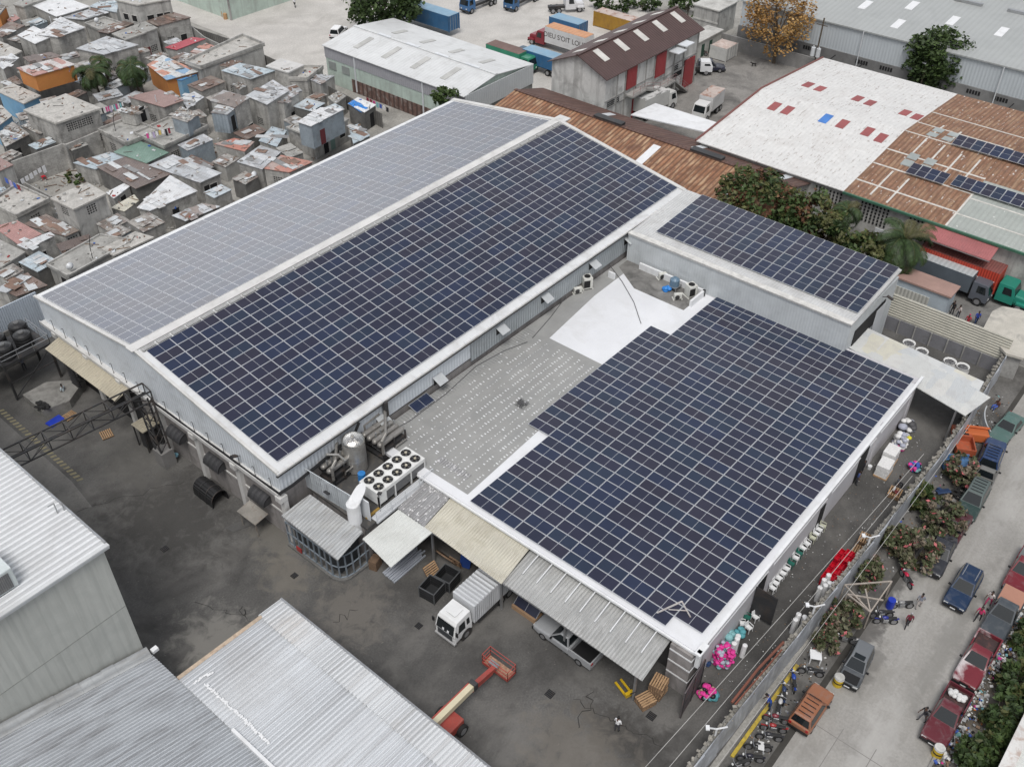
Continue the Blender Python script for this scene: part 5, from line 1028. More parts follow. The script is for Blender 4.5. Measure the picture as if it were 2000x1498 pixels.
def hut(name, label, q, z, wm, rm, ops='', t=.12, slope=0.0, par=0.0, ov=.94, z0=0.0, cat='house', rub=None):
    """q: roof corners left, back, right, near in the photograph; ops: openings, L/R wall, kind v(ent) d(oor) w(indow), fraction, level"""
    A, B, C, D = [G(p[0], p[1], z) for p in zip(q[0::2], q[1::2])]; c = (A+B+C+D)/4
    T = thing(name, label, cat, (c.x, c.y, z0)); T_ = lambda p: V((p.x, p.y, p.z))
    W = [c+(p-c)*ov for p in (A, B, C, D)]; h = z-t
    a2 = sum(W[i].x*W[(i+1) % 4].y-W[(i+1) % 4].x*W[i].y for i in range(4)); Wc = W if a2 > 0 else W[::-1]
    hs_ = lambda p: h + (slope if p in (W[0], W[1]) else 0)
    b = M(); b.hexa([(p.x, p.y, z0) for p in Wc], [(p.x, p.y, hs_(p)) for p in Wc]); part('wall', b, WMATS[wm], T)
    up = V((0, 0, slope)); b = M()
    b.slab([A+up, B+up, C, D], t)
    part('roof', b, rm, T); HUTP.append([A, B, C, D])
    bil = lambda u_, v_: A.lerp(B, u_).lerp(D.lerp(C, u_), v_) + V((0, 0, slope*(1-v_)))
    if rm in TINSET and (B-A).length*(D-A).length > 5:
        b = M(); ang = math.atan2((C-D).y, (C-D).x)
        for k in range(int(3+(B-A).length*(D-A).length/7)):
            q_ = bil(RND.uniform(.15, .85), RND.uniform(.15, .85)); b.obox(q_+V((0, 0, .03+.012*k)), (RND.uniform(1.2, 3.0), RND.uniform(.7, 1.0), .02), (RND.uniform(-.03, .03), RND.uniform(-.03, .03), ang+PI/2+RND.uniform(-.06, .06)), RND.choice([0, 0, 0, 1, 1, 2, 3]))
        part('loose_sheets', b, [rm, SH1, SH2, SH3], T)
    nr = rub if rub is not None else (46 if rm is T_SCR else 16 if rm in (SLAB1, SLAB2) else 7)
    for k in range(nr): RUB.append((bil(RND.uniform(.06, .94), RND.uniform(.06, .94))+V((0, 0, .04)), RND.random() < .16))
    if par:
        b = M(); R4 = [A, B, C, D]
        for i in range(4): p, q_ = c+(R4[i]-c)*.98, c+(R4[(i+1) % 4]-c)*.98; b.beam(p+V((0, 0, par/2)), q_+V((0, 0, par/2)), .18, par)
        part('parapet', b, WMATS['r' if wm == 't' else wm], T)
    for o in ops.split():
        side, kind, fr, lv = o[0], o[1], int(o[2])/10, int(o[3])
        p, q_ = (W[0], W[3]) if side == 'L' else (W[3], W[2]); d = (q_-p); d.z = 0; L_ = d.length; d.normalize(); n = V((d.y, -d.x, 0)); m = p+d*L_*fr; f = 2.75*lv+z0
        m.z = 0; b = M()
        def pl(x0, x1, za, zb, off, mi=0, tt=.03): b.hexa([m+d*x0+n*off+V((0, 0, za)), m+d*x1+n*off+V((0, 0, za)), m+d*x1-n*tt+V((0, 0, za)), m+d*x0-n*tt+V((0, 0, za))], [m+d*x0+n*off+V((0, 0, zb)), m+d*x1+n*off+V((0, 0, zb)), m+d*x1-n*tt+V((0, 0, zb)), m+d*x0-n*tt+V((0, 0, zb))], mi)
        if kind == 'v':
            for i in range(4):
                for j in range(4): pl(-.6+i*.32, -.6+i*.32+.2, f+1.1+j*.28, f+1.1+j*.28+.17, .012)
            part('vent_blocks', b, VOID, T)
        elif kind in 'dDG': pl(-.45, .45, f+.05, f+2.1, .03); part('door', b, {'d': VOID, 'D': DOORR, 'G': DOORG}[kind], T)
        elif kind == 'w':
            pl(-.55, .55, f+1.0, f+2.0, .02); w_ = part('window', b, VOID, T); b = M(); m0 = m
            for x0, x1, za, zb in ((-.62, .62, 2.0, 2.08), (-.62, .62, .9, 1.0), (-.62, -.55, 1.0, 2.0), (.55, .62, 1.0, 2.0)): pl(x0, x1, f+za, f+zb, .06)
            o2 = b.build('frame', CONCL); o2.parent = w_
        elif kind == 'B': pl(-.9, .9, f+.9, f+2.3, .05); part('shutter', b, ORG, T)
    return T
H = hut
H('block_house', 'big two storey grey block house with crumbling pale flat roof', (45,215, 128,183, 197,211, 108,241), 5.6, 'b', SLAB2, 'Rv31 Rv51 Rv71 Rv20 Rv80', .25)
H('painted_house', 'block house with bright orange upper walls and pink striped tin roof', (32,133, 113,113, 147,126, 66,149), 6.0, 'o', T_PSTR, '', .1, z0=3.6)
H('block_house', 'bare grey lower storey under the orange walled house', (33,140, 113,119, 146,133, 66,157), 3.6, 'r', SLAB1, '', .2)
H('painted_house', 'bright blue walled house with pale flat roof', (-6,178, 25,163, 80,187, 46,203), 3.3, 'u', SLAB2, 'Rw50', .15)
H('block_house', 'block house with blazing white tin roof at slum left', (35,73, 66,55, 106,70, 68,86), 4.6, 'b', T_WHT, 'Lv40', .1, .3)
H('block_house', 'block house under chequered white and rusty tin, blue tarp on wall', (72,68, 118,33, 167,54, 112,73), 4.9, 'b', T_WHT2, '', .1)
H('tin_house', 'long house with brilliant white sheet roof near top edge', (62,11, 118,-8, 176,13, 110,33), 3.8, 'r', T_WHT, 'Lv50', .1)
H('tin_house', 'grey tin roofed house between white roof and tall grey house', (120,35, 190,13, 223,21, 163,39), 3.4, 'b', T_SIL, '', .1)
H('tin_house', 'silver tin roof beside the tall grey house corner', (174,13, 205,-2, 232,2, 228,25), 3.6, 'r', T_BLU, '', .1)
H('block_house', 'tall two storey grey rendered house with windows at top', (224,0, 272,-14, 336,-2, 268,10), 6.8, 'r', SLAB2, 'Lw31 Lw71 Rw31 Rw61 Rw81', .2)
H('block_house', 'block house with dark rusty tin roof below the tall grey house', (284,42, 338,24, 373,34, 308,51), 4.4, 'b', T_RUST, 'Rw70 Rv30', .12)
H('block_house', 'grey house with mottled slab roof and maroon door', (218,66, 284,42, 308,55, 244,79), 4.5, 'r', SLAB1, 'Rv30 RD60 Rv80', .2)
H('block_house', 'long block house with streaky silver tin roof behind palms', (148,95, 208,71, 271,88, 203,107), 4.5, 'b', T_SIL, 'Rv20 Rv40', .1)
H('tin_shack', 'low shack with vivid red tin roof', (322,93, 375,73, 402,76, 345,98), 2.9, 'r', T_RED, '', .08)
H('block_house', 'block house with plain mauve brown roof', (249,189, 312,175, 359,196, 320,210), 3.9, 'b', T_MAUVE, 'Lv60', .1)
H('tin_shack', 'patchwork shack roofed in white, blue and orange sheets', (287,127, 318,108, 388,140, 325,157), 3.1, 'o', T_MULTI, '', .08)
H('tin_shack', 'small blue walled shack with bright blue roof by patchwork shack', (341,155, 379,142, 386,145, 353,158), 2.7, 'u', tin('bright_blue', [(.10, .30, .58)]), '', .06)
H('block_house', 'long grey house with junk strewn flat roof and low parapet', (361,123, 475,70, 518,88, 392,134), 4.0, 'r', SLAB2, '', .2, 0, .4)
H('block_house', 'flat concrete terrace house left of the laundry line', (192,256, 252,232, 312,258, 247,283), 3.2, 'b', SLAB1, 'Lv40 Rv20', .2, 0, .35)
H('block_house', 'wide concrete terrace house with washing and tin hut on roof', (262,262, 330,232, 408,248, 320,289), 3.3, 'b', SLAB1, 'Rv40 Rv20', .2, 0, .3)
H('block_hut', 'small block hut with debris covered roof on the terrace', (232,218, 262,207, 290,209, 261,224), 5.0, 'l', T_SCR, 'Rd60', .1, z0=3.3)
H('tin_hut', 'blue grey tin hut with rubble on its roof on the terrace', (334,229, 352,208, 389,222, 366,239), 5.4, 't', T_SCR, '', .1, z0=3.3)
H('tin_shack', 'shack with plain green tin roof', (222,297, 267,273, 330,298, 286,319), 2.9, 'b', T_GRN, '', .08)
H('tin_shack', 'ramshackle shack with scrap strewn roof at left edge', (-4,262, 24,238, 58,262, 10,287), 3.2, 'c', T_SCR, 'Ld50 Rd40', .1)
H('tin_shack', 'scrap roofed lean-to under the big block house', (40,246, 78,232, 110,250, 76,262), 3.0, 'b', T_SCR, '', .1)
H('block_house', 'new grey block house with mottled flat roof and square vents', (98,387, 170,356, 208,378, 143,409), 5.4, 'r', SLAB2, 'Rv51 Rd60 Lv51', .2)
H('tin_shack', 'shack with pink ribbed tin roof at left edge', (-14,443, 34,431, 82,457, 36,478), 3.1, 'b', T_PINK, '', .08)
H('tin_shack', 'block shack with white tin edge and small dark window', (33,478, 98,453, 107,460, 52,487), 3.2, 'b', T_WHT2, 'Rw40', .08)
H('tin_shack', 'low rusty tin shack left of the new grey house', (44,438, 90,418, 155,450, 128,462), 2.6, 'b', T_RUST, 'Rv50', .08)
H('tin_shack', 'wide shack with dark brown rusted tin roof', (188,326, 246,306, 339,338, 265,369), 2.8, 'c', T_RUST2, '', .08)
H('tin_shack', 'shack with broad pale grey tin roof and open front', (290,323, 338,302, 433,338, 391,357), 3.0, 'b', T_SIL, 'Rd30 Rw60', .08)
H('tin_shack', 'shack with bright new tin roof and blue tarp patch', (267,406, 332,342, 386,373, 292,412), 3.2, 'b', T_WHT2, 'Rd50', .08)
H('tin_shack', 'low rust streaked tin roof against the boundary wall', (335,421, 395,397, 431,403, 362,432), 2.4, 'c', T_SIL2, '', .08)
H('tin_shack', 'cream and white tin lean-to between grey house and tarp roof', (216,406, 262,380, 272,392, 243,413), 2.5, 'b', tin('cream', [(.52, .49, .38), (.62, .62, .60)], .9, 3), '', .08)
H('tin_shack', 'little shack with white tin roof and dark doorway', (207,376, 244,357, 254,364, 222,388), 2.6, 'b', T_WHT, 'Rd50', .08)
H('tin_shack', 'shack with pale weathered tin beside the vegetable patch', (142,318, 214,297, 246,306, 186,331), 2.5, 'b', T_BLU, '', .08)
H('block_house', 'concrete terrace at left edge above the pink roof', (-20,397, 34,362, 98,391, 32,424), 3.0, 'b', SLAB2, 'Rv50', .2, 0, .3)
H('block_house', 'grey house with faded pinkish roof at left edge', (-26,322, 0,308, 26,322, -5,336), 4.2, 'r', T_MAUVE, '', .1)
H('block_house', 'low house with lichened slab roof at left edge', (-40,520, -5,466, 50,492, 4,521), 3.0, 'r', SLAB1, 'Rv50', .2)
H('block_house', 'long flat roofed concrete house beside the solar warehouse', (90,518, 196,459, 262,470, 133,541), 3.0, 'r', SLAB1, 'Ld60', .2, 0, .2)
H('block_house', 'grey slab roof littered with planks near the solar roof', (197,486, 264,452, 301,463, 222,499), 3.1, 'r', SLAB2, '', .2)
H('tin_shack', 'rusty ribbed tin roof beside the pale blue metal wall', (14,570, 60,538, 93,557, 32,579), 2.5, 'c', T_RUST, '', .08)
H('tin_shack', 'pale sheet roof strip above the rusty ribbed roof', (-10,566, 40,536, 62,540, 12,572), 2.7, 'r', T_SIL, '', .08)
H('tin_house', 'house with streaky blue silver tin roof beside whitish slab roof', (432,138, 468,123, 538,138, 489,155), 4.2, 'b', T_BLU, 'Lv30', .08)
H('block_house', 'block house with clean whitish slab roof near the slatted fence', (519,129, 548,114, 594,127, 563,142), 4.6, 'l', mat('slab_white', (.56, .555, .54), .9, var=.1, dirt=(.42, .41, .39), da=.5), '', .2)
H('block_house', 'terrace house with low parapet below the slatted fence', (563,156, 594,132, 632,133, 600,157), 3.4, 'l', SLAB2, 'Rd40', .2, 0, .4)
H('tin_house', 'large house with pale grey tin roof beside washing yard', (480,187, 533,156, 566,177, 521,205), 4.8, 'l', T_SIL, 'Lv50', .08)
H('tin_house', 'narrow grey tin roof wing over the washing yard', (537,199, 562,176, 585,182, 553,201), 4.2, 'r', T_SIL2, 'Rd50', .08)
H('tin_house', 'tall block house with brown and silver tin roof', (410,197, 436,176, 488,191, 459,210), 5.6, 'l', tin('brown_silver', [(.20, .17, .155), (.42, .43, .43), (.24, .20, .18)], 2.0, 2.0), 'Rw80', .08)
H('tin_hut', 'blue grey tin box hut raised on the tall block house', (411,220, 432,206, 459,212, 444,224), 5.4, 't', T_SIL2, 'Rd60', .08, z0=2.6)
H('tarp_hut', 'small plank hut with white roof and bright blue tarp', (679,203, 699,190, 735,205, 712,220), 2.9, 'c', T_WHT, 'Rd60', .08)
H('block_house', 'two storey house with blue grey tin clad upper floor', (580,238, 626,210, 673,213, 607,247), 6.5, 't', T_WHT2, 'RD30', .08, z0=3.2)
H('block_house', 'grey concrete ground floor with green door under tin storey', (558,248, 632,221, 682,232, 613,270), 3.2, 'r', SLAB1, 'Rd30 RG50 Rw80', .25)
H('tin_shack', 'little silver tin roof beside the two storey tin house', (505,275, 531,247, 560,255, 541,287), 2.7, 'b', T_BLU, '', .08)
H('tin_shack', 'low shack with patchy pink tin roof', (418,281, 457,270, 497,277, 478,296), 2.7, 'b', T_CORAL, '', .08)
H('tin_house', 'block house with silver tin roof and open front', (462,316, 508,284, 549,297, 512,331), 3.2, 'b', T_SIL, 'Rd40', .08)
H('tin_house', 'block house with coral painted tin beside the boundary wall', (513,329, 549,303, 612,316, 565,337), 3.1, 'l', T_CORAL, 'Lv50', .08)
H('tin_shack', 'pale sheet roof beside the two storey tin house corner', (681,248, 700,242, 723,265, 690,281), 2.4, 'r', T_BLU, '', .08)
H('block_house', 'old brown tin roofed house at far left', (-14,64, 18,42, 49,50, 3,73), 3.6, 'b', T_RUST, 'Rv50', .1)
H('block_house', 'house with blank pale concrete roof at far left', (-26,112, -2,80, 43,100, 2,119), 3.8, 'b', SLAB2, 'Rv50', .2)
H('tin_shack', 'pale sheet roof at far left under the blank concrete roof', (-6,126, 22,104, 37,114, 6,136), 4.0, 'r', T_WHT2, '', .08)
H('tin_shack', 'dark striped tin roof behind the pink striped roof', (44,112, 98,102, 122,110, 58,123), 4.3, 'b', T_RUST2, '', .08)
H('tin_shack', 'small rose tin roof under the top left corner', (13,40, 28,28, 39,36, 24,44), 3.4, 'r', T_PINK, '', .08)
H('block_house', 'house with maroon painted wall at top left corner', (-20,20, -2,5, 12,12, -2,30), 5.0, 'o', SLAB1, '', .2)
H('block_house', 'long pale wall house along the top edge', (25,9, 62,-14, 108,-10, 45,14), 4.2, 'l', SLAB1, 'Rv20', .2)
H('block_house', 'concrete terrace with satellite dish beyond white roofs', (166,48, 205,36, 240,48, 196,62), 3.2, 'r', SLAB1, '', .2, 0, .3)
H('tin_shack', 'brown rusted tin strip roofs beside the mottled slab', (190,62, 250,38, 266,44, 212,66), 3.4, 'c', T_RUST, '', .08)
H('tin_shack', 'small silver and white tin roof above the terrace', (353,192, 379,179, 399,190, 366,213), 3.0, 'b', T_SIL, '', .08)
H('tin_shack', 'rusty sloping tin roof at foot of the big block house', (356,315, 374,302, 419,322, 400,330), 2.3, 'c', T_RUST, '', .08)
H('tin_shack', 'scrap tin shed between silver house and tall block house', (455,166, 472,158, 485,165, 468,176), 3.0, 'b', T_SCR, '', .08)
H('tin_shack', 'low brown tin roof behind the streaky blue silver roof', (428,128, 452,118, 475,120, 448,132), 3.6, 'b', T_RUST, '', .08)
H('tin_shack', 'grey tin roof edge by the slatted boundary fence', (606,156, 628,146, 654,148, 626,165), 3.2, 'r', T_SIL2, '', .08)
H('block_house', 'low block room with grey slab below the slatted fence', (640,190, 660,178, 676,188, 655,204), 2.6, 'b', SLAB1, '', .2)
H('tin_shack', 'speckled pink and rust roof behind the red tin roof', (375,104, 402,84, 424,92, 398,108), 3.0, 'r', T_CORAL, '', .08)
H('tin_shack', 'rusty corrugated roof along the parapet of the long grey house', (350,122, 372,104, 398,110, 372,128), 3.0, 'r', T_SCR, '', .08)
H('tin_house', 'low shed roofed in grey tin at the left margin', (-30,233, 2,205, 24,226, -8,250), 2.8, 'u', SLAB2, 'Rw50', .1)
H('tin_shack', 'rusty shed roof beneath the orange walled house', (2,160, 30,148, 44,160, 14,172), 2.6, 'r', T_RUST, '', .08)
# filler: sheds glimpsed between the houses
# walls of the quarter
def wallrun(name, label, pts, z, m, th=.2, cap=None, cat='wall'):
    t = thing(name, label, cat, (0, 0, 0)); P_ = [G(p[0], p[1], z) for p in pts]; b = M()
    for a, c in zip(P_[:-1], P_[1:]):
        d = (c-a); d.z = 0; n = V((-d.y, d.x, 0)).normalized()*th/2; b.hexa([(a+n)*1, (a-n), (c-n), (c+n)], [], 0) if 0 else b.hexa([V((q.x, q.y, 0)) for q in (a-n, c-n, c+n, a+n)], [V((q.x, q.y, z)) for q in (a-n, c-n, c+n, a+n)], 0)
    part('wall', b, m, t)
    if cap:
        b = M()
        for a, c in zip(P_[:-1], P_[1:]): b.beam(a+V((0, 0, .05)), c+V((0, 0, .05)), th+.1, .12)
        part('coping', b, cap, t)
    return t
BWALL = mat('boundary_wall', (.095, .095, .093), .9, var=.4, vs=1.2, fine=.2, brick=.7, dirt=(.2, .2, .195), da=.6, ds=.8)
t = thing('boundary_wall', 'long dark block boundary wall between slum and solar warehouse', 'wall', (30, 44, 0)); b = M(); b.box(-1, 43.2, 0, 64, 43.45, 2.9)
for k in range(40): x = -1+k*1.62+RND.uniform(0, .6); b.box(x, 43.2, 2.9, x+RND.uniform(.3, 1.3), 43.45, 2.9+RND.uniform(.1, .35))
part('wall', b, BWALL, t)
wallrun('courtyard_wall', 'high block courtyard wall behind the vegetable patch', [(22, 316), (122, 281), (128, 283)], 3.6, BLOCK, .2)
wallrun('courtyard_wall', 'block wall under the big two storey house', [(128, 283), (192, 256)], 3.4, BLOCK, .2)
wallrun('courtyard_wall', 'low plastered wall by the red chair courtyard', [(40, 352), (100, 384)], 1.6, CONC, .2)
wallrun('slatted_fence', 'dark slatted fence along the pale gravel road', [(373, 52), (452, 78), (560, 128), (640, 168), (745, 222)], 2.2, mat('slat_fence', (.16, .155, .145), .9, var=.3, corr=('y', .5, .4, .5), dirt=(.25, .24, .23), da=.5), .12)
wallrun('courtyard_wall', 'concrete wall edge along the gravel lot beyond red roof', [(372, 50), (398, 72), (440, 92)], 2.4, CONC, .2)
GB = blockhouse('pale_green_store', 'pale green metal store standing on the gravel lot', 71.2, 90, 101.2, 122, 5.0, GREENW); b = M(); b.box(76, 101.1, 3.2, 78, 101.18, 3.9); part('window', b, VOID, GB); b = M(); b.box(71.1, 101.05, 0, 71.4, 101.3, 5.0); part('corner_post', b, CONC, GB)
# washing lines, tarps, bits
CL = [cloth(n, c) for n, c in (('white', (.75, .75, .76)), ('pink', (.62, .08, .28)), ('blue', (.06, .12, .45)), ('teal', (.25, .55, .58)), ('maroon', (.25, .03, .05)), ('black', (.02, .02, .025)), ('yellow', (.6, .45, .12)), ('lilac', (.45, .38, .55)))]
def washing(label, a, c, z, cols, drop=.8):
    t = thing('washing_line', label, 'washing line', (0, 0, 0)); A, B = G(a[0], a[1], z), G(c[0], c[1], z); b = M(); b.tube([A, (A+B)/2-V((0, 0, .12)), B], .015, 4); part('line', b, BLACK, t); n = len(cols)
    for i, ci in enumerate(cols):
        p = A.lerp(B, (i+.15)/n); q = A.lerp(B, (i+.85)/n); d = RND.uniform(.6, 1.2)*drop; sd2 = (q-p).cross(V((0, 0, 1))).normalized()*.05; b = M()
        b.hexa([p-V((0, 0, d))+sd2, q-V((0, 0, d*RND.uniform(.8, 1.1)))+sd2, q+sd2*.3, p+sd2*.3], [p-V((0, 0, d))+sd2*1.6, q-V((0, 0, d))+sd2*1.6, q+sd2*.9, p+sd2*.9]); part('cloth', b, CL[ci], t)
washing('bright pink, white and teal clothes hung by the mauve roof', (197, 212), (240, 200), 4.4, [5, 0, 1, 1, 7, 0, 3, 1, 0, 3, 0])
washing('pink and white washing on the terrace with the tin hut', (284, 262), (332, 250), 4.4, [1, 0, 7, 0, 6, 0, 5, 4])
washing('white washing strung across the courtyard with red chair', (38, 352), (88, 322), 3.0, [0, 0, 0, 0, 0, 0])
washing('blue and dark clothes over the terrace edge at left', (8, 346), (40, 364), 3.9, [2, 7, 2, 4])
washing('coloured clothes drying below the white warehouse slats', (715, 190), (760, 212), 2.2, [4, 4, 1, 3, 2, 0, 5])
washing('dark purple washing in the yard under grey tin wing', (552, 208), (606, 196), 2.6, [7, 5, 7, 2, 0, 1, 5, 7, 0])
washing('white sheets drying by the boundary wall', (240, 456), (266, 430), 2.6, [0, 0, 0, 5, 2])
def tarp(label, pts, m):
    b = M(); n = 4; A, B, C, D = [V(p) for p in pts]; g = []
    for i in range(n+1):
        g.append([A.lerp(B, i/n).lerp(D.lerp(C, i/n), j/n)+V((RND.uniform(-.1, .1), RND.uniform(-.1, .1), RND.uniform(-.08, .08))) for j in range(n+1)])
    for i in range(n):
        for j in range(n): b.face([g[i][j], g[i+1][j], g[i+1][j+1], g[i][j+1]])
    o = b.build('tarpaulin', m, smooth=True); md = o.modifiers.new('s', 'SOLIDIFY'); md.thickness = .04; return tag(o, label, 'tarpaulin', None)
BT = paint('blue_tarp', (.02, .10, .42), .45)
tarp('bright blue tarpaulin over the small plank hut', [G(678, 203, 3.05), G(690, 196, 3.05), G(718, 211, 3.05), G(708, 222, 2.5)], paint('tarp_azure', (.03, .22, .62), .45))
tarp('dark blue tarpaulin hanging on block house wall', [G(130, 66, 4.7), G(146, 62, 4.7), G(149, 79, 3.0), G(138, 84, 2.8)], BT)
tarp('blue tarpaulin slung under the bright tin roof', [G(312, 402, 3.0), G(338, 392, 3.0), G(345, 408, 2.0), G(318, 414, 2.0)], BT)
tarp('pale grey sheet hanging over the orange wall', [G(88, 143, 5.9), G(138, 129, 5.9), G(136, 148, 4.6), G(98, 156, 4.6)], CL[7])
def dish(label, p):
    t = thing('satellite_dish', label, 'satellite dish', p); b = M(); rows = []
    for i in range(4): r = .42*i/3+.02; rows.append([(r*math.cos(k*math.pi/6), -.25+.12*(i/3)**2*3-.2, .7+r*math.sin(k*math.pi/6)) for k in range(12)])
    b.loft(rows, caps=False); b.face(rows[0]); o = b.build('reflector', STEELW, t, smooth=True); b = M(); b.tube([(0, 0, 0), (0, 0, .5), (0, -.25, .7)], .03, 5); b.build('mast', STEEL, t)
dish('satellite dish on the long flat roof beside the warehouse', G(139, 530, 3.0)); dish('satellite dish on the ground by the tall block house', G(497, 262, .3)); dish('white satellite dish on the wall of the open fronted silver house', G(497, 350, 1.8)); dish('satellite dish on the terrace beyond white roofs', G(190, 48, 3.2))
for px, py, l in ((181, 505, 'thin bent antenna pole on the long flat roof'), (226, 258, 'thin pole on the concrete terrace')):
    p = G(px, py, 3.1); b = M(); b.tube([(0, 0, 0), (.1, 0, 1.4), (.5, .2, 2.6)], .04, 5); tag(b.build('antenna_pole', BLACK, loc=p), l, 'pole')
for px, py, z0, h, l in ((113, 70, 0, 4.7, 'white drain pipe on the block house with blue tarp'), (126, 255, 0, 5.3, 'pale drain pipe down the big two storey block house'), (318, 232, 3.3, 1.6, 'white pipe at corner of the mauve roofed house'), (500, 200, 0, 3.0, 'dark pole beside the tall block house wall')):
    p = G(px, py+18, 0); b = M(); b.tube([(0, 0, 0), (0, 0, h)], .07, 6); tag(b.build('drain_pipe', STEELW if 'white' in l or 'pale' in l else BLACK, loc=(p.x, p.y, z0)), l, 'pipe')
p = G(84, 345, .4); t = thing('red_chair', 'bright red plastic chair alone in the walled courtyard', 'chair', (p.x, p.y, 0)); RC = paint('red_chair', (.55, .01, .03)); b = M(); b.box(-.25, -.25, .42, .25, .25, .46); b.build('seat', RC, t); b = M(); b.box(-.25, .22, .46, .25, .27, .95); b.build('backrest', RC, t)
for x in (-.22, .22):
    for y in (-.22, .22): b = M(); b.box(x-.03, y-.03, 0, x+.03, y+.03, .42); b.build('leg', RC, t)
# small sheds that fill the gaps between the houses
def inpoly(q, P_):
    sg = [ (P_[(i+1) % 4].x-P_[i].x)*(q.y-P_[i].y)-(P_[(i+1) % 4].y-P_[i].y)*(q.x-P_[i].x) for i in range(4)]
    return all(v > 0 for v in sg) or all(v < 0 for v in sg)
PLM = [V((G(255, 132, 5.6).x+.3, G(255, 132, 5.6).y, 0)), V((G(178, 142, 5.2).x, G(178, 142, 5.2).y, 0)), V((G(197, 120, 5.4).x, G(197, 120, 5.4).y, 0))]
cnt = 0; tries = 0
while cnt < 85 and tries < 6000:
    tries += 1; px, py = RND.uniform(-10, 650), RND.uniform(10, 600); z = RND.uniform(2.0, 3.0); c = G(px, py, z)
    if c.y < 46.8 or c.x > 57 or (35 < px < 205 and 285 < py < 385) or c.y > 122: continue
    if c.y > 95 and c.x > 50: continue
    L_, W_ = RND.uniform(2.2, 4.6), RND.uniform(1.8, 3.4); rz = RND.uniform(-.25, .25); R_ = Matrix.Rotation(rz, 3, 'Z')
    Q = [c+R_ @ V((x, y, 0)) for x, y in ((-L_/2, W_/2), (L_/2, W_/2), (L_/2, -W_/2), (-L_/2, -W_/2))]; smp = Q+[c]+[(Q[i]+Q[(i+1) % 4])/2 for i in range(4)]
    if any(inpoly(q, P_) for q in smp for P_ in HUTP) or any((q-c).length < .5 for P_ in HUTP for q in P_) or any(V((c.x-p.x, c.y-p.y, 0)).length < 2.6 for p in PLM): continue
    if any(inpoly(v, Q) for P_ in HUTP for v in P_+[sum(P_, V())/4]): continue
    rm = RND.choice([T_RUST, T_RUST2, T_SIL, T_SIL2, T_SCR, T_SCR, T_SIL2, T_BLU, SLAB1]); cnt += 1
    T = thing('tin_shed', 'small low tin roofed shed squeezed into a gap between slum houses', 'shed', (c.x, c.y, 0), 0, 'small sheds between slum houses'); b = M(); Wc = [c+(q-c)*.94 for q in Q][::-1]
    b.hexa([(q.x, q.y, 0) for q in Wc], [(q.x, q.y, z-.08) for q in Wc]); part('wall', b, RND.choice([BLOCK, RENDER, TINW, CONCD]), T); b = M(); sl_ = V((0, 0, RND.uniform(0, .3))); b.slab([Q[0]+sl_, Q[1]+sl_, Q[2], Q[3]], .08)
    for k in range(3): q_ = c+R_ @ V((RND.uniform(-.3, .3)*L_, RND.uniform(-.3, .3)*W_, .0))+sl_*.6; b.obox(q_+V((0, 0, .05+.02*k)), (RND.uniform(.8, 1.8), .8, .02), (0, 0, rz+RND.uniform(-.2, .2)), RND.choice([0, 1, 2]))
    part('roof', b, [rm, SH1, SH2], T); HUTP.append(Q)
    for k in range(8): RUB.append((c+R_ @ V((RND.uniform(-.45, .45)*L_, RND.uniform(-.45, .45)*W_, .06)), RND.random() < .3))
print('infill', cnt)
# rubble strewn on roofs and between houses (countless)
b = M()
for k in range(1500):
    c = G(RND.uniform(-10, 650), RND.uniform(10, 600), 0)
    if 46.5 < c.y < 122 and c.x < 57 and not (c.y > 95 and c.x > 50): RUB.append((c+V((0, 0, .06)), RND.random() < .2))
RBM = [CONC, CONCL, CONCD, WOODD, SH2, SH1, cloth('scrap_red', (.35, .05, .05)), cloth('scrap_blue', (.06, .14, .4)), STEELW]
for q, plank in RUB:
    if plank: b.obox(q, (RND.uniform(.6, 1.7), .09, .05), (0, RND.uniform(-.06, .06), RND.uniform(0, 3)), RND.choice([3, 3, 4, 2]))
    else: s = RND.uniform(.1, .42); b.obox(q, (s, s*RND.uniform(.3, 1.2), RND.uniform(.04, .2)), (RND.uniform(-.3, .3), RND.uniform(-.3, .3), RND.uniform(0, 3)), RND.choices(range(9), [6, 6, 5, 3, 3, 4, .5, .6, 2])[0])
tag(b.build('rubble', RBM), 'broken blocks, stones and planks strewn over the slum roofs', 'rubble', kind='stuff')
# barrels and drums at the pale green store
for k, (px, py, c) in enumerate(((432, 24, (.08, .05, .04)), (437, 33, (.42, .25, .12)), (441, 38, (.45, .27, .14)), (443, 26, (.03, .03, .03)), (424, 24, (.04, .035, .03)), (414, 18, (.10, .09, .08)))):
    p = G(px, py, 0); b = M(); b.cyl((0, 0, 0), (0, 0, 1.0), .36, n=12); b.cyl((0, 0, .35), (0, 0, .38), .38, n=12); b.cyl((0, 0, .66), (0, 0, .69), .38, n=12)
    tag(b.build('barrel', paint('barrel%d' % k, c, .6), loc=p), ['dark brown barrel by the pale green store wall', 'ochre barrel nearest the store corner', 'tan barrel in front of the store corner', 'black barrel against the store wall', 'sooty barrel left of the brown barrel', 'grey barrel at the left end of the row'][k], 'barrel', 'barrels by the green store')
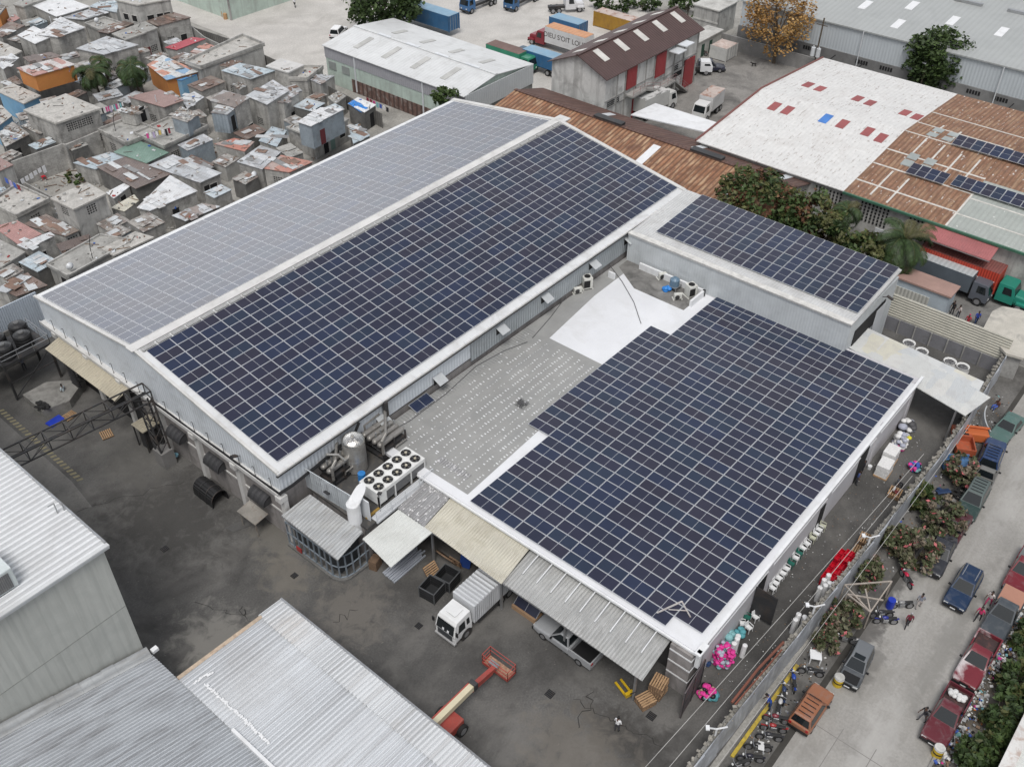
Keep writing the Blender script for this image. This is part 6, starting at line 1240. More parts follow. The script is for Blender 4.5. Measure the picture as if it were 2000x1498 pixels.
# ================================================================== VEHICLES
WH = {}
def wheel(par, x, y, r, w_=.2):
    k = (round(r, 2), round(w_, 2))
    if k not in WH:
        b = M(); b.cyl((0, -w_/2, 0), (0, w_/2, 0), r, n=16); o = b.build('wheel', RUBBER); b2 = M(); b2.cyl((0, -w_/2-.012, 0), (0, w_/2+.012, 0), r*.6, n=12); o2 = b2.build('rim', RIM)
        WH[k] = (o.data, o2.data); bpy.data.objects.remove(o); bpy.data.objects.remove(o2)
    a, c = WH[k]; o = bpy.data.objects.new('wheel', a); COL.objects.link(o); o.parent = par; o.location = (x, y, r)
    o2 = bpy.data.objects.new('rim', c); COL.objects.link(o2); o2.parent = o
def ring(x, hw, z0, z1, e=.86): return [(x, -hw*.9, z0), (x, -hw, z0+.28*(z1-z0)), (x, -hw*.98, z1-.12*(z1-z0)-.03), (x, -hw*e, z1), (x, hw*e, z1), (x, hw*.98, z1-.12*(z1-z0)-.03), (x, hw, z0+.28*(z1-z0)), (x, hw*.9, z0)]
def quadpane(b, q, k, off):
    q = [V(p) for p in q]; c = sum(q, V())/4; n = (q[1]-q[0]).cross(q[3]-q[0]).normalized(); b.face([c+(p-c)*k+n*off for p in q])
def car(label, px, rz, col, kind='suv', L=4.6, W=1.82, H=1.7, roof=None, name='parked_car', cat='car', group='cars parked along the street', z=.9, rack=0, hoodopen=0, load=None, patch=None, dz=0.0, glasses=GLASS):
    p = G(px[0], px[1], z); rx = rz
    t = thing(name, label, cat, (p.x, p.y, .012), rz, group); P_ = paint('car_%s' % '_'.join('%03d' % int(v*999) for v in col), col, .3, dirt=tuple(min(1, .5*v+.12) for v in col), da=.45, ds=1.6) if not patch else patch
    h2 = W/2; bz = .56*H if kind != 'sedan' else .62*H; xf, xr, xft, xrt = {'suv': (.19, -.47, .09, -.44), 'sedan': (.17, -.33, .05, -.22), 'pickup': (.19, -.12, .09, -.09), 'wagon': (.18, -.46, .06, -.40)}[kind]
    hz = bz*.93; b = M(); tail = -.5 if kind != 'pickup' else -.13
    secs = [ring(L*.5, h2*.80, .42, hz*.78), ring(L*.485, h2*.93, .32, hz*.88), ring(L*.40, h2, .28, hz*.95), ring(L*xf, h2, .26, bz), ring(-L*.1, h2, .26, bz)]
    secs += [ring(-L*.38, h2, .28, bz), ring(-L*.485, h2*.95, .34, bz*.97), ring(-L*.5, h2*.88, .44, bz*.88)] if kind != 'pickup' else [ring(-L*.13, h2, .28, bz)]
    b.loft(secs); b.build('body', P_, t, bevel=.05)
    if kind == 'pickup':
        b = M(); x0, x1 = -L*.5, -L*.135; b.box(x0, -h2*.97, .38, x1, -h2*.86, bz); b.box(x0, h2*.86, .38, x1, h2*.97, bz); b.box(x0, -h2*.86, .38, x0+.09, h2*.86, bz); b.box(x1-.06, -h2*.86, .38, x1, h2*.86, bz); b.box(x0+.09, -h2*.86, .38, x1-.06, h2*.86, .55); b.build('bed', P_, t)
        if load == 'cover': b = M(); b.box(x0+.05, -h2*.9, bz+.004, x1-.02, h2*.9, bz+.09); b.build('bed_cover', paint('salmon_cover', (.40, .20, .14), .6), t, bevel=.03)
        elif load == 'greycover': b = M(); b.box(x0+.05, -h2*.9, bz+.004, x1-.02, h2*.9, bz+.09); b.build('bed_cover', paint('grey_cover', (.14, .15, .15), .7), t, bevel=.03)
        else: b = M(); b.box(x0+.1, -h2*.85, .552, x1-.07, h2*.85, .57); b.build('bed_liner', mat('bed_liner', (.05, .03, .03), .8, var=.4, dirt=(.14, .06, .05), da=.6, ds=2) if load != 'black' else BLACK, t)
    c0, c1, tw, bw_ = L*xf, L*xr, h2*.72, h2*.91; B = [(c0, -bw_, bz-.02), (c0, bw_, bz-.02), (c1, bw_, bz-.02), (c1, -bw_, bz-.02)]; Tt = [(L*xft-.25, -tw, H-.05), (L*xft-.25, tw, H-.05), (L*xrt, tw, H-.05), (L*xrt, -tw, H-.05)]
    T2 = [(L*xft-.42, -tw*.9, H), (L*xft-.42, tw*.9, H), (L*xrt+.12, tw*.9, H), (L*xrt+.12, -tw*.9, H)]
    b = M(); n = 0
    for i in range(4):
        j = (i+1) % 4; b.face([B[i], B[j], Tt[j], Tt[i]]); b.face([Tt[i], Tt[j], T2[j], T2[i]])
    b.face(T2); b.build('cabin', paint('roof_%s' % '_'.join('%03d' % int(v*999) for v in roof), roof, .35) if roof else P_, t)
    for nm, i in (('windscreen', 0), ('side_window', 1), ('rear_window', 2), ('side_window', 3)):
        j = (i+1) % 4; b = M(); quadpane(b, [B[i], B[j], Tt[j], Tt[i]], .86, .012); f = b.f; b.build(nm, glasses, t)
    for x in (L*.31, -L*.31):
        for s in (-1, 1): wheel(t, x, s*(h2-.1), .34, .2)
    for s in (-1, 1):
        b = M(); b.obox((L*.492, s*h2*.66, hz*.74), (.06, .34, .14)); b.build('headlight', LAMP, t)
        b = M(); b.obox((-L*.5, s*h2*.74, bz*.82), (.06, .2, .2)); b.build('taillight', REDL, t)
        b = M(); b.obox((L*xf-.22, s*(h2+.09), bz+.1), (.12, .2, .13)); b.build('wing_mirror', BLACK, t)
    b = M(); b.obox((L*.5, 0, .42), (.14, W*.9, .2)); b.build('front_bumper', BLACK, t); b = M(); b.obox((-L*.5, 0, .45), (.14, W*.9, .2)); b.build('rear_bumper', BLACK if kind != 'pickup' else CHROME, t)
    b = M(); b.obox((L*.502, 0, hz*.70), (.04, W*.34, .14)); b.build('grille', VOID, t)
    b = M(); b.obox((L*.58*0+L*.5+.075, 0, .44), (.012, .4, .11)); b.build('number_plate', WHITE, t)
    if rack:
        b = M()
        if rack == 1:
            for y in (-tw*.75, tw*.75): b.box(L*xrt+.2, y-.03, H+.02, L*xft-.5, y+.03, H+.07)
        else:
            for k in range(5): x = L*xrt+.3+k*.4; b.box(x, -tw*.75, H+.02, x+.05, tw*.75, H+.06)
        b.build('roof_rail', CHROME if rack == 1 else BLACK, t)
    return t
PI = math.pi
car('dark blue estate car driving alone down the middle of the street', (1884, 1144), PI+.02, (.014, .032, .075), 'wagon', 4.45, 1.8, 1.6, rack=1, name='moving_car', group=None)
car('metallic orange off road car with roof bars and sunroof', (1586, 1378), .0, (.30, .125, .065), 'suv', 4.0, 1.7, 1.7, rack=2)
t = car('dark grey off road car with sunroof and stripped open engine bay', (1674, 1296), PI+.1, (.075, .082, .09), 'suv', 3.7, 1.6, 1.65, roof=(.15, .16, .17)); b = M(); b.obox((1.42, 0, .90), (.75, 1.2, .05)); b.build('engine_bay', VOID, t)
b = M(); b.box(-.3, -.38, 1.655, .12, .38, 1.67); b.build('sunroof', GLASS, t)
car('maroon pickup with white sacks in its bed, nearest the yellow bollard', (1852, 1392), PI, (.115, .022, .03), 'pickup', 5.3, 1.85, 1.65, name='pickup_truck', cat='pickup', group='pickups along the far kerb')
mp = mat('peeling_maroon', (.17, .025, .035), .35, var=.1, dirt=(.55, .50, .50), da=.95, ds=.55)
car('red pickup with white peeling patches on bonnet and roof', (1911, 1283), PI, (.17, .025, .035), 'pickup', 5.3, 1.85, 1.65, name='pickup_truck', cat='pickup', group='pickups along the far kerb', patch=mp)
car('grey blue double cab pickup with salmon bed cover', (1962, 1194), PI, (.06, .07, .08), 'pickup', 5.4, 1.9, 1.75, name='pickup_truck', cat='pickup', group='pickups along the far kerb', load='cover')
car('dark red pickup with grey bed cover at right edge', (2002, 1110), PI, (.16, .02, .028), 'pickup', 5.2, 1.85, 1.7, name='pickup_truck', cat='pickup', group='pickups along the far kerb', load='greycover')
car('dusty charcoal saloon tucked under the oleander bushes', (1836, 1077), PI+.08, (.035, .037, .045), 'sedan', 4.7, 1.82, 1.48, patch=mat('dusty_charcoal', (.032, .034, .042), .4, var=.15, dirt=(.12, .12, .125), da=.6, ds=1.5))
car('small maroon car mostly hidden by flowering oleander', (1866, 1028), PI, (.08, .025, .03), 'sedan', 4.3, 1.7, 1.5)
car('dark green off road car with ridged roof', (1900, 975), PI+.05, (.03, .055, .05), 'suv', 4.5, 1.85, 1.85, roof=(.10, .125, .12), rack=2)
car('old grey and red pickup nose beside the navy off road car', (1926, 925), 0.1, (.16, .16, .15), 'pickup', 4.6, 1.75, 1.6, load='black', name='pickup_truck', cat='pickup')
car('navy off road car with black roof bars beside the orange wreck', (1938, 886), 0.12, (.02, .045, .12), 'suv', 4.6, 1.85, 1.85, rack=2)
car('green grey saloon at the top of the parked row', (1968, 832), PI-.08, (.085, .15, .135), 'sedan', 4.6, 1.8, 1.5)
car('silver double cab pickup half under the grey canopy', (1110, 1248), PI/2-.02, (.33, .34, .35), 'pickup', 5.5, 1.95, 1.85, load='black', name='pickup_truck', cat='pickup', group=None, z=.6)
car('white estate car on the gravel beside the white warehouse', (661, 60), .5, (.68, .68, .68), 'suv', 4.7, 1.9, 1.8, group=None)
car('dark navy off road car parked behind the small white truck', (1388, 128), -.9, (.02, .022, .04), 'suv', 4.6, 1.85, 1.8, group=None)
# wrecks by the wall
p = G(1880, 862, .5); t = thing('car_wreck', 'orange red stripped car shell leaning against the street wall', 'car wreck', (p.x, p.y, 0), .5); OM = mat('rust_orange_paint', (.38, .09, .04), .6, var=.25, dirt=(.25, .11, .07), da=.6, ds=2)
b = M(); b.loft([ring(1.9, .75, .3, .8), ring(1.2, .85, .25, .95), ring(.2, .85, .25, 1.0)]); b.build('front_shell', OM, t); b = M(); b.box(-1.6, -.85, .3, .2, -.75, 1.0); b.box(-1.6, .75, .3, .2, .85, 1.0); b.box(-1.7, -.85, .3, -1.6, .85, 1.0); b.box(-1.6, -.75, .3, .2, .75, .4); b.build('tub', OM, t); b = M(); b.box(.4, -.5, 1.0, 1.1, .5, 1.02); b.build('opening', VOID, t)
p = G(1904, 850, .5); b = M(); b.obox((0, 0, .55), (1.1, 2.2, .9), (.0, .1, .5)); b.obox((.5, .1, 1.1), (.25, 2.2, .2), (0, .1, .5)); tag(b.build('car_seat_row', paint('seat_orange', (.48, .12, .035), .7), loc=(p.x, p.y, 0), bevel=.12), 'bright orange car body section next to the red shell', 'car part')
p = G(1925, 822, .8); b = M(); secs = []
for k in range(9): a = -.8+k*.2; secs.append([(math.sin(a)*2.2, math.cos(a)*1.2-1, .1+.1*k), (math.sin(a)*2.2, math.cos(a)*1.2-1, .9+.06*k), (math.sin(a)*2.1, math.cos(a)*1.1-1, .9+.06*k), (math.sin(a)*2.1, math.cos(a)*1.1-1, .1+.1*k)])
b.loft(secs); tag(b.build('curved_panel', mat('bent_white_metal', (.55, .57, .58), .4, metal=.3, var=.15), loc=(p.x, p.y, 0), rz=.5, smooth=False), 'curved silver white body panel standing by the street wall', 'metal panel')
p = G(1868, 905, .5); t = thing('pickup_bed_wreck', 'faded blue pickup bed dumped against the wall', 'car wreck', (p.x, p.y, 0), -.9); b = M(); b.box(-1.3, -.8, .3, 1.3, -.7, .9); b.box(-1.3, .7, .3, 1.3, .8, .9); b.box(-1.3, -.7, .3, -1.2, .7, .9); b.box(-1.2, -.7, .3, 1.3, .7, .4); b.build('tub', paint('faded_blue', (.09, .20, .38), .6), t)

# ---- white box truck in the yard (faces -x)
p = G(932, 1165, 1.6); t = thing('box_truck', 'white box truck with ribbed cargo body by cream canopy', 'truck', (2.5, -17.15, 0), PI); t.scale = (.88, .88, .88); TW = paint('truck_white', (.72, .725, .72), .35)
ty0 = 0; b = M()
cab = [[(2.35, -1.12, .55), (2.35, 1.12, .55), (2.40, 1.12, 1.45), (2.1, 1.06, 2.55), (1.85, .95, 2.85), (.25, .95, 2.95), (.25, -.95, 2.95), (1.85, -.95, 2.85), (2.1, -1.06, 2.55), (2.40, -1.12, 1.45)]]
def cs(y, k): return [(2.32*1, y, .55), (2.40, y, 1.45), (2.12, y*k, 2.55), (1.9, y*k*.93, 2.82), (.25, y*k*.93, 2.92), (.2, y, 1.45), (.2, y, .75)]
b.loft([cs(-1.13, .94), cs(-.9, 1.0), cs(.9, 1.0), cs(1.13, .94)]); b.build('cab', TW, t, bevel=.05)
b = M(); b.face([(2.425, -.98, 1.5), (2.425, .98, 1.5), (2.165, .93, 2.48), (2.165, -.93, 2.48)]); b.build('windscreen', GLASS, t)
for s in (-1, 1):
    b = M(); q = [(1.95, s*1.137, 1.5), (1.75, s*1.08, 2.4), (1.05, s*1.08, 2.45), (1.05, s*1.137, 1.5)]; b.face(q if s < 0 else q[::-1]); b.build('side_window', GLASS, t)
    b = M(); q = [(.85, s*1.137, 1.7), (.85, s*1.08, 2.4), (.5, s*1.08, 2.4), (.5, s*1.137, 1.7)]; b.face(q if s < 0 else q[::-1]); b.build('quarter_window', GLASS, t)
    b = M(); b.obox((2.33, s*.9, .85), (.1, .34, .26)); b.build('headlight', LAMP, t); b = M(); b.obox((2.35, s*1.35, 2.0), (.1, .22, .5)); b.build('wing_mirror', BLACK, t)
    b = M(); b.cyl((.95, s*1.16, .5), (.95, s*1.0, .5), .66, n=16); b.build('wheel_arch', DSTEEL, t)
    for x in (.95, -3.6, -4.7): wheel(t, x, s*1.0, .5, .3)
b = M(); b.box(2.38, -.82, .75, 2.435, .82, 1.38); b.build('grille', mat('truck_grille', (.05, .055, .06), .5), t); b = M(); b.box(2.2, -1.15, .38, 2.5, 1.15, .62); b.build('front_bumper', paint('bumper_grey', (.38, .38, .38)), t, bevel=.04)
for y in (-.3, .25): b = M(); b.face([(2.43, y, 1.55), (2.43, y+.22, 1.55), (2.37, y+.22, 1.8), (2.37, y, 1.8)]); b.build('windscreen_paper', WHITE, t)
b = M(); b.box(.6, -.5, 2.93, 1.6, .5, 2.99); b.build('roof_hatch', TW, t)
b = M(); b.box(-5.9, -1.22, 1.12, .0, 1.22, 3.35)
for k in range(26):
    x = -5.8+k*.225
    for s in (-1, 1): b.box(x, s*1.22, 1.2, x+.11, s*1.25, 3.3)
b.build('cargo_box', mat('box_white', (.56, .575, .59), .5, var=.05, fine=.05, corr=('x', .225, .5, .12), dirt=(.42, .42, .42), da=.4, ds=.8), t)
b = M()
for xx, m_ in ((-3.2, 9), (-.02, 7)): b.ribs((xx, -1.22, 3.36), (0, 2.44, 0), (-(2.7 if m_ == 9 else 3.15), 0, 0), m_, .05)
b.build('box_roof', mat('box_roof', (.56, .575, .59), .4, var=.06, corr=('x', .36, .8, .45)), t)
b = M(); b.box(-5.7, -.9, .75, .3, -.7, 1.1); b.box(-5.7, .7, .75, .3, .9, 1.1); b.box(-5.4, -1.15, .5, -.6, -1.05, .85); b.box(-5.4, 1.05, .5, -.6, 1.15, .85); b.build('chassis', DSTEEL, t)

# ---- trucks at the back
def truck(label, px, rz, cabc, body, bodym, roofm, L=8.0, W=2.4, bh=2.4, z=1.5, bonnet=0, lz=1.15, text=None, name='truck', cabh=2.7):
    p = G(px[0], px[1], z); t = thing(name, label, 'truck', (p.x, p.y, .012), rz); C_ = paint('cab_%03d_%03d_%03d' % tuple(int(v*999) for v in cabc), cabc, .4); h = W/2; xf = L/2; cl = 1.9
    b = M()
    if bonnet:
        b.loft([ring(xf, h*.55, .6, 1.45), ring(xf-.25, h*.68, .55, 1.65), ring(xf-1.6, h*.74, .55, 1.75)]); b.build('bonnet', C_, t, bevel=.04); xf -= 1.6; b = M()
        for s in (-1, 1): b.obox((xf+.95, s*h*.8, .95), (1.3, .45, .35))
        b.build('mudguard', C_, t, bevel=.08); b = M()
    def cs(y, k): return [(xf, y, .6), (xf+.02, y, 1.5), (xf-.28, y*k, cabh-.15), (xf-.45, y*k*.95, cabh), (xf-cl, y*k*.95, cabh), (xf-cl, y, 1.5), (xf-cl, y, .6)]
    b.loft([cs(-h*.95, .93), cs(-h*.8, 1), cs(h*.8, 1), cs(h*.95, .93)]); b.build('cab', C_, t, bevel=.04)
    b = M(); b.face([(xf+.03, -h*.8, 1.55), (xf+.03, h*.8, 1.55), (xf-.24, h*.75, cabh-.25), (xf-.24, -h*.75, cabh-.25)]); b.build('windscreen', GLASS, t)
    for s in (-1, 1):
        b = M(); q = [(xf-.3, s*h*.96, 1.6), (xf-.5, s*h*.9, cabh-.3), (xf-1.3, s*h*.9, cabh-.3), (xf-1.3, s*h*.96, 1.6)]; b.face(q if s < 0 else q[::-1]); b.build('side_window', GLASS, t)
        b = M(); b.obox((L/2-.0, s*h*.5, .95), (.1, .26, .2)); b.build('headlight', LAMP, t)
        for x in [L/2-.9, -L/2+.7, -L/2+1.8]: wheel(t, x, s*(h-.2), .5, .3)
    x1 = xf-cl-.2; x0 = -L/2
    b = M(); b.box(x0, -h*.4, .7, x1+1, h*.4, lz); b.build('chassis', DSTEEL, t)
    if body:
        b = M(); b.box(x0, -h, lz, x1, h, lz+bh-.04); b.build('cargo_box', bodym, t); b = M(); b.box(x0+.02, -h+.02, lz+bh-.04, x1-.02, h-.02, lz+bh); b.build('box_roof', roofm, t)
    b = M(); b.obox((L/2, 0, .6), (.15, W*.9, .22)); b.build('front_bumper', DSTEEL, t)
    if text:
        s, side, size, m_, xo, zo = text; cu = bpy.data.curves.new('lettering', 'FONT'); cu.body = s; cu.size = size; cu.extrude = .006; cu.align_x = 'CENTER'; cu.align_y = 'CENTER'; tmp = bpy.data.objects.new('lettering', cu); COL.objects.link(tmp)
        me = bpy.data.meshes.new_from_object(tmp.evaluated_get(bpy.context.evaluated_depsgraph_get())); bpy.data.objects.remove(tmp); o = bpy.data.objects.new('lettering', me); COL.objects.link(o); me.materials.clear(); me.materials.append(m_); o.parent = t
        o.rotation_euler = (PI/2, 0, 0 if side < 0 else PI); o.location = ((x0+x1)/2+xo, side*(h+.012), lz+bh*zo)
    return t
WB = mat('truck_box_white', (.60, .60, .60), .5, var=.06, dirt=(.42, .40, .38), da=.5, ds=.7); OR_ = mat('orange_roof', (.55, .28, .15), .7, var=.12, corr=('y', .8, .3, .15), dirt=(.62, .40, .28), da=.4)
truck('truck with orange roofed white box lettered in black, maroon cab', (1094, 70), PI/2, (.20, .02, .03), 1, WB, OR_, 12.0, 2.4, 2.7, 2.5, 1, text=("DIEU S'OIT LOUE", 1, 1.15, mat('letter_dark', (.05, .035, .03), .6), .0, .52))
truck('blue container lorry beside the lettered orange roofed truck', (1052, 113), PI/2, (.02, .06, .10), 1, CB, CBR, 9.0, 2.4, 2.0, 2.0, 0)
t = truck('green truck with flat brown tarp roof behind white warehouse', (1000, 108), -PI/2, (.03, .20, .12), 1, mat('green_side', (.04, .24, .15), .6, var=.15), mat('brown_tarp', (.17, .11, .095), .8, var=.2), 9.0, 2.4, 1.9, 2.0, 0)
truck('blue tractor lorry with bare chassis at the top of the gravel lot', (935, 8), PI, (.05, .14, .30), 0, None, None, 8.0, 2.4, 1, .8, 0)
truck('blue trailer truck at top edge of the gravel lot', (1020, 2), PI+.1, (.04, .12, .26), 0, None, None, 9.0, 2.4, 1, .8, 0)
truck('white bonneted tractor truck with bare chassis', (1105, 14), -.7, (.62, .62, .63), 0, None, None, 6.5, 2.3, 1, .8, 1)
truck('white box truck with peeling black speckled roof by the stair', (1280, 195), -.1, (.58, .58, .56), 1, mat('box_grey', (.50, .50, .48), .6, var=.1), mat('peeling_roof', (.55, .55, .54), .7, var=.1, dirt=(.06, .055, .05), da=.95, ds=.9), 7.6, 2.4, 2.2, 2.0, 0)
truck('white delivery truck with rust blotched roof facing the carport', (1383, 205), PI+.1, (.66, .66, .65), 1, WB, RUSTR, 6.2, 2.2, 2.1, 1.6, 0)
truck('small white cab truck beside the red door', (1362, 132), -.95, (.66, .67, .68), 0, None, None, 4.6, 1.9, 1, 1.0, 0, cabh=2.2)
RC_ = mat('red_container', (.50, .055, .03), .55, var=.12, corr=('xy', .28, .8, .3), dirt=(.35, .08, .05), da=.4, ds=1); RCR = mat('red_container_roof', (.24, .085, .075), .7, var=.15, corr=('y', .3, .6, .25), dirt=(.18, .08, .07), da=.5)
truck('red container lorry with green bonneted cab under red awning', (1905, 540), -PI/2, (.02, .22, .16), 1, RC_, RCR, 12.5, 2.4, 2.6, 1.8, 1, text=('ARTOUT', -1, .75, WHITE, 2.6, .45))
truck('grey box lorry with dark cab behind the pink roofed shack', (1862, 545), -PI/2-.02, (.10, .11, .13), 1, mat('grey_box', (.10, .12, .14), .6, var=.15), mat('grey_box_roof', (.46, .49, .50), .5, var=.08, corr=('y', .5, .5, .2)), 8.4, 2.3, 2.1, 1.5, 0)

# ---- boom lift reaching out from behind the ribbed shed
t = thing('boom_lift', 'red boom lift with cream arm and caged basket', 'boom lift', (-4.6, -22.2, 0), 0); BR = mat('lift_red', (.36, .065, .05), .5, var=.2, dirt=(.25, .10, .08), da=.5, ds=2); CR = paint('lift_cream', (.60, .54, .38), .5)
def bp(b, nm, m, **k): return b.build(nm, m, t, **k)
o = V((-4.6, -22.2, 0)); L_ = lambda p: V(p)-o
a0, a1, a2, a3 = V((-6.2, -22.15, 2.1)), V((-1.9, -22.1, 1.9)), V((-2.2, -22.1, 1.85)), V((.35, -22.0, 1.25))
b = M(); b.beam(L_(a0), L_(a1), .42, .5); bp(b, 'main_boom', CR); b = M(); b.beam(L_(a0)+V((0, .27, .02)), L_(a1)+V((0, .27, .02)), .12, .4); bp(b, 'boom_side', BR)
b = M(); b.beam(L_(a2), L_(a3), .34, .36); b.beam(L_(a2)+V((0, -.1, -.3)), L_(a3)+V((-.3, -.1, -.2)), .14); bp(b, 'jib', BR); b = M(); b.obox(L_((-1.95, -22.1, 1.95)), (.35, .6, .65)); bp(b, 'boom_collar', DSTEEL)
bb = V((.9, -22.0, .9)); b = M(); b.box(*(L_(bb)-V((.42, 1.15, .35))), *(L_(bb)+V((.42, 1.15, -.22)))); bp(b, 'basket_floor', mat('basket_floor', (.40, .24, .16), .8, var=.4, vs=4, dirt=(.2, .06, .05), da=.6, ds=4)); b = M()
c = L_(bb); q = [c+V((x, y, -.25)) for x, y in ((-.45, -1.2), (.45, -1.2), (.45, 1.2), (-.45, 1.2), (-.45, -1.2))]; rail(b, q, 1.05, .03); b.box(*(c+V((-.46, -1.2, -.3))), *(c+V((.46, -1.16, -.02)))); b.box(*(c+V((-.46, 1.16, -.3))), *(c+V((.46, 1.2, -.02)))); b.box(*(c+V((-.48, -1.2, -.3))), *(c+V((-.44, 1.2, -.02)))); bp(b, 'basket_cage', BR)
b = M(); b.obox(c+V((-.2, .3, .1)), (.4, .8, .3)); bp(b, 'control_box', STEEL, bevel=.03); b = M(); b.box(-2.2, -.9, .5, .6, .9, 1.3); bp(b, 'chassis', BR, bevel=.08)
for x in (-1.6, .2):
    for s in (-1, 1): wheel(t, x, s*1.0, .48, .35)

# ---- motorbikes
def moto(label, px, rz, col, seatc=(.02, .02, .02)):
    p = G(px[0], px[1], .4); t = thing('motorbike', label, 'motorbike', (p.x, p.y, .012), rz, 'motorbikes parked by the wall'); Pm = paint('moto_%03d_%03d_%03d' % tuple(int(v*999) for v in col), col)
    for x in (.65, -.62):
        b = M(); b.tube([(x+.28*math.cos(k*PI/7), 0, .3+.28*math.sin(k*PI/7)) for k in range(15)], .055, 6); w_ = b.build('wheel', RUBBER, t); b = M(); b.cyl((x, -.05, .3), (x, .05, .3), .2, n=10); b.build('rim', RIM).parent = w_
    b = M(); b.ball((.12, 0, .78), (.28, .16, .14), 10); b.build('fuel_tank', Pm, t, smooth=True); b = M(); b.obox((-.38, 0, .78), (.75, .24, .1), (0, .05, 0)); b.build('seat', paint('seat_%03d' % int(seatc[0]*999), seatc, .7), t, bevel=.04)
    b = M(); b.obox((.02, 0, .42), (.4, .22, .34)); b.build('engine', STEEL, t, bevel=.03); b = M(); b.tube([(.68, 0, .3), (.42, 0, .95)], .04, 6); b.tube([(-.62, 0, .3), (-.1, 0, .45), (.4, 0, .85)], .03, 6); b.tube([(-.6, .0, .34), (-.35, 0, .72), (.35, 0, .8)], .025, 6); b.build('frame', DSTEEL, t)
    b = M(); b.tube([(.36, -.36, 1.0), (.42, -.1, .98), (.42, .1, .98), (.36, .36, 1.0)], .02, 5); b.build('handlebar', CHROME, t); b = M(); b.ball((.55, 0, .86), (.08, .1, .1), 8); b.build('headlight', LAMP, t); b = M(); b.tube([(.1, -.15, .3), (-.4, -.17, .32), (-.75, -.17, .42)], .045, 6); b.build('exhaust', CHROME, t)
    b = M(); b.obox((.66, 0, .63), (.45, .1, .03), (0, -.05, 0)); b.build('mudguard', Pm, t); b = M(); b.obox((-.75, 0, .66), (.4, .14, .03), (0, .3, 0)); b.build('mudguard', Pm, t); return t
for px, rz, c, l in (((1584, 1312), 2.0, (.02, .02, .022), 'black motorbike alone in front of the orange car bonnet'), ((1549, 1330), .6, (.02, .06, .32), 'blue motorbike nearest the orange car, by the yellow kerb'), ((1530, 1354), .5, (.03, .05, .12), 'dark blue motorbike next to the man in blue'), ((1522, 1378), .3, (.5, .5, .5), 'motorbike with pale grey fairing by the man in blue'),
    ((1516, 1404), 2.0, (.18, .03, .04), 'maroon motorbike at the head of the angled row'), ((1511, 1422), 2.05, (.3, .03, .03), 'motorbike with red tank, second in the angled row'), ((1503, 1439), 2.1, (.03, .03, .035), 'black motorbike with white mudguard in the angled row'), ((1481, 1459), 2.1, (.03, .03, .03), 'black motorbike draped with a white cloth'), ((1466, 1481), 2.15, (.02, .02, .03), 'black motorbike low in the angled row'), ((1443, 1494), 2.6, (.03, .03, .03), 'last black motorbike at the bottom edge'),
    ((1730, 1212), 2.2, (.02, .03, .22), 'large dark blue motorbike beside the blue barrel'), ((1722, 1200), 2.3, (.03, .03, .035), 'black motorbike close behind the large blue one'), ((1762, 1182), 2.3, (.25, .25, .25), 'grey motorbike right of the blue barrel'), ((1770, 1130), .9, (.45, .02, .06), 'bright red motorbike under the edge of the oleanders'), ((1650, 1248), 2.0, (.6, .6, .6), 'motorbike with white fairing by the bush and pavement'), ((1372, 104), 1.6, (.2, .03, .04), 'red motorbike beside the small white truck')): moto(l, px, rz, c)
p = G(1740, 1178, .5); b = M(); b.cyl((0, 0, 0), (0, 0, .95), .3, n=14); b.cyl((0, 0, .3), (0, 0, .33), .315, n=14); b.cyl((0, 0, .62), (0, 0, .65), .315, n=14); tag(b.build('barrel', paint('barrel_blue', (.015, .04, .38)), loc=(p.x, p.y, 0)), 'royal blue plastic barrel among the motorbikes', 'barrel')
for k, (px, py) in enumerate(((1862, 1352), (1876, 1362))):
    p = G(px, py, .75); b = M()
    for q in range(9): b.ball((RND.uniform(-.25, .25), RND.uniform(-.25, .25), RND.uniform(0, .2)), (.22, .2, .14), 8)
    tag(b.build('sack', mat('cloth_pale_sack', (.62, .62, .61), .85, var=.12), loc=(p.x, p.y, .68), smooth=True), ['white sack in the maroon pickup bed, nearer the street middle', 'white sack in the maroon pickup bed, nearer the verge'][k], 'sack', 'sacks in the pickup bed')
p = G(1481, 1459, .8); b = M(); b.obox((0, 0, .86), (.7, .42, .03), (.12, .1, .5)); b.obox((.1, .22, .7), (.6, .03, .34), (.1, 0, .5)); b.obox((-.1, -.22, .7), (.6, .03, .34), (-.1, 0, .5)); tag(b.build('white_cloth', mat('cloth_pale_sack', (.62, .62, .61)), loc=(p.x+.2, p.y-.1, 0), bevel=.012), 'white cloth thrown over a black motorbike in the angled row', 'cloth')
for px, l in (((1638, 1328), 'yellow and black concrete filled barrel beside the stripped grey car'), ((1833, 1466), 'yellow and black concrete filled barrel below the maroon pickup')):
    p = G(px[0], px[1], .5); t = thing('barrel_bollard', l, 'bollard', (p.x, p.y, .012), 0, 'barrel bollards'); b = M(); b.cyl((0, 0, 0), (0, 0, .9), .36, n=18); b.build('drum', paint('bollard_yellow', (.55, .38, .02), .5), t); b = M(); b.cyl((0, 0, .38), (0, 0, .52), .365, n=18); b.build('black_band', BLACK, t); b = M(); b.cyl((0, 0, .9), (0, 0, .94), .345, n=18); b.build('concrete_top', CONCL, t); b = M(); b.cyl((0, 0, .8), (0, 0, .9), .37, n=18); b.build('rim', WHITE, t)
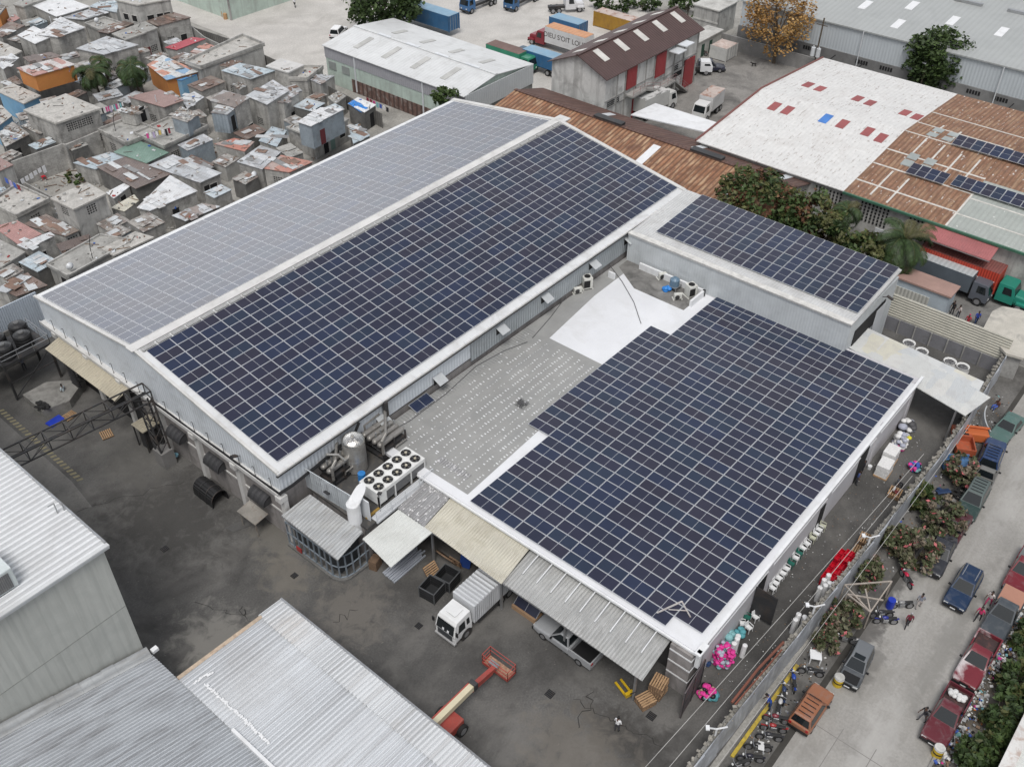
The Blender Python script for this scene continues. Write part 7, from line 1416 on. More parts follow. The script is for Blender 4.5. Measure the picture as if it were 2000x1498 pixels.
# ================================================================== ALLEY, STREET WALL, SMALL THINGS
def wy(x): return -37.25-1.15*min(1, max(0, (x-3)/38.0)) + .7*max(0, (x-46)/16)
STW = mat('street_wall_sheet', (.40, .42, .45), .5, metal=.2, var=.2, vs=.7, fine=.06, streak=((1.6, 1.6, .35), (.62, .64, .67), .6), dirt=(.22, .22, .23), da=.6, ds=.6)
t = thing('street_wall', 'long street wall with crumbling top and creased metal facing', 'wall', (30, -38, 0)); b = M(); xs_ = [1.5+k*2.02 for k in range(31)]
sec = lambda x, o0, o1, z0, z1: [(x, wy(x)+o0, z0), (x, wy(x)+o1, z0), (x, wy(x)+o1, z1), (x, wy(x)+o0, z1)]
b.loft([sec(x, .02, .40, 0, 2.35+.06*math.sin(x*1.3)) for x in xs_]); part('wall', b, mat('rough_wall', (.22, .215, .20), .95, var=.3, vs=1, fine=.2, dirt=(.12, .115, .105), da=.5), t)
b = M()
for x, x2 in zip(xs_[:-1], xs_[1:]): k = RND.uniform(-.1, .1); b.hexa([(x, wy(x)-.10+k, 0), (x2, wy(x2)-.10-k, 0), (x2, wy(x2)+.0, 0), (x, wy(x)+.0, 0)], [(x, wy(x)-.05-k, 2.75+RND.uniform(-.1, .1)), (x2, wy(x2)-.05+k, 2.75+RND.uniform(-.1, .1)), (x2, wy(x2)+.0, 2.75), (x, wy(x)+.0, 2.75)])
part('metal_facing', b, STW, t)
b = M()
for k in range(520): x = RND.uniform(2, 60); s = RND.uniform(.08, .3); b.obox((x, wy(x)+RND.uniform(.05, .45), 2.4+RND.uniform(-.02, .12)), (s, s*RND.uniform(.5, 1), s*.6), (RND.uniform(-.6, .6), RND.uniform(-.6, .6), RND.uniform(0, 3)))
part('rubble_top', b, mat('rubble_top', (.27, .255, .225), .95, var=.35, vs=3, fine=.2), t)
for px, py, l in ((1400, 1425, 'nearest white forked bracket post on the street wall'), (1594, 1188, 'middle white forked bracket post beside white rolls'), (1700, 1052, 'white forked bracket post beside the pallet stack')):
    x = G(px, py, 3.2).x; b = M(); b.tube([(0, 0, 0), (0, 0, .9)], .07, 6); b.tube([(0, 0, .9), (-.55, .35, 1.35)], .06, 6); b.tube([(0, 0, .9), (.35, -.55, 1.3)], .06, 6); b.obox((-.6, .4, 1.38), (.35, .25, .12), (0, 0, .6)); tag(b.build('bracket_post', WHITE, loc=(x, wy(x)+.2, 2.4)), l, 'post', 'bracket posts on the street wall')
for (pa, pb, l, z) in (((1258+0, 1498), (1752, 945), 'pale power cable nearest the white alley wall', 4.4), ((1305, 1498), (1735, 985), 'pale power cable just inside the street wall', 3.9), ((1398, 1498), (1850, 890), 'pale power cable on the street side of the wall', 3.4)):
    A, B = G(pa[0], pa[1], z), G(pb[0], pb[1], z); A = A+(A-B)*.2; B = B+(B-A)*.12; b = M(); b.tube([A.lerp(B, k/12)+V((0, 0, -.35*math.sin(PI*k/12))) for k in range(13)], .019, 5); tag(b.build('power_cable', mat('cable_pale', (.45, .44, .42), .6)), l, 'cable', 'cables over the alley')
b = M(); x0 = G(1520, 1255, 2.6).x-6.3; b.tube([(x0, wy(x0)+.7, 2.5), (x0+3.4, wy(x0)+.6, 2.7), (x0+6.6, wy(x0+6)+.5, 2.6)], .1, 6); b.tube([(x0, wy(x0)+.45, 2.5), (x0+6, wy(x0+6)+.3, 2.55)], .07, 6); tag(b.build('rusty_rail', mat('rail_rust', (.20, .075, .05), .8, var=.3)), 'rusty red iron bars lying along the street wall top', 'iron bars')
# steel gate leaf at the alley mouth
t = thing('alley_gate', 'tall dark steel gate leaf swung open at the alley mouth', 'gate', (6.3, -34.05, 0), .12); b = M(); b.box(0, -.04, .1, 3.3, .04, 3.1); b.build('leaf', mat('gate_steel', (.10, .085, .09), .7, var=.25, dirt=(.2, .09, .06), da=.5, ds=1), t); b = M()
for x in (0, 1.6, 3.2): b.box(x, -.08, .08, x+.1, -.04, 3.12)
b.box(0, -.08, 1.5, 3.3, -.04, 1.6); b.build('frame', DSTEEL, t)
t = thing('black_gate', 'closed black corner gate at the foot of the street wall', 'gate', (0, 0, 0)); q0, q1 = G(1385, 1480, 2.2), G(1500, 1480, 2.2); b = M(); b.box(2.0, -37.2, 0, 5.2, -37.1, 2.3); part('leaf', b, BLACK, t)
# steel angle frame and beam on the annex corner
b = M(); b.beam((9.2, -29.5, 5.05), (9.9, -31.0, 7.0), .09); b.beam((10.5, -31.6, 5.1), (9.9, -31.0, 7.0), .09); b.beam((9.5, -30.3, 5.9), (10.2, -31.4, 6.0), .05); tag(b.build('roof_frame', mat('white_frame', (.62, .6, .58), .6, dirt=(.3, .15, .1), da=.5, ds=3)), 'white steel A-frame standing at the low roof corner', 'frame')
b = M(); b.box(8.2, -33.8, 3.6, 8.5, -33.5, 5.3); b.box(8.0, -33.9, 5.1, 9.2, -33.4, 5.3); tag(b.build('corner_bracket', WHITE), 'white bracket column at the low roof outer corner', 'bracket')

# plastic chairs
def chair_mesh(col):
    b = M(); b.box(-.22, -.22, .40, .22, .22, .44)
    for x in (-.2, .2):
        for y in (-.2, .2): b.beam((x*1.1, y*1.1, 0), (x, y, .41), .05)
    b.hexa([(-.22, .19, .44), (.22, .19, .44), (.22, .24, .44), (-.22, .24, .44)], [(-.2, .27, .86), (.2, .27, .86), (.2, .31, .86), (-.2, .31, .86)])
    for s in (-1, 1): b.beam((s*.25, -.2, .62), (s*.25, .24, .66), .05); b.beam((s*.24, -.2, .42), (s*.25, -.2, .62), .04)
    return b.build('plastic_chair', col, bevel=.01)
cw, cg, cc = chair_mesh(paint('chair_white', (.72, .73, .73), .4)), chair_mesh(paint('chair_green', (.02, .13, .10), .4)), chair_mesh(paint('chair_cream', (.50, .51, .40), .4))
lst = [(1510, 1147, 'w'), (1516, 1137, 'w'), (1522, 1127, 'w'), (1530, 1118, 'w'), (1537, 1109, 'w'), (1546, 1099, 'g'), (1555, 1088, 'w'), (1562, 1079, 'g'), (1569, 1069, 'w'), (1577, 1060, 'w'), (1588, 1049, 'c'), (1595, 1041, 'w'), (1601, 1033, 'w'), (1608, 1026, 'c')]
ords = ['first', 'second', 'third', 'fourth', 'fifth', 'sixth', 'seventh', 'eighth', 'ninth', 'tenth', 'eleventh', 'twelfth', 'thirteenth', 'fourteenth']
used = set()
def chair_at(px, py, c, lab, rz):
    src = {'w': cw, 'g': cg, 'c': cc}[c]; p = G(px, py, .5); o = src if c not in used else src.copy()
    if c in used: COL.objects.link(o)
    used.add(c); o.location = (p.x, p.y, .004); o.rotation_euler.z = rz; tag(o, lab, 'chair', 'plastic chairs in the alley')
cn_ = {'w': 'white', 'g': 'green', 'c': 'cream'}
for i, (px, py, c) in enumerate(lst): chair_at(px, py, c, '%s plastic chair, %s from the black door in the long row' % (cn_[c], ords[i]), RND.uniform(-.2, .2))
for px, py, c, rz, l in ((1472, 1183, 'w', .1, 'white plastic chair nearest the black door on the gate side'), (1480, 1193, 'w', .4, 'second white chair on the gate side of the black door'), (1460, 1204, 'g', .2, 'green plastic chair among white ones before the black door'), (1476, 1203, 'w', -.3, 'white chair standing out from the green chair'), (1451, 1216, 'w', .6, 'white chair next to the turquoise sacks'), (1463, 1224, 'w', -.2, 'white chair nearest the pink net bag, facing the alley')): chair_at(px, py, c, l, rz)
# sacks and net bags
def lumpy(name, label, p, r, h, mats, n=40, cat='bag', s=.42):
    b = M()
    for i in range(n):
        z = RND.random()*h; k = 1-.35*abs(z/h-.45); a = RND.uniform(0, 6.283); q = RND.uniform(.3, .85)*r*k; w_ = s*RND.uniform(.6, 1.1); b.ball((q*math.cos(a), q*math.sin(a), z*.92+.12), (w_, w_, w_*.7), 8, RND.choices(range(len(mats)), [6]+[2]*(len(mats)-1))[0] if len(mats) > 1 else 0)
    return tag(b.build(name, mats, loc=(p.x, p.y, 0), smooth=True), label, cat)
PK = cloth('hot_pink', (.70, .05, .30)); TQ = cloth('turquoise', (.10, .34, .38)); TQ2 = cloth('pale_teal', (.25, .5, .52)); LIL = cloth('lilac_grey', (.40, .42, .50)); WSK = cloth('white_sack', (.72, .72, .71)); YEL = cloth('yellow_print', (.65, .6, .05)); CRM = cloth('cream', (.55, .42, .28))
lumpy('net_bag', 'tall net bag stuffed with hot pink and lilac bundles', G(1413, 1280, .9), .95, 1.8, [PK, LIL, TQ2, cloth('deep_pink', (.5, .03, .2))], 230, s=.2)
lumpy('net_bag', 'turquoise net sacks slumped against the white alley wall', G(1424, 1243, .7), .6, .9, [TQ2, TQ], 24, s=.35); lumpy('net_bag', 'small turquoise sack beside the last white chair', G(1446, 1233, .4), .35, .6, [TQ], 12, s=.28)
lumpy('bundle_heap', 'pallet heap of pink, teal and brown bundles in the alley', G(1380, 1352, .4), .7, .8, [PK, TQ2, CRM, BLACK], 60, s=.22); lumpy('teal_sack', 'flat teal sack spilling from the bundle heap', G(1394, 1362, .1), .4, .3, [TQ], 10, s=.35)
lumpy('blue_bag', 'dark blue bag on the ground left of the net bag', G(1381, 1298, .2), .22, .35, [cloth('navy', (.02, .05, .14))], 8, 'bag', .2)
lumpy('clothes_heap', 'heap of blue and pink clothes against the street wall', G(1786, 912, .3), .7, .5, [CL[2], PK, TQ2, CL[5]], 60, s=.2)
lumpy('sack_heap', 'heap of white sacks with yellow print by the alley wall', G(1760, 862, .6), .9, 1.3, [WSK, WSK, LIL, WSK, YEL], 70, s=.28); lumpy('pink_bundle', 'hot pink bundle at the end of the white paper stacks', G(1758, 877, .2), .35, .35, [PK], 10, s=.28)
lumpy('black_sacks', 'dark bags and scrap between canopy and white sacks', G(1772, 832, .5), .8, .9, [mat('dark_bag', (.08, .08, .085), .7), LIL, WSK], 26)
for px, py, l in ((1757+0, 690, 0), ): pass
for px, py, l in ((1775, 672, 'white bulk sack open on top beside the ribbed fence'), (1800, 688, 'white bulk sack with dark filling, second by the ribbed fence'), (1855, 708, 'clear bulk sack of plastic beside the grey panel wall'), (1880, 718, 'pale scrap sack furthest along the grey panel wall')):
    p = G(px, py, 1.0); t = thing('bulk_sack', l, 'sack', (p.x, p.y, 0), RND.random(), 'bulk sacks by the ribbed fence'); b = M(); b.loft([[(r*math.cos(k*PI/6), r*math.sin(k*PI/6), z) for k in range(12)] for r, z in ((.5, 0), (.68, .3), (.7, .8), (.6, 1.12), (.66, 1.2), (.56, 1.15), (.5, .98))], caps=False); b.build('sack', WSK, t, smooth=True); b = M(); b.ball((0, 0, 1.0), (.54, .54, .2), 10); b.build('filling', mat('dark_filling', (.08, .08, .085), .9, var=.5, vs=6, dirt=(.4, .4, .4), da=.6, ds=5), t)
def roll(b, x, y, h, r=.16, lean=0): b.cyl((x, y, 0), (x+lean, y, h), r, n=12); b.ball((x+lean, y, h), (r, r, .06), 10)
def rolls(px, py, pts, lab, grp, h=1.7):
    p = G(px, py, .8)
    for i, (x, y) in enumerate(pts):
        b = M(); roll(b, 0, 0, h*RND.uniform(.9, 1.08), .2, RND.uniform(-.08, .08)); tag(b.build('plastic_roll', mat('roll_white', (.74, .745, .75), .4, var=.05), loc=(p.x+x, p.y+y, 0)), lab[i], 'roll', grp)
o5 = ['nearest the gate', 'second from the gate', 'third from the gate', 'at the wall side', 'at the back', 'tallest at the middle', 'nearest the red crates']
rolls(1612, 1152, [(-.7, .25), (-.35, .0), (0, .3), (-.2, -.45), (.4, -.4), (.2, -.1), (.65, .25)], ['white upright plastic roll beside red crates, %s' % q for q in o5], 'white rolls by the red crates')
rolls(1560, 1218, [(-.4, .2), (0, .2), (.35, -.2), (.05, -.35)], ['white upright roll in the small group of four, %s' % q for q in ('nearest the gate', 'nearest the chairs', 'farthest from the gate', 'against the street wall')], 'white rolls in the small group')
rolls(1434, 1258, [(-.3, -.1), (.05, -.1), (.35, .0)], ['white plastic roll standing behind the pink net bag, %s' % q for q in ('at left', 'in the middle', 'at right with a pink end')], 'white rolls behind the pink bag', 1.5)
p = G(1450, 1275, .4); b = M(); roll(b, 0, 0, 1.2, .19, .15); tag(b.build('plastic_roll', mat('roll_white', (.74, .745, .75), .4), loc=(p.x, p.y, 0)), 'single white roll leaning alone right of the net bag', 'roll')
for i, (px, py, n, l) in enumerate(((1727, 915, 5, 'front white stack of paper packs on a pallet'), (1738, 893, 6, 'rear white stack of paper packs on a pallet'))):
    p = G(px, py, .6); t = thing('paper_stack', l, 'stack', (p.x, p.y, 0), .05, 'paper stacks in the alley'); b = M(); b.box(-.8, -.6, 0, .8, .6, .14); b.build('pallet', WOOD, t)
    for k in range(n): b = M(); b.obox((0, 0, .14+.11+k*.24), (1.5+RND.uniform(-.04, .04), 1.1, .22), (0, 0, RND.uniform(-.04, .04))); b.build('pack', WSK, t)
p = G(1699, 911, .3); b = M(); b.cyl((0, 0, 0), (0, 0, .4), .16, .2, 12); tag(b.build('bucket', WHITE, loc=(p.x, p.y, 0)), 'white bucket by the dark doorway in the alley wall', 'bucket')
# red crates
CRT = paint('crate_red', (.50, .004, .02), .4); cm = M()
for s in (-1, 1): cm.box(-.3, s*.2-.015*(s+1), 0, .3, s*.2+.015*(1-s), .26); cm.box(s*.3-.015*(s+1), -.2, 0, s*.3+.015*(1-s), .2, .26)
cm.box(-.29, -.19, 0, .29, .19, .03)
for s in (-1, 1): cm.box(-.33, s*.215-.02, .22, .33, s*.215+.02, .27)
c0_ = cm.build('red_crate', CRT); first = True; base = G(1640, 1112, .9)
for ix in range(5):
    for iy in range(3):
        n = (5 if ix < 3 else 6)-(iy == 0)
        for k in range(n):
            o = c0_ if first else c0_.copy()
            if not first: COL.objects.link(o)
            first = False; o.location = (base.x-1.5+ix*.72, base.y+.55-iy*.48, .01+k*.28)
            tag(o, 'red plastic crate, %s layer up, %s stack from the white rolls, %s row' % (ords[k], ords[ix], ('alley side', 'middle', 'wall side')[iy]), 'crate', 'red crates stacked by the street wall')
# pallets
def pallet(b, z0=0, w_=1.2, d=1.0, mi=0):
    for k in range(6): y = -d/2+k*d/5.5; b.box(-w_/2, y, z0+.11, w_/2, y+.10, z0+.135)
    for x in (-w_/2, -.05, w_/2-.1): b.box(x, -d/2, z0+.02, x+.1, d/2, z0+.11, 1)
    for y in (-d/2, 0, d/2-.1): b.box(-w_/2, y, z0, w_/2, y+.1, z0+.02, 1)
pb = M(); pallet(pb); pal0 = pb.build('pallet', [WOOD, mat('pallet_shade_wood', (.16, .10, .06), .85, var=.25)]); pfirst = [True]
def put_pallet(loc, rot, lab, grp=None):
    o = pal0 if pfirst[0] else pal0.copy()
    if not pfirst[0]: COL.objects.link(o)
    pfirst[0] = False; o.location = loc; o.rotation_euler = rot; tag(o, lab, 'pallet', grp)
p = G(1286, 1340, .8)
for k in range(10): put_pallet((p.x, p.y, .01+k*.145), (0, 0, RND.uniform(-.09, .09)+.1), 'wooden pallet, %s up in the tall stack under grey canopy' % nth(k+1), 'tall pallet stack')
p = G(1261, 1368, .3)
for k in range(4): put_pallet((p.x, p.y, .01+k*.145), (0, 0, -.35+RND.uniform(-.05, .05)), 'wooden pallet, %s up in the low stack before the tall one' % nth(k+1), 'low pallet stack')
p = G(208, 848, .1); put_pallet((p.x, p.y, .01), (0, 0, 1.3), 'single weathered pallet lying alone in the upper yard')
p = G(136, 812, .1); put_pallet((p.x, p.y, .01), (0, 0, .1), 'pallet lying against the dock edge by the blue tray')
p = G(862, 1118, .6); put_pallet((p.x-.3, p.y+.9, .55), (.9, 0, -.1), 'pale pallet propped behind the black mesh bins'); put_pallet((p.x+1.4, p.y-.2, .62), (.2, 1.25, .3), 'pallet standing on edge beside the black mesh bins'); put_pallet((p.x+4.2, p.y-.6, .3), (0, .3, .2), 'pallet deep in shade under the cream canopy')
p = G(1685, 1060, .8)
for k in range(6): put_pallet((p.x+.6, p.y, .01+k*.145), (0, 0, .05*k-.1), 'pale pallet, %s up in the stack beyond red crates' % nth(k+1), 'pallet stack by the red crates')
for k in range(4): put_pallet((p.x-.75, p.y-.1, .01+k*.145), (0, 0, .03*k), 'pale pallet, %s up in the stack touching red crates' % nth(k+1), 'pallet stack by the red crates')
p = G(1748, 962, .3)
for k in range(3): put_pallet((p.x, p.y, .01+k*.145), (0, 0, .1), 'pallet, %s up in the seat stack of the resting men' % nth(k+1), 'pallet seat stack')
b = M(); b.box(-.75, -.5, 0, .75, .5, .1); b.box(-.7, -.45, .1, .7, .45, .16); p = G(108, 822, .1); tag(b.build('blue_tray', paint('tray_blue', (.02, .05, .42)), loc=(p.x, p.y, 0), rz=.1), 'flat bright blue plastic tray on the yard by the dock', 'tray')
t = thing('pallet_jack', 'yellow hand pallet truck standing in the yard', 'pallet jack', G(1218, 1345, .1), -1.9); YJ = paint('jack_yellow', (.55, .36, .02)); b = M(); b.box(-.7, -.32, .06, .55, -.16, .16); b.box(-.7, .16, .06, .55, .32, .16); b.build('forks', YJ, t); b = M(); b.box(.5, -.32, .05, .75, .32, .4); b.build('body', YJ, t); b = M(); b.tube([(.7, 0, .3), (1.15, 0, 1.1)], .04); b.tube([(1.15, -.2, 1.1), (1.15, .2, 1.1)], .03); b.build('handle', DSTEEL, t)
# black mesh bins
for px, py, l in ((844, 1150, 'black mesh stillage bin nearest the white truck front'), (874, 1128, 'black mesh stillage bin standing behind the front one')):
    p = G(px, py, .7); t = thing('stillage_bin', l, 'bin', (p.x, p.y, .01), .12, 'black bins by the truck'); b = M(); w_, d_, h_ = .72, .72, 1.2
    for s in (-1, 1): b.box(-w_, s*d_-.03, .1, w_, s*d_+.03, h_); b.box(s*w_-.03, -d_, .1, s*w_+.03, d_, h_)
    b.box(-w_, -d_, .1, w_, d_, .16); b.build('panels', mat('bin_black', (.022, .023, .025), .6, var=.3, corr=('z', .3, .5, .3)), t); b = M(); q = [(-w_, -d_), (w_, -d_), (w_, d_), (-w_, d_)]
    for (x, y), (x2, y2) in zip(q, q[1:]+q[:1]): b.beam((x, y, h_), (x2, y2, h_), .07); b.beam((x, y, 0), (x, y, h_), .08)
    b.build('frame', mat('bin_frame', (.10, .105, .11), .5), t)
# leaning solar panel in its carton, loose panel on the low roof
p0, p1 = G(1000, 1186, .05), G(1043, 1220, .05); ex = (p1-p0).normalized(); a_ = V((0, 0, 1))*.72+V((1, 0, 0))*.70; ez = V((p1.x, p1.y, .1))
solo_panel(frame_mat((p0.x+.15, p0.y, .25), ex, a_), 'solar panel leaning on its cardboard carton under the grey canopy', None, 1); b = M(); b.box(p0.x-.05, p1.y, 0, p0.x+.12, p0.y, .45); b.box(p0.x+.12, p1.y, 0, p0.x+.9, p0.y, .3); tag(b.build('carton', CARD), 'long cardboard carton under the leaning solar panel', 'carton')
q = G(794, 795, zlow(13)+.1); solo_panel(frame_mat((13.5, -1.75, zlow(13)+.15), (1, 0, -.01), (0, .86, .25)), 'single loose solar panel propped against the warehouse side wall', None, 2)
# coolers on the low roof
AC = mat('cooler_ivory', (.62, .62, .58), .5, var=.06, dirt=(.4, .38, .33), da=.4, ds=2)
def cooler(label, p, w_, d_, h_, top, rz=0):
    t = thing('air_conditioner', label, 'air conditioner', p, rz, 'coolers on the low roof'); b = M(); b.box(-w_/2, -d_/2, .15, w_/2, d_/2, h_); b.box(-w_/2-.1, -d_/2, 0, -w_/2+.05, d_/2+.3, .1); b.box(w_/2-.05, -d_/2, 0, w_/2+.1, d_/2+.3, .1); b.build('casing', AC, t, bevel=.03); b = M()
    if top: b.cyl((0, 0, h_), (0, 0, h_+.05), w_*.34, n=18); b.build('fan', VOID, t); b = M(); b.box(-w_/2-.01, -d_/2-.012, .3, w_*.2, -d_/2-.001, h_-.25); b.build('coil', VOID, t)
    else: b.cyl((-w_*.12, -d_/2-.02, h_*.5), (-w_*.12, -d_/2, h_*.5), h_*.34, n=16); b.build('fan', DSTEEL, t)
p = G(1146, 562, zlow(38)); cooler('square top fan cooler nearest the warehouse side wall', (p.x, p.y, zlow(38)), .95, .95, 1.4, 1, -.6)
p = G(1130, 570, zlow(37)); cooler('small wall cooler beside the square fan cooler', (p.x-.3, p.y-.1, zlow(37)), .85, .35, .75, 0, -.5)
p = G(1348, 578, zlow(44)); cooler('square top fan cooler in the parapet corner', (p.x, p.y, zlow(44)), .95, .95, 1.4, 1, -.4)
p = G(1322, 582, zlow(43)); cooler('small round fan cooler in front of the blue tank', (p.x-.2, p.y-.2, zlow(43)), .8, .35, .75, 0, -.7); p = G(1293, 545, zlow(44)); cooler('small white cooler against the curved parapet', (p.x, p.y, zlow(44)), .85, .35, .75, 0, -.5)
p = G(1316, 565, zlow(44)); t = thing('roof_water_tank', 'blue wrapped round water tank on a low roof stand', 'water tank', (p.x, p.y, zlow(44)+.03)); b = M(); b.cyl((0, 0, .5), (0, 0, 1.2), .5, n=16); b.cyl((0, 0, 1.2), (0, 0, 1.4), .5, .25, 16); b.build('tank', mat('tank_blue_grey', (.12, .19, .26), .4, var=.3), t); b = M()
for x in (-.5, .5):
    for y in (-.5, .5): b.box(x-.04, y-.04, 0, x+.04, y+.04, .5)
b.box(-.55, -.55, .42, .55, .55, .5); b.build('stand', STEEL, t); lumpy('tarp_bundle', 'crumpled blue sheet beside the blue roof water tank', V((p.x-.7, p.y+.4, 0)), .35, .4, [paint('tarp_azure', (.03, .22, .62))], 10, 'bundle', .3).location.z = zlow(44)
# cables snaking on the low roof, wire tangle
for pts, l, z in (([(740, 855), (800, 822), (870, 770), (930, 715), (985, 685), (1030, 668)], 'dark cable snaking across the grey roof from the tank', 0), ([(1190, 517), (1215, 550), (1238, 590), (1252, 632)], 'cable running over the white roof sheet', 0), ([(1040, 660), (1075, 620), (1105, 580)], 'cable across the white roof sheet corner', 0)):
    b = M(); b.tube([G(px, py, 0)*0+V((*G(px, py, zlow(G(px, py, 4.9).x)+.05)[:2], zlow(G(px, py, 4.9).x)+.05)) for px, py in pts], .035, 5); tag(b.build('roof_cable', mat('cable_grey', (.10, .10, .105), .7)), l, 'cable')
p = G(1020, 790, zlow(18)); b = M()
for k in range(16): a = RND.uniform(0, 6); b.tube([(RND.uniform(-.6, .6), RND.uniform(-.6, .6), .03+RND.random()*.1) for _ in range(4)], .015, 4)
tag(b.build('wire_tangle', mat('cable_grey', (.1, .1, .1)), loc=(p.x, p.y, zlow(18)+.02)), 'tangle of dead wire lying on the grey roof', 'wire')
# things under the canopies
b = M()
for k in range(9): b.beam((0, k*.16, .1+.05*(k % 3)), (3.6+RND.uniform(-.3, .3), k*.16+.2, .12+.05*(k % 3)), .12); 
p = G(752, 1125, .1); tag(b.build('pipe_bundle', mat('plastic_wrapped', (.42, .45, .50), .4, var=.2), loc=(p.x, p.y-1.0, 0), rz=-.05), 'bundle of wrapped grey pipes lying under the middle canopy', 'pipes')
b = M(); b.box(-.45, -.35, 0, .45, .35, 1.0); b.box(-.1, -.36, .5, .15, -.351, .7); p = G(733, 1100, .4); tag(b.build('carton_stack', WOODD, loc=(p.x, p.y, 0), rz=.3), 'brown carton leaning at the end of the corner cage', 'carton')
b = M(); b.cyl((0, 0, .25), (.1, 0, .32), 1.1, n=20); p = G(880, 1095, .2); tag(b.build('cable_drum_board', WOODD, loc=(p.x, p.y+.4, 0)), 'round brown board under the cream canopy', 'board'); b = M(); b.obox((0, 0, .7), (.25, .9, 1.3), (.1, .25, .4)); p = G(905, 1100, .6); tag(b.build('blue_board', paint('board_blue', (.02, .06, .25), .6), loc=(p.x+.3, p.y, 0)), 'dark blue board leaning in shade under cream canopy', 'board')
b = M(); b.slab([(0, 0, .01), (5.5, -2.0, .02), (5.6, -2.9, .02), (.2, -1.0, .01)], .01); p = G(460, 1015, 0); tag(b.build('flat_metal_sheet', mat('flat_sheet', (.09, .088, .085), .6, var=.3), loc=(p.x-1.2, p.y, .02)), 'flat dark metal strip lying along the warehouse foot', 'metal sheet')
# timber frame, plastic table, wheels on the street side
t = thing('timber_frame', 'pale timber roof skeleton among the bushes by the street wall', 'timber frame', (0, 0, 0)); TM = mat('grey_timber', (.34, .30, .26), .8, var=.25, vs=3); B_ = [(1650, 1142, 2.2), (1742, 1135, 2.0), (1700, 1195, 2.0), (1655, 1160, 2.2), (1725, 1172, 2.0), (1690, 1150, 2.1)]; b = M()
for a_, c_ in ((0, 2), (3, 4), (1, 2), (0, 1), (5, 2), (3, 2)): b.beam(G(*B_[a_]), G(*B_[c_]), .1)
for q in B_[:4]: g_ = G(*q); b.beam((g_.x, g_.y, 0), g_, .09)
part('beams', b, TM, t)
p = G(1592, 1283, .4); t = thing('plastic_table', 'white plastic table on the pavement by the bush', 'table', (p.x, p.y, .012), .5); b = M(); b.box(-.42, -.42, .68, .42, .42, .73); b.build('top', WHITE, t, bevel=.02)
for x in (-.36, .36):
    for y in (-.36, .36): b = M(); b.box(x-.04, y-.04, 0, x+.04, y+.04, .68); b.build('leg', WHITE, t)
for k, (px, py) in enumerate(((1880, 955), (1866, 962), (1874, 968), (1855, 985))):
    p = G(px, py, .3); b = M(); b.tube([(.3*math.cos(i*PI/7), .3*math.sin(i*PI/7), .12) for i in range(15)], .11, 8); tag(b.build('loose_tyre', RUBBER, loc=(p.x, p.y, .01+.2*(k % 2))), ['loose tyre nearest the dark green car bonnet', 'loose tyre lying behind the first one', 'loose tyre half on another tyre', 'loose tyre at the edge of the oleander'][k], 'tyre', 'loose tyres')
for px, py, l, m_ in ((1815, 965, 'red metal box panel lying among the bushes', paint('panel_red', (.35, .02, .03), .6)), (1842, 960, 'dark blue metal sheet leaning among the bushes', paint('panel_navy', (.03, .06, .14), .6)), (1820, 990, 'pale grey engine part among the bushes', STEEL)):
    p = G(px, py, .4); b = M(); b.obox((0, 0, .45), (1.1, .8, .12), (.5, .2, RND.random()*3)); b.obox((.2, .3, .2), (.5, .3, .35), (0, .3, 1)); tag(b.build('scrap_panel', m_, loc=(p.x, p.y, 0)), l, 'scrap')

# oleander bushes along the street wall and bushes of the verge
def bush(label, px, py, z, R, n, mats, s=.2, nl=40, name='oleander_bush'):
    c = G(px, py, z); t = thing(name, label, 'bush', (c.x, c.y, 0)); b = M(); crown(b, V((0, 0, z)), R, n, nl, s, [0, 0, 1, 1, 2], 3 if len(mats) > 3 else None); b.build('foliage', mats, t); b = M()
    for k in range(9): a = RND.uniform(0, 6.28); b.tube([(0, 0, 0), (R[0]*.3*math.cos(a), R[1]*.3*math.sin(a), z*.6), (R[0]*.75*math.cos(a), R[1]*.75*math.sin(a), z+R[2]*.3)], [.05, .04, .015], 5)
    b.build('stems', BARK, t)
OL = [leafmat('oleander_a', (.075, .09, .042)), leafmat('oleander_b', (.12, .12, .07)), leafmat('oleander_dry', (.19, .155, .115)), LFL]
for px, py, z, R, n, l in ((1880, 915, 1.3, (1.7, 1.4, 1.2), 34, 'oleander bush by the faded blue pickup bed'), (1845, 1010, 1.3, (2.2, 1.7, 1.3), 50, 'wide pink flowered oleander over the small maroon car'), (1795, 1075, 1.4, (1.9, 1.6, 1.3), 46, 'pink flowered oleander beside the charcoal saloon'), (1755, 1060, 1.2, (1.4, 1.2, 1.2), 30, 'oleander pressed against the street wall sheet'), (1700, 1120, 1.1, (1.6, 1.0, 1.0), 26, 'dry grey oleander behind the timber frame'), (1645, 1205, 1.1, (1.8, 1.4, 1.0), 40, 'pink flowered oleander beside the row of wrecked motorbikes'), (1612, 1255, .8, (1.0, .9, .8), 24, 'low green bush above the white plastic table')): bush(l, px, py, z, R, n, OL)
VB = [LG[0], LG[1], LG[2]]
for px, py, z, R, n, l in ((2004, 1240, .9, (1.9, .9, 1.1), 34, 'olive bush beside the grey blue pickup'), (1990, 1325, 1.0, (2.2, 1.1, 1.3), 44, 'green bush behind the peeling red pickup'), (1962, 1405, 1.1, (2.2, 1.2, 1.4), 50, 'dark green bush on the littered verge below the red pickup'), (1910, 1478, 1.2, (1.7, 1.1, 1.3), 50, 'bright green bush at the bottom by the yellow bollard'), (1950, 1455, 1.1, (1.5, 1.0, 1.3), 36, 'dark bush against the white edged roof corner')): bush(l, px, py, z, R, n, VB, .22, 44, 'verge_bush')
bush('dark green climbing bush on the street wall near scrap panels', 1800, 970, 1.2, (1.5, 1.0, 1.2), 30, VB, .2, 40, 'wall_bush')
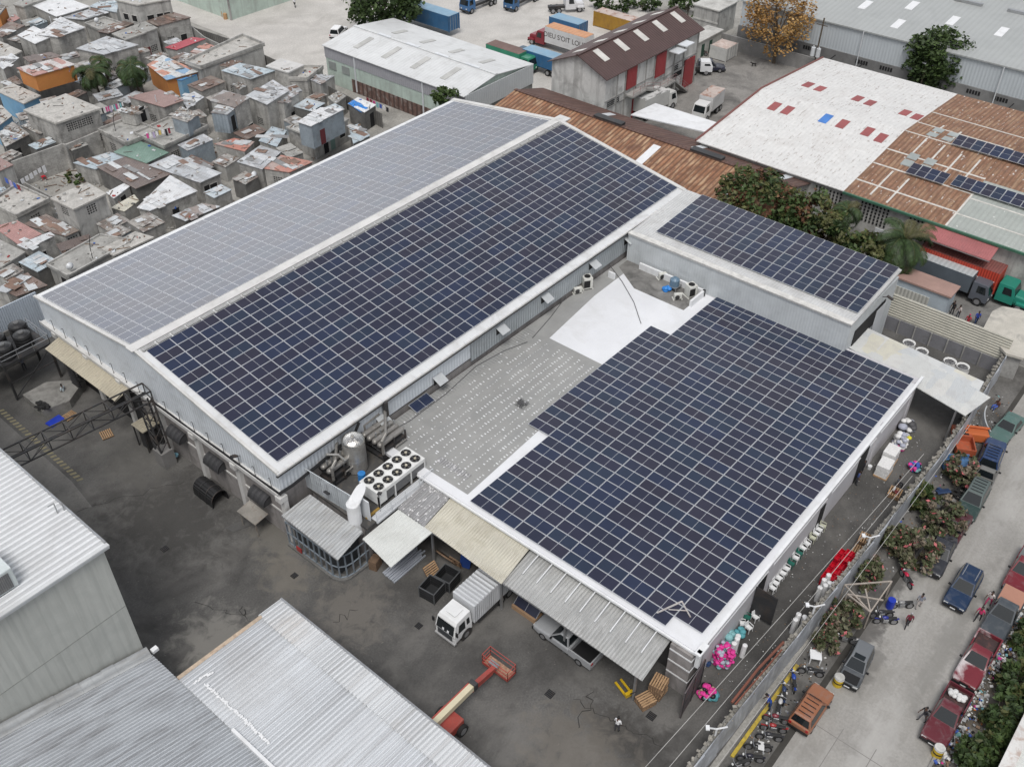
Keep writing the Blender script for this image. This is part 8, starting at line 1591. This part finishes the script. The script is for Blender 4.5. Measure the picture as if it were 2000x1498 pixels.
t = thing('corner_roof', 'white edged ribbed roof at the bottom right corner', 'building', (16, -56, 0)); b = M(); b.box(2, -70, 0, 26, -53, 2.9); part('wall', b, RENDER, t); b = M(); b.slab([(1, -52.3, 3.0), (27, -52.3, 3.0), (27, -75, 3.6), (1, -75, 3.6)], .15); b.ribs((1, -53.0, 3.06), (0, -20, .54), (26, 0, 0), 60, .06); part('roof', b, TINP, t); b = M(); b.box(1, -53.0, 3.0, 27, -52.2, 3.22); part('white_edge', b, mat('rusty_white_edge', (.62, .61, .59), .6, var=.1, dirt=(.32, .18, .12), da=.6, ds=1.2), t)
# litter on the verge (countless)
b = M(); LM = [WSK, cloth('lit_grey', (.35, .36, .37)), TQ2, cloth('lit_brown', (.22, .15, .10)), CL[2], PK, cloth('lit_orange', (.6, .22, .06)), BLACK]
for k in range(1500):
    x = RND.uniform(2, 44); y = -49.0-abs(RND.gauss(0, .8)); s = RND.uniform(.06, .3); b.obox((x, y, .05+RND.random()*.15), (s, s*RND.uniform(.4, 1), s*RND.uniform(.15, .7)), (RND.uniform(-1, 1), RND.uniform(-1, 1), RND.uniform(0, 3)), RND.choices(range(8), [6, 6, 1.5, 4, .6, .4, .6, 3])[0])
for k in range(520):
    x = RND.uniform(6, 56); y = RND.uniform(-40.2, -38.2); s = RND.uniform(.04, .2); b.obox((x, y, .04), (s, s*.6, s*.4), (RND.uniform(-1, 1), RND.uniform(-1, 1), RND.uniform(0, 3)), RND.choices(range(8), [3, 5, .4, 5, .3, .2, .3, 6])[0])
for k in range(260):
    x = RND.uniform(10, 45); y = RND.uniform(-36.8, -33.6); s = RND.uniform(.03, .1); b.obox((x, y, .03), (s, s*.6, s*.3), (0, 0, RND.uniform(0, 3)), RND.choice([0, 1, 3]))
tag(b.build('litter', LM), 'loose litter and scraps strewn along verge and pavement', 'litter', kind='stuff')
# twin transformer pole and plain poles
p = G(1580, 135, 0); t = thing('transformer_pole', 'utility pole carrying two pale transformers by the ochre tree', 'utility pole', (115.8, 11.2, 0)); b = M(); b.tube([(0, 0, 0), (.1, -.1, 9)], .13, 8); b.build('pole', BARK, t); b = M(); b.box(-.05, -.9, 7.9, .05, .9, 8.0); b.build('crossarm', BARK, t)
for y in (-.45, .45): b = M(); b.cyl((-.4, y, 3.2), (-.4, y, 4.5), .34, n=12); b.cyl((-.4, y, 4.5), (-.4, y, 4.75), .12, n=8); b.build('transformer', STEELW, t)
t = thing('utility_pole', 'utility pole with white crossarms before the round green tree', 'utility pole', (G(1803, 150, 3.5).x, G(1803, 150, 3.5).y, 0)); b = M(); b.tube([(0, 0, 0), (0, 0, 5.8)], .13, 8); b.build('pole', BARK, t); b = M(); b.box(-.05, -1.0, 5.4, .05, 1.0, 5.5); b.box(-.7, -.05, 5.6, .7, .05, 5.7); b.build('crossarm', STEELW, t)

# ================================================================== PEOPLE
def person(label, px, py, rz, shirt, trous, pose='stand', zf=0.0, hair=HAIR, held=None, hat=None, skin=SKIN):
    p = G(px, py, zf); J = {}; add = J.__setitem__
    st_ = .22 if pose == 'walk' else .05
    if pose == 'sit':
        add('hip', ((0, 0, .52), .15)); hz_ = .0; legs = [((.12, .42), (.12, .44)), ((-.12, .42), (-.12, .44))]
    dz_ = -.40 if pose == 'sit' else 0; ln = .06 if pose != 'bend' else .35
    V_ = [((0, 0, .95+dz_), .135, 't'), ((0, ln*.4, 1.15+dz_), .13, 's'), ((0, ln*.8, 1.36+dz_), .145, 's'), ((0, ln*1.05, 1.50+dz_), .055, 'k'), ((0, ln*1.15, 1.56+dz_), .06, 'k')]; E_ = [(0, 1), (1, 2), (2, 3), (3, 4)]
    for s in (-1, 1):
        n = len(V_); sw = s*(.16 if pose == 'walk' else .03); V_ += [((s*.19, ln*.8, 1.40+dz_), .065, 's'), ((s*.26, ln*.7+sw*.4, 1.13+dz_), .048, 's' if held != 'bare' else 'k'), ((s*.25, ln+.10+sw, .90+dz_), .034, 'k')]; E_ += [(2, n), (n, n+1), (n+1, n+2)]
        n = len(V_); f = s*st_
        if pose == 'sit': V_ += [((s*.11, .05, .52), .09, 't'), ((s*.13, .45, .52), .07, 't'), ((s*.13, .46, .10), .048, 't'), ((s*.14, .58, .04), .04, 'f')]
        else: V_ += [((s*.10, 0, .86), .095, 't'), ((s*.11, f*.7+.03, .49), .066, 't'), ((s*.11, f, .09), .046, 't'), ((s*.13, f+.15, .04), .04, 'f')]
        E_ += [(0, n), (n, n+1), (n+1, n+2), (n+2, n+3)]
    me = bpy.data.meshes.new('body'); me.from_pydata([v[0] for v in V_], E_, []); o = bpy.data.objects.new('body', me); COL.objects.link(o); m_ = o.modifiers.new('skin', 'SKIN'); sv = me.skin_vertices[0].data
    for i, v in enumerate(V_): sv[i].radius = (v[1], v[1]*.82 if i < 3 else v[1])
    sv[0].use_root = True; ss = o.modifiers.new('sub', 'SUBSURF'); ss.levels = 1; ss.render_levels = 1
    bm_ = bpy.data.meshes.new_from_object(o.evaluated_get(bpy.context.evaluated_depsgraph_get())); bpy.data.objects.remove(o)
    b = M(); b.v = [tuple(v.co) for v in bm_.vertices]; mid = {'k': 0, 's': 1, 't': 2, 'f': 3}
    for pl_ in bm_.polygons:
        c = pl_.center; k = min(range(len(E_)), key=lambda e: (c-(V(V_[E_[e][0]][0])+V(V_[E_[e][1]][0]))/2).length); b.f.append(tuple(pl_.vertices)); b.m.append(mid[V_[E_[k][1]][2]])
    hc = V((0, ln*1.3, 1.655+dz_)); b.ball(hc, (.082, .10, .125), 10, 0); b.ball(hc+V((0, .10, -.01)), (.018, .03, .03), 6, 0); b.ball(hc+V((0, .085, -.055)), (.035, .02, .012), 6, 0)
    for s in (-1, 1): b.ball(hc+V((s*.085, 0, 0)), (.015, .03, .035), 6, 0); b.ball(hc+V((s*.032, .09, .02)), (.014, .01, .009), 6, 4)
    for s in (-1, 1):
        wv = V([v for v in V_ if v[2] == 'k' and v[0][0]*s > .2][-1][0] if True else 0); 
        b.ball(wv+V((0, .02, -.06)), (.02, .042, .055), 8, 0)
        for k in range(4): q = wv+V((0, -.012+k*.022, -.10)); b.tube([q, q+V((-s*.004, .004, -.04-.008*(k in (1, 2)))), q+V((-s*.014, .008, -.068-.01*(k in (1, 2))))], [.011, .009, .007], 5, 0)
        q = wv+V((-s*.005, .05, -.045)); b.tube([q, q+V((-s*.008, .03, -.03)), q+V((-s*.012, .034, -.055))], [.012, .01, .008], 5, 0)
    T = thing('person', label, 'person', (p.x, p.y, zf+.012), rz); b.build('body', [skin, shirt, trous, BLACK, LAMP], T, smooth=True)
    b = M(); b.ball(hc+V((0, -.018, .02)), (.092, .105, .122), 10, 0, 0, .55); b.build('hat' if hat else 'hair', hat or hair, T, smooth=True)
    if held == 'bag': b = M(); b.ball((.22, -.16, 1.15), (.13, .09, .2), 8); b.build('bag', BLACK, T, smooth=True)
    return T
D_ = PI/2
CK = lambda n, c: cloth(n, c)
person('person in dark red shirt walking with grey cap near motorbikes', 1770, 1224, D_+.4, CK('darkred', (.16, .02, .04)), CK('black', (.02, .02, .025)), 'walk', hat=CK('cap_grey', (.35, .35, .36)))
person('person in grey top and pale trousers stepping past the motorbikes', 1792, 1188, -D_+.2, CK('grey', (.20, .21, .25)), CK('beige', (.40, .36, .34)), 'walk')
person('person in white top and pink trousers carrying a black bag', 1928, 1182, D_-.3, CK('offwhite', (.60, .54, .52)), CK('rose', (.45, .06, .14)), 'walk', held='bag')
person('person in bright pink top and black trousers on the street', 1908, 1212, D_-.2, CK('pinkred', (.55, .04, .14)), CK('black', (.02, .02, .02)), 'walk')
person('person all in black striding beside the maroon pickup', 1800, 1408, D_-.8, CK('black', (.015, .015, .017)), CK('charcoal', (.10, .10, .11)), 'walk')
person('person in white shirt standing in the yard near the wet patch', 1204, 1428, -D_, CK('white', (.7, .7, .7)), CK('dark', (.05, .05, .06)))
person('worker in blue shirt by the alley wall doorway', 1671, 946, PI+.2, CK('workblue', (.05, .08, .22)), CK('dark', (.03, .03, .04)))
person('worker in dark clothes and grey cap at the alley doorway', 1683, 924, -.3, CK('black', (.02, .02, .02)), CK('black', (.02, .02, .02)), hat=CK('cap_grey', (.35, .36, .4)))
person('person in white shirt sitting on the alley pallets', 1742, 966, PI, CK('white', (.7, .7, .7)), CK('rustred', (.2, .04, .04)), 'sit', .0)
person('person in dark shirt seated behind the white shirted one', 1750, 950, PI, CK('darkgrey', (.07, .08, .1)), CK('black', (.02, .02, .02)), 'sit', .0)
person('man in royal blue jacket standing by the yellow kerb', 1502, 1385, .4, CK('royalblue', (.02, .06, .30)), CK('navy', (.02, .03, .06)), 'bend')
person('worker in pale shirt on the dock edge near blue tray', 130, 778, .3, CK('paleblue', (.45, .52, .56)), CK('dark', (.04, .04, .05)))
person('person in grey shirt in shade below the tank platform', 50, 724, -.4, CK('grey', (.3, .3, .32)), CK('dark', (.03, .03, .04)))
person('person in black beside the grey lorry', 1858, 614, 1.2, CK('black', (.02, .02, .02)), CK('black', (.02, .02, .02)))
person('person in white shirt beside the grey lorry', 1869, 622, 1.0, CK('offwhite', (.5, .47, .45)), CK('darkgrey', (.07, .08, .1)))
person('person in bright blue shirt walking near the slab roof', 1904, 634, 2.0, CK('brightblue', (.03, .07, .40)), CK('navy', (.02, .03, .06)), 'walk')
person('person in red with pink cap partly behind the ribbed fence', 1886, 640, 1.5, CK('red', (.45, .04, .06)), CK('red', (.4, .04, .06)), hat=CK('pinkred', (.55, .1, .12)))
person('person seated in brown beside the curved white panel', 1945, 800, 1.0, CK('brown', (.16, .07, .05)), CK('blue', (.06, .12, .45)), 'sit', 0)
person('person in white and black crossing by the pale green store', 577, 16, 0, CK('white', (.7, .7, .7)), CK('black', (.02, .02, .02)), 'walk')
# black dog in the rear yard
p = G(1472, 128, .2); t = thing('dog', 'small black dog walking across the rear yard', 'dog', (p.x, p.y, .012), 2.2); b = M(); b.loft([[(x, r*.7*math.cos(k*PI/4), z+r*math.sin(k*PI/4)) for k in range(8)] for x, z, r in ((-.38, .46, .06), (-.3, .46, .11), (0, .44, .12), (.2, .45, .15), (.32, .52, .11), (.42, .62, .08), (.5, .66, .085), (.6, .63, .05), (.68, .61, .03))])
for x, s in ((.22, 1), (.26, -1)): b.tube([(x, s*.08, .42), (x-.02, s*.08, .22), (x+.02, s*.08, 0)], [.05, .03, .03], 6)
for x, s in ((-.3, 1), (-.26, -1)): b.tube([(x, s*.08, .44), (x+.08, s*.08, .28), (x-.07, s*.08, .16), (x-.03, s*.08, 0)], [.07, .05, .03, .03], 6)
b.tube([(-.38, 0, .48), (-.55, 0, .56), (-.66, 0, .66)], [.03, .025, .015], 5)
for s in (-1, 1): b.ball((.47, s*.06, .74), (.02, .02, .05), 6)
b.build('body', mat('black_fur', (.012, .011, .011), .8), t, smooth=True)
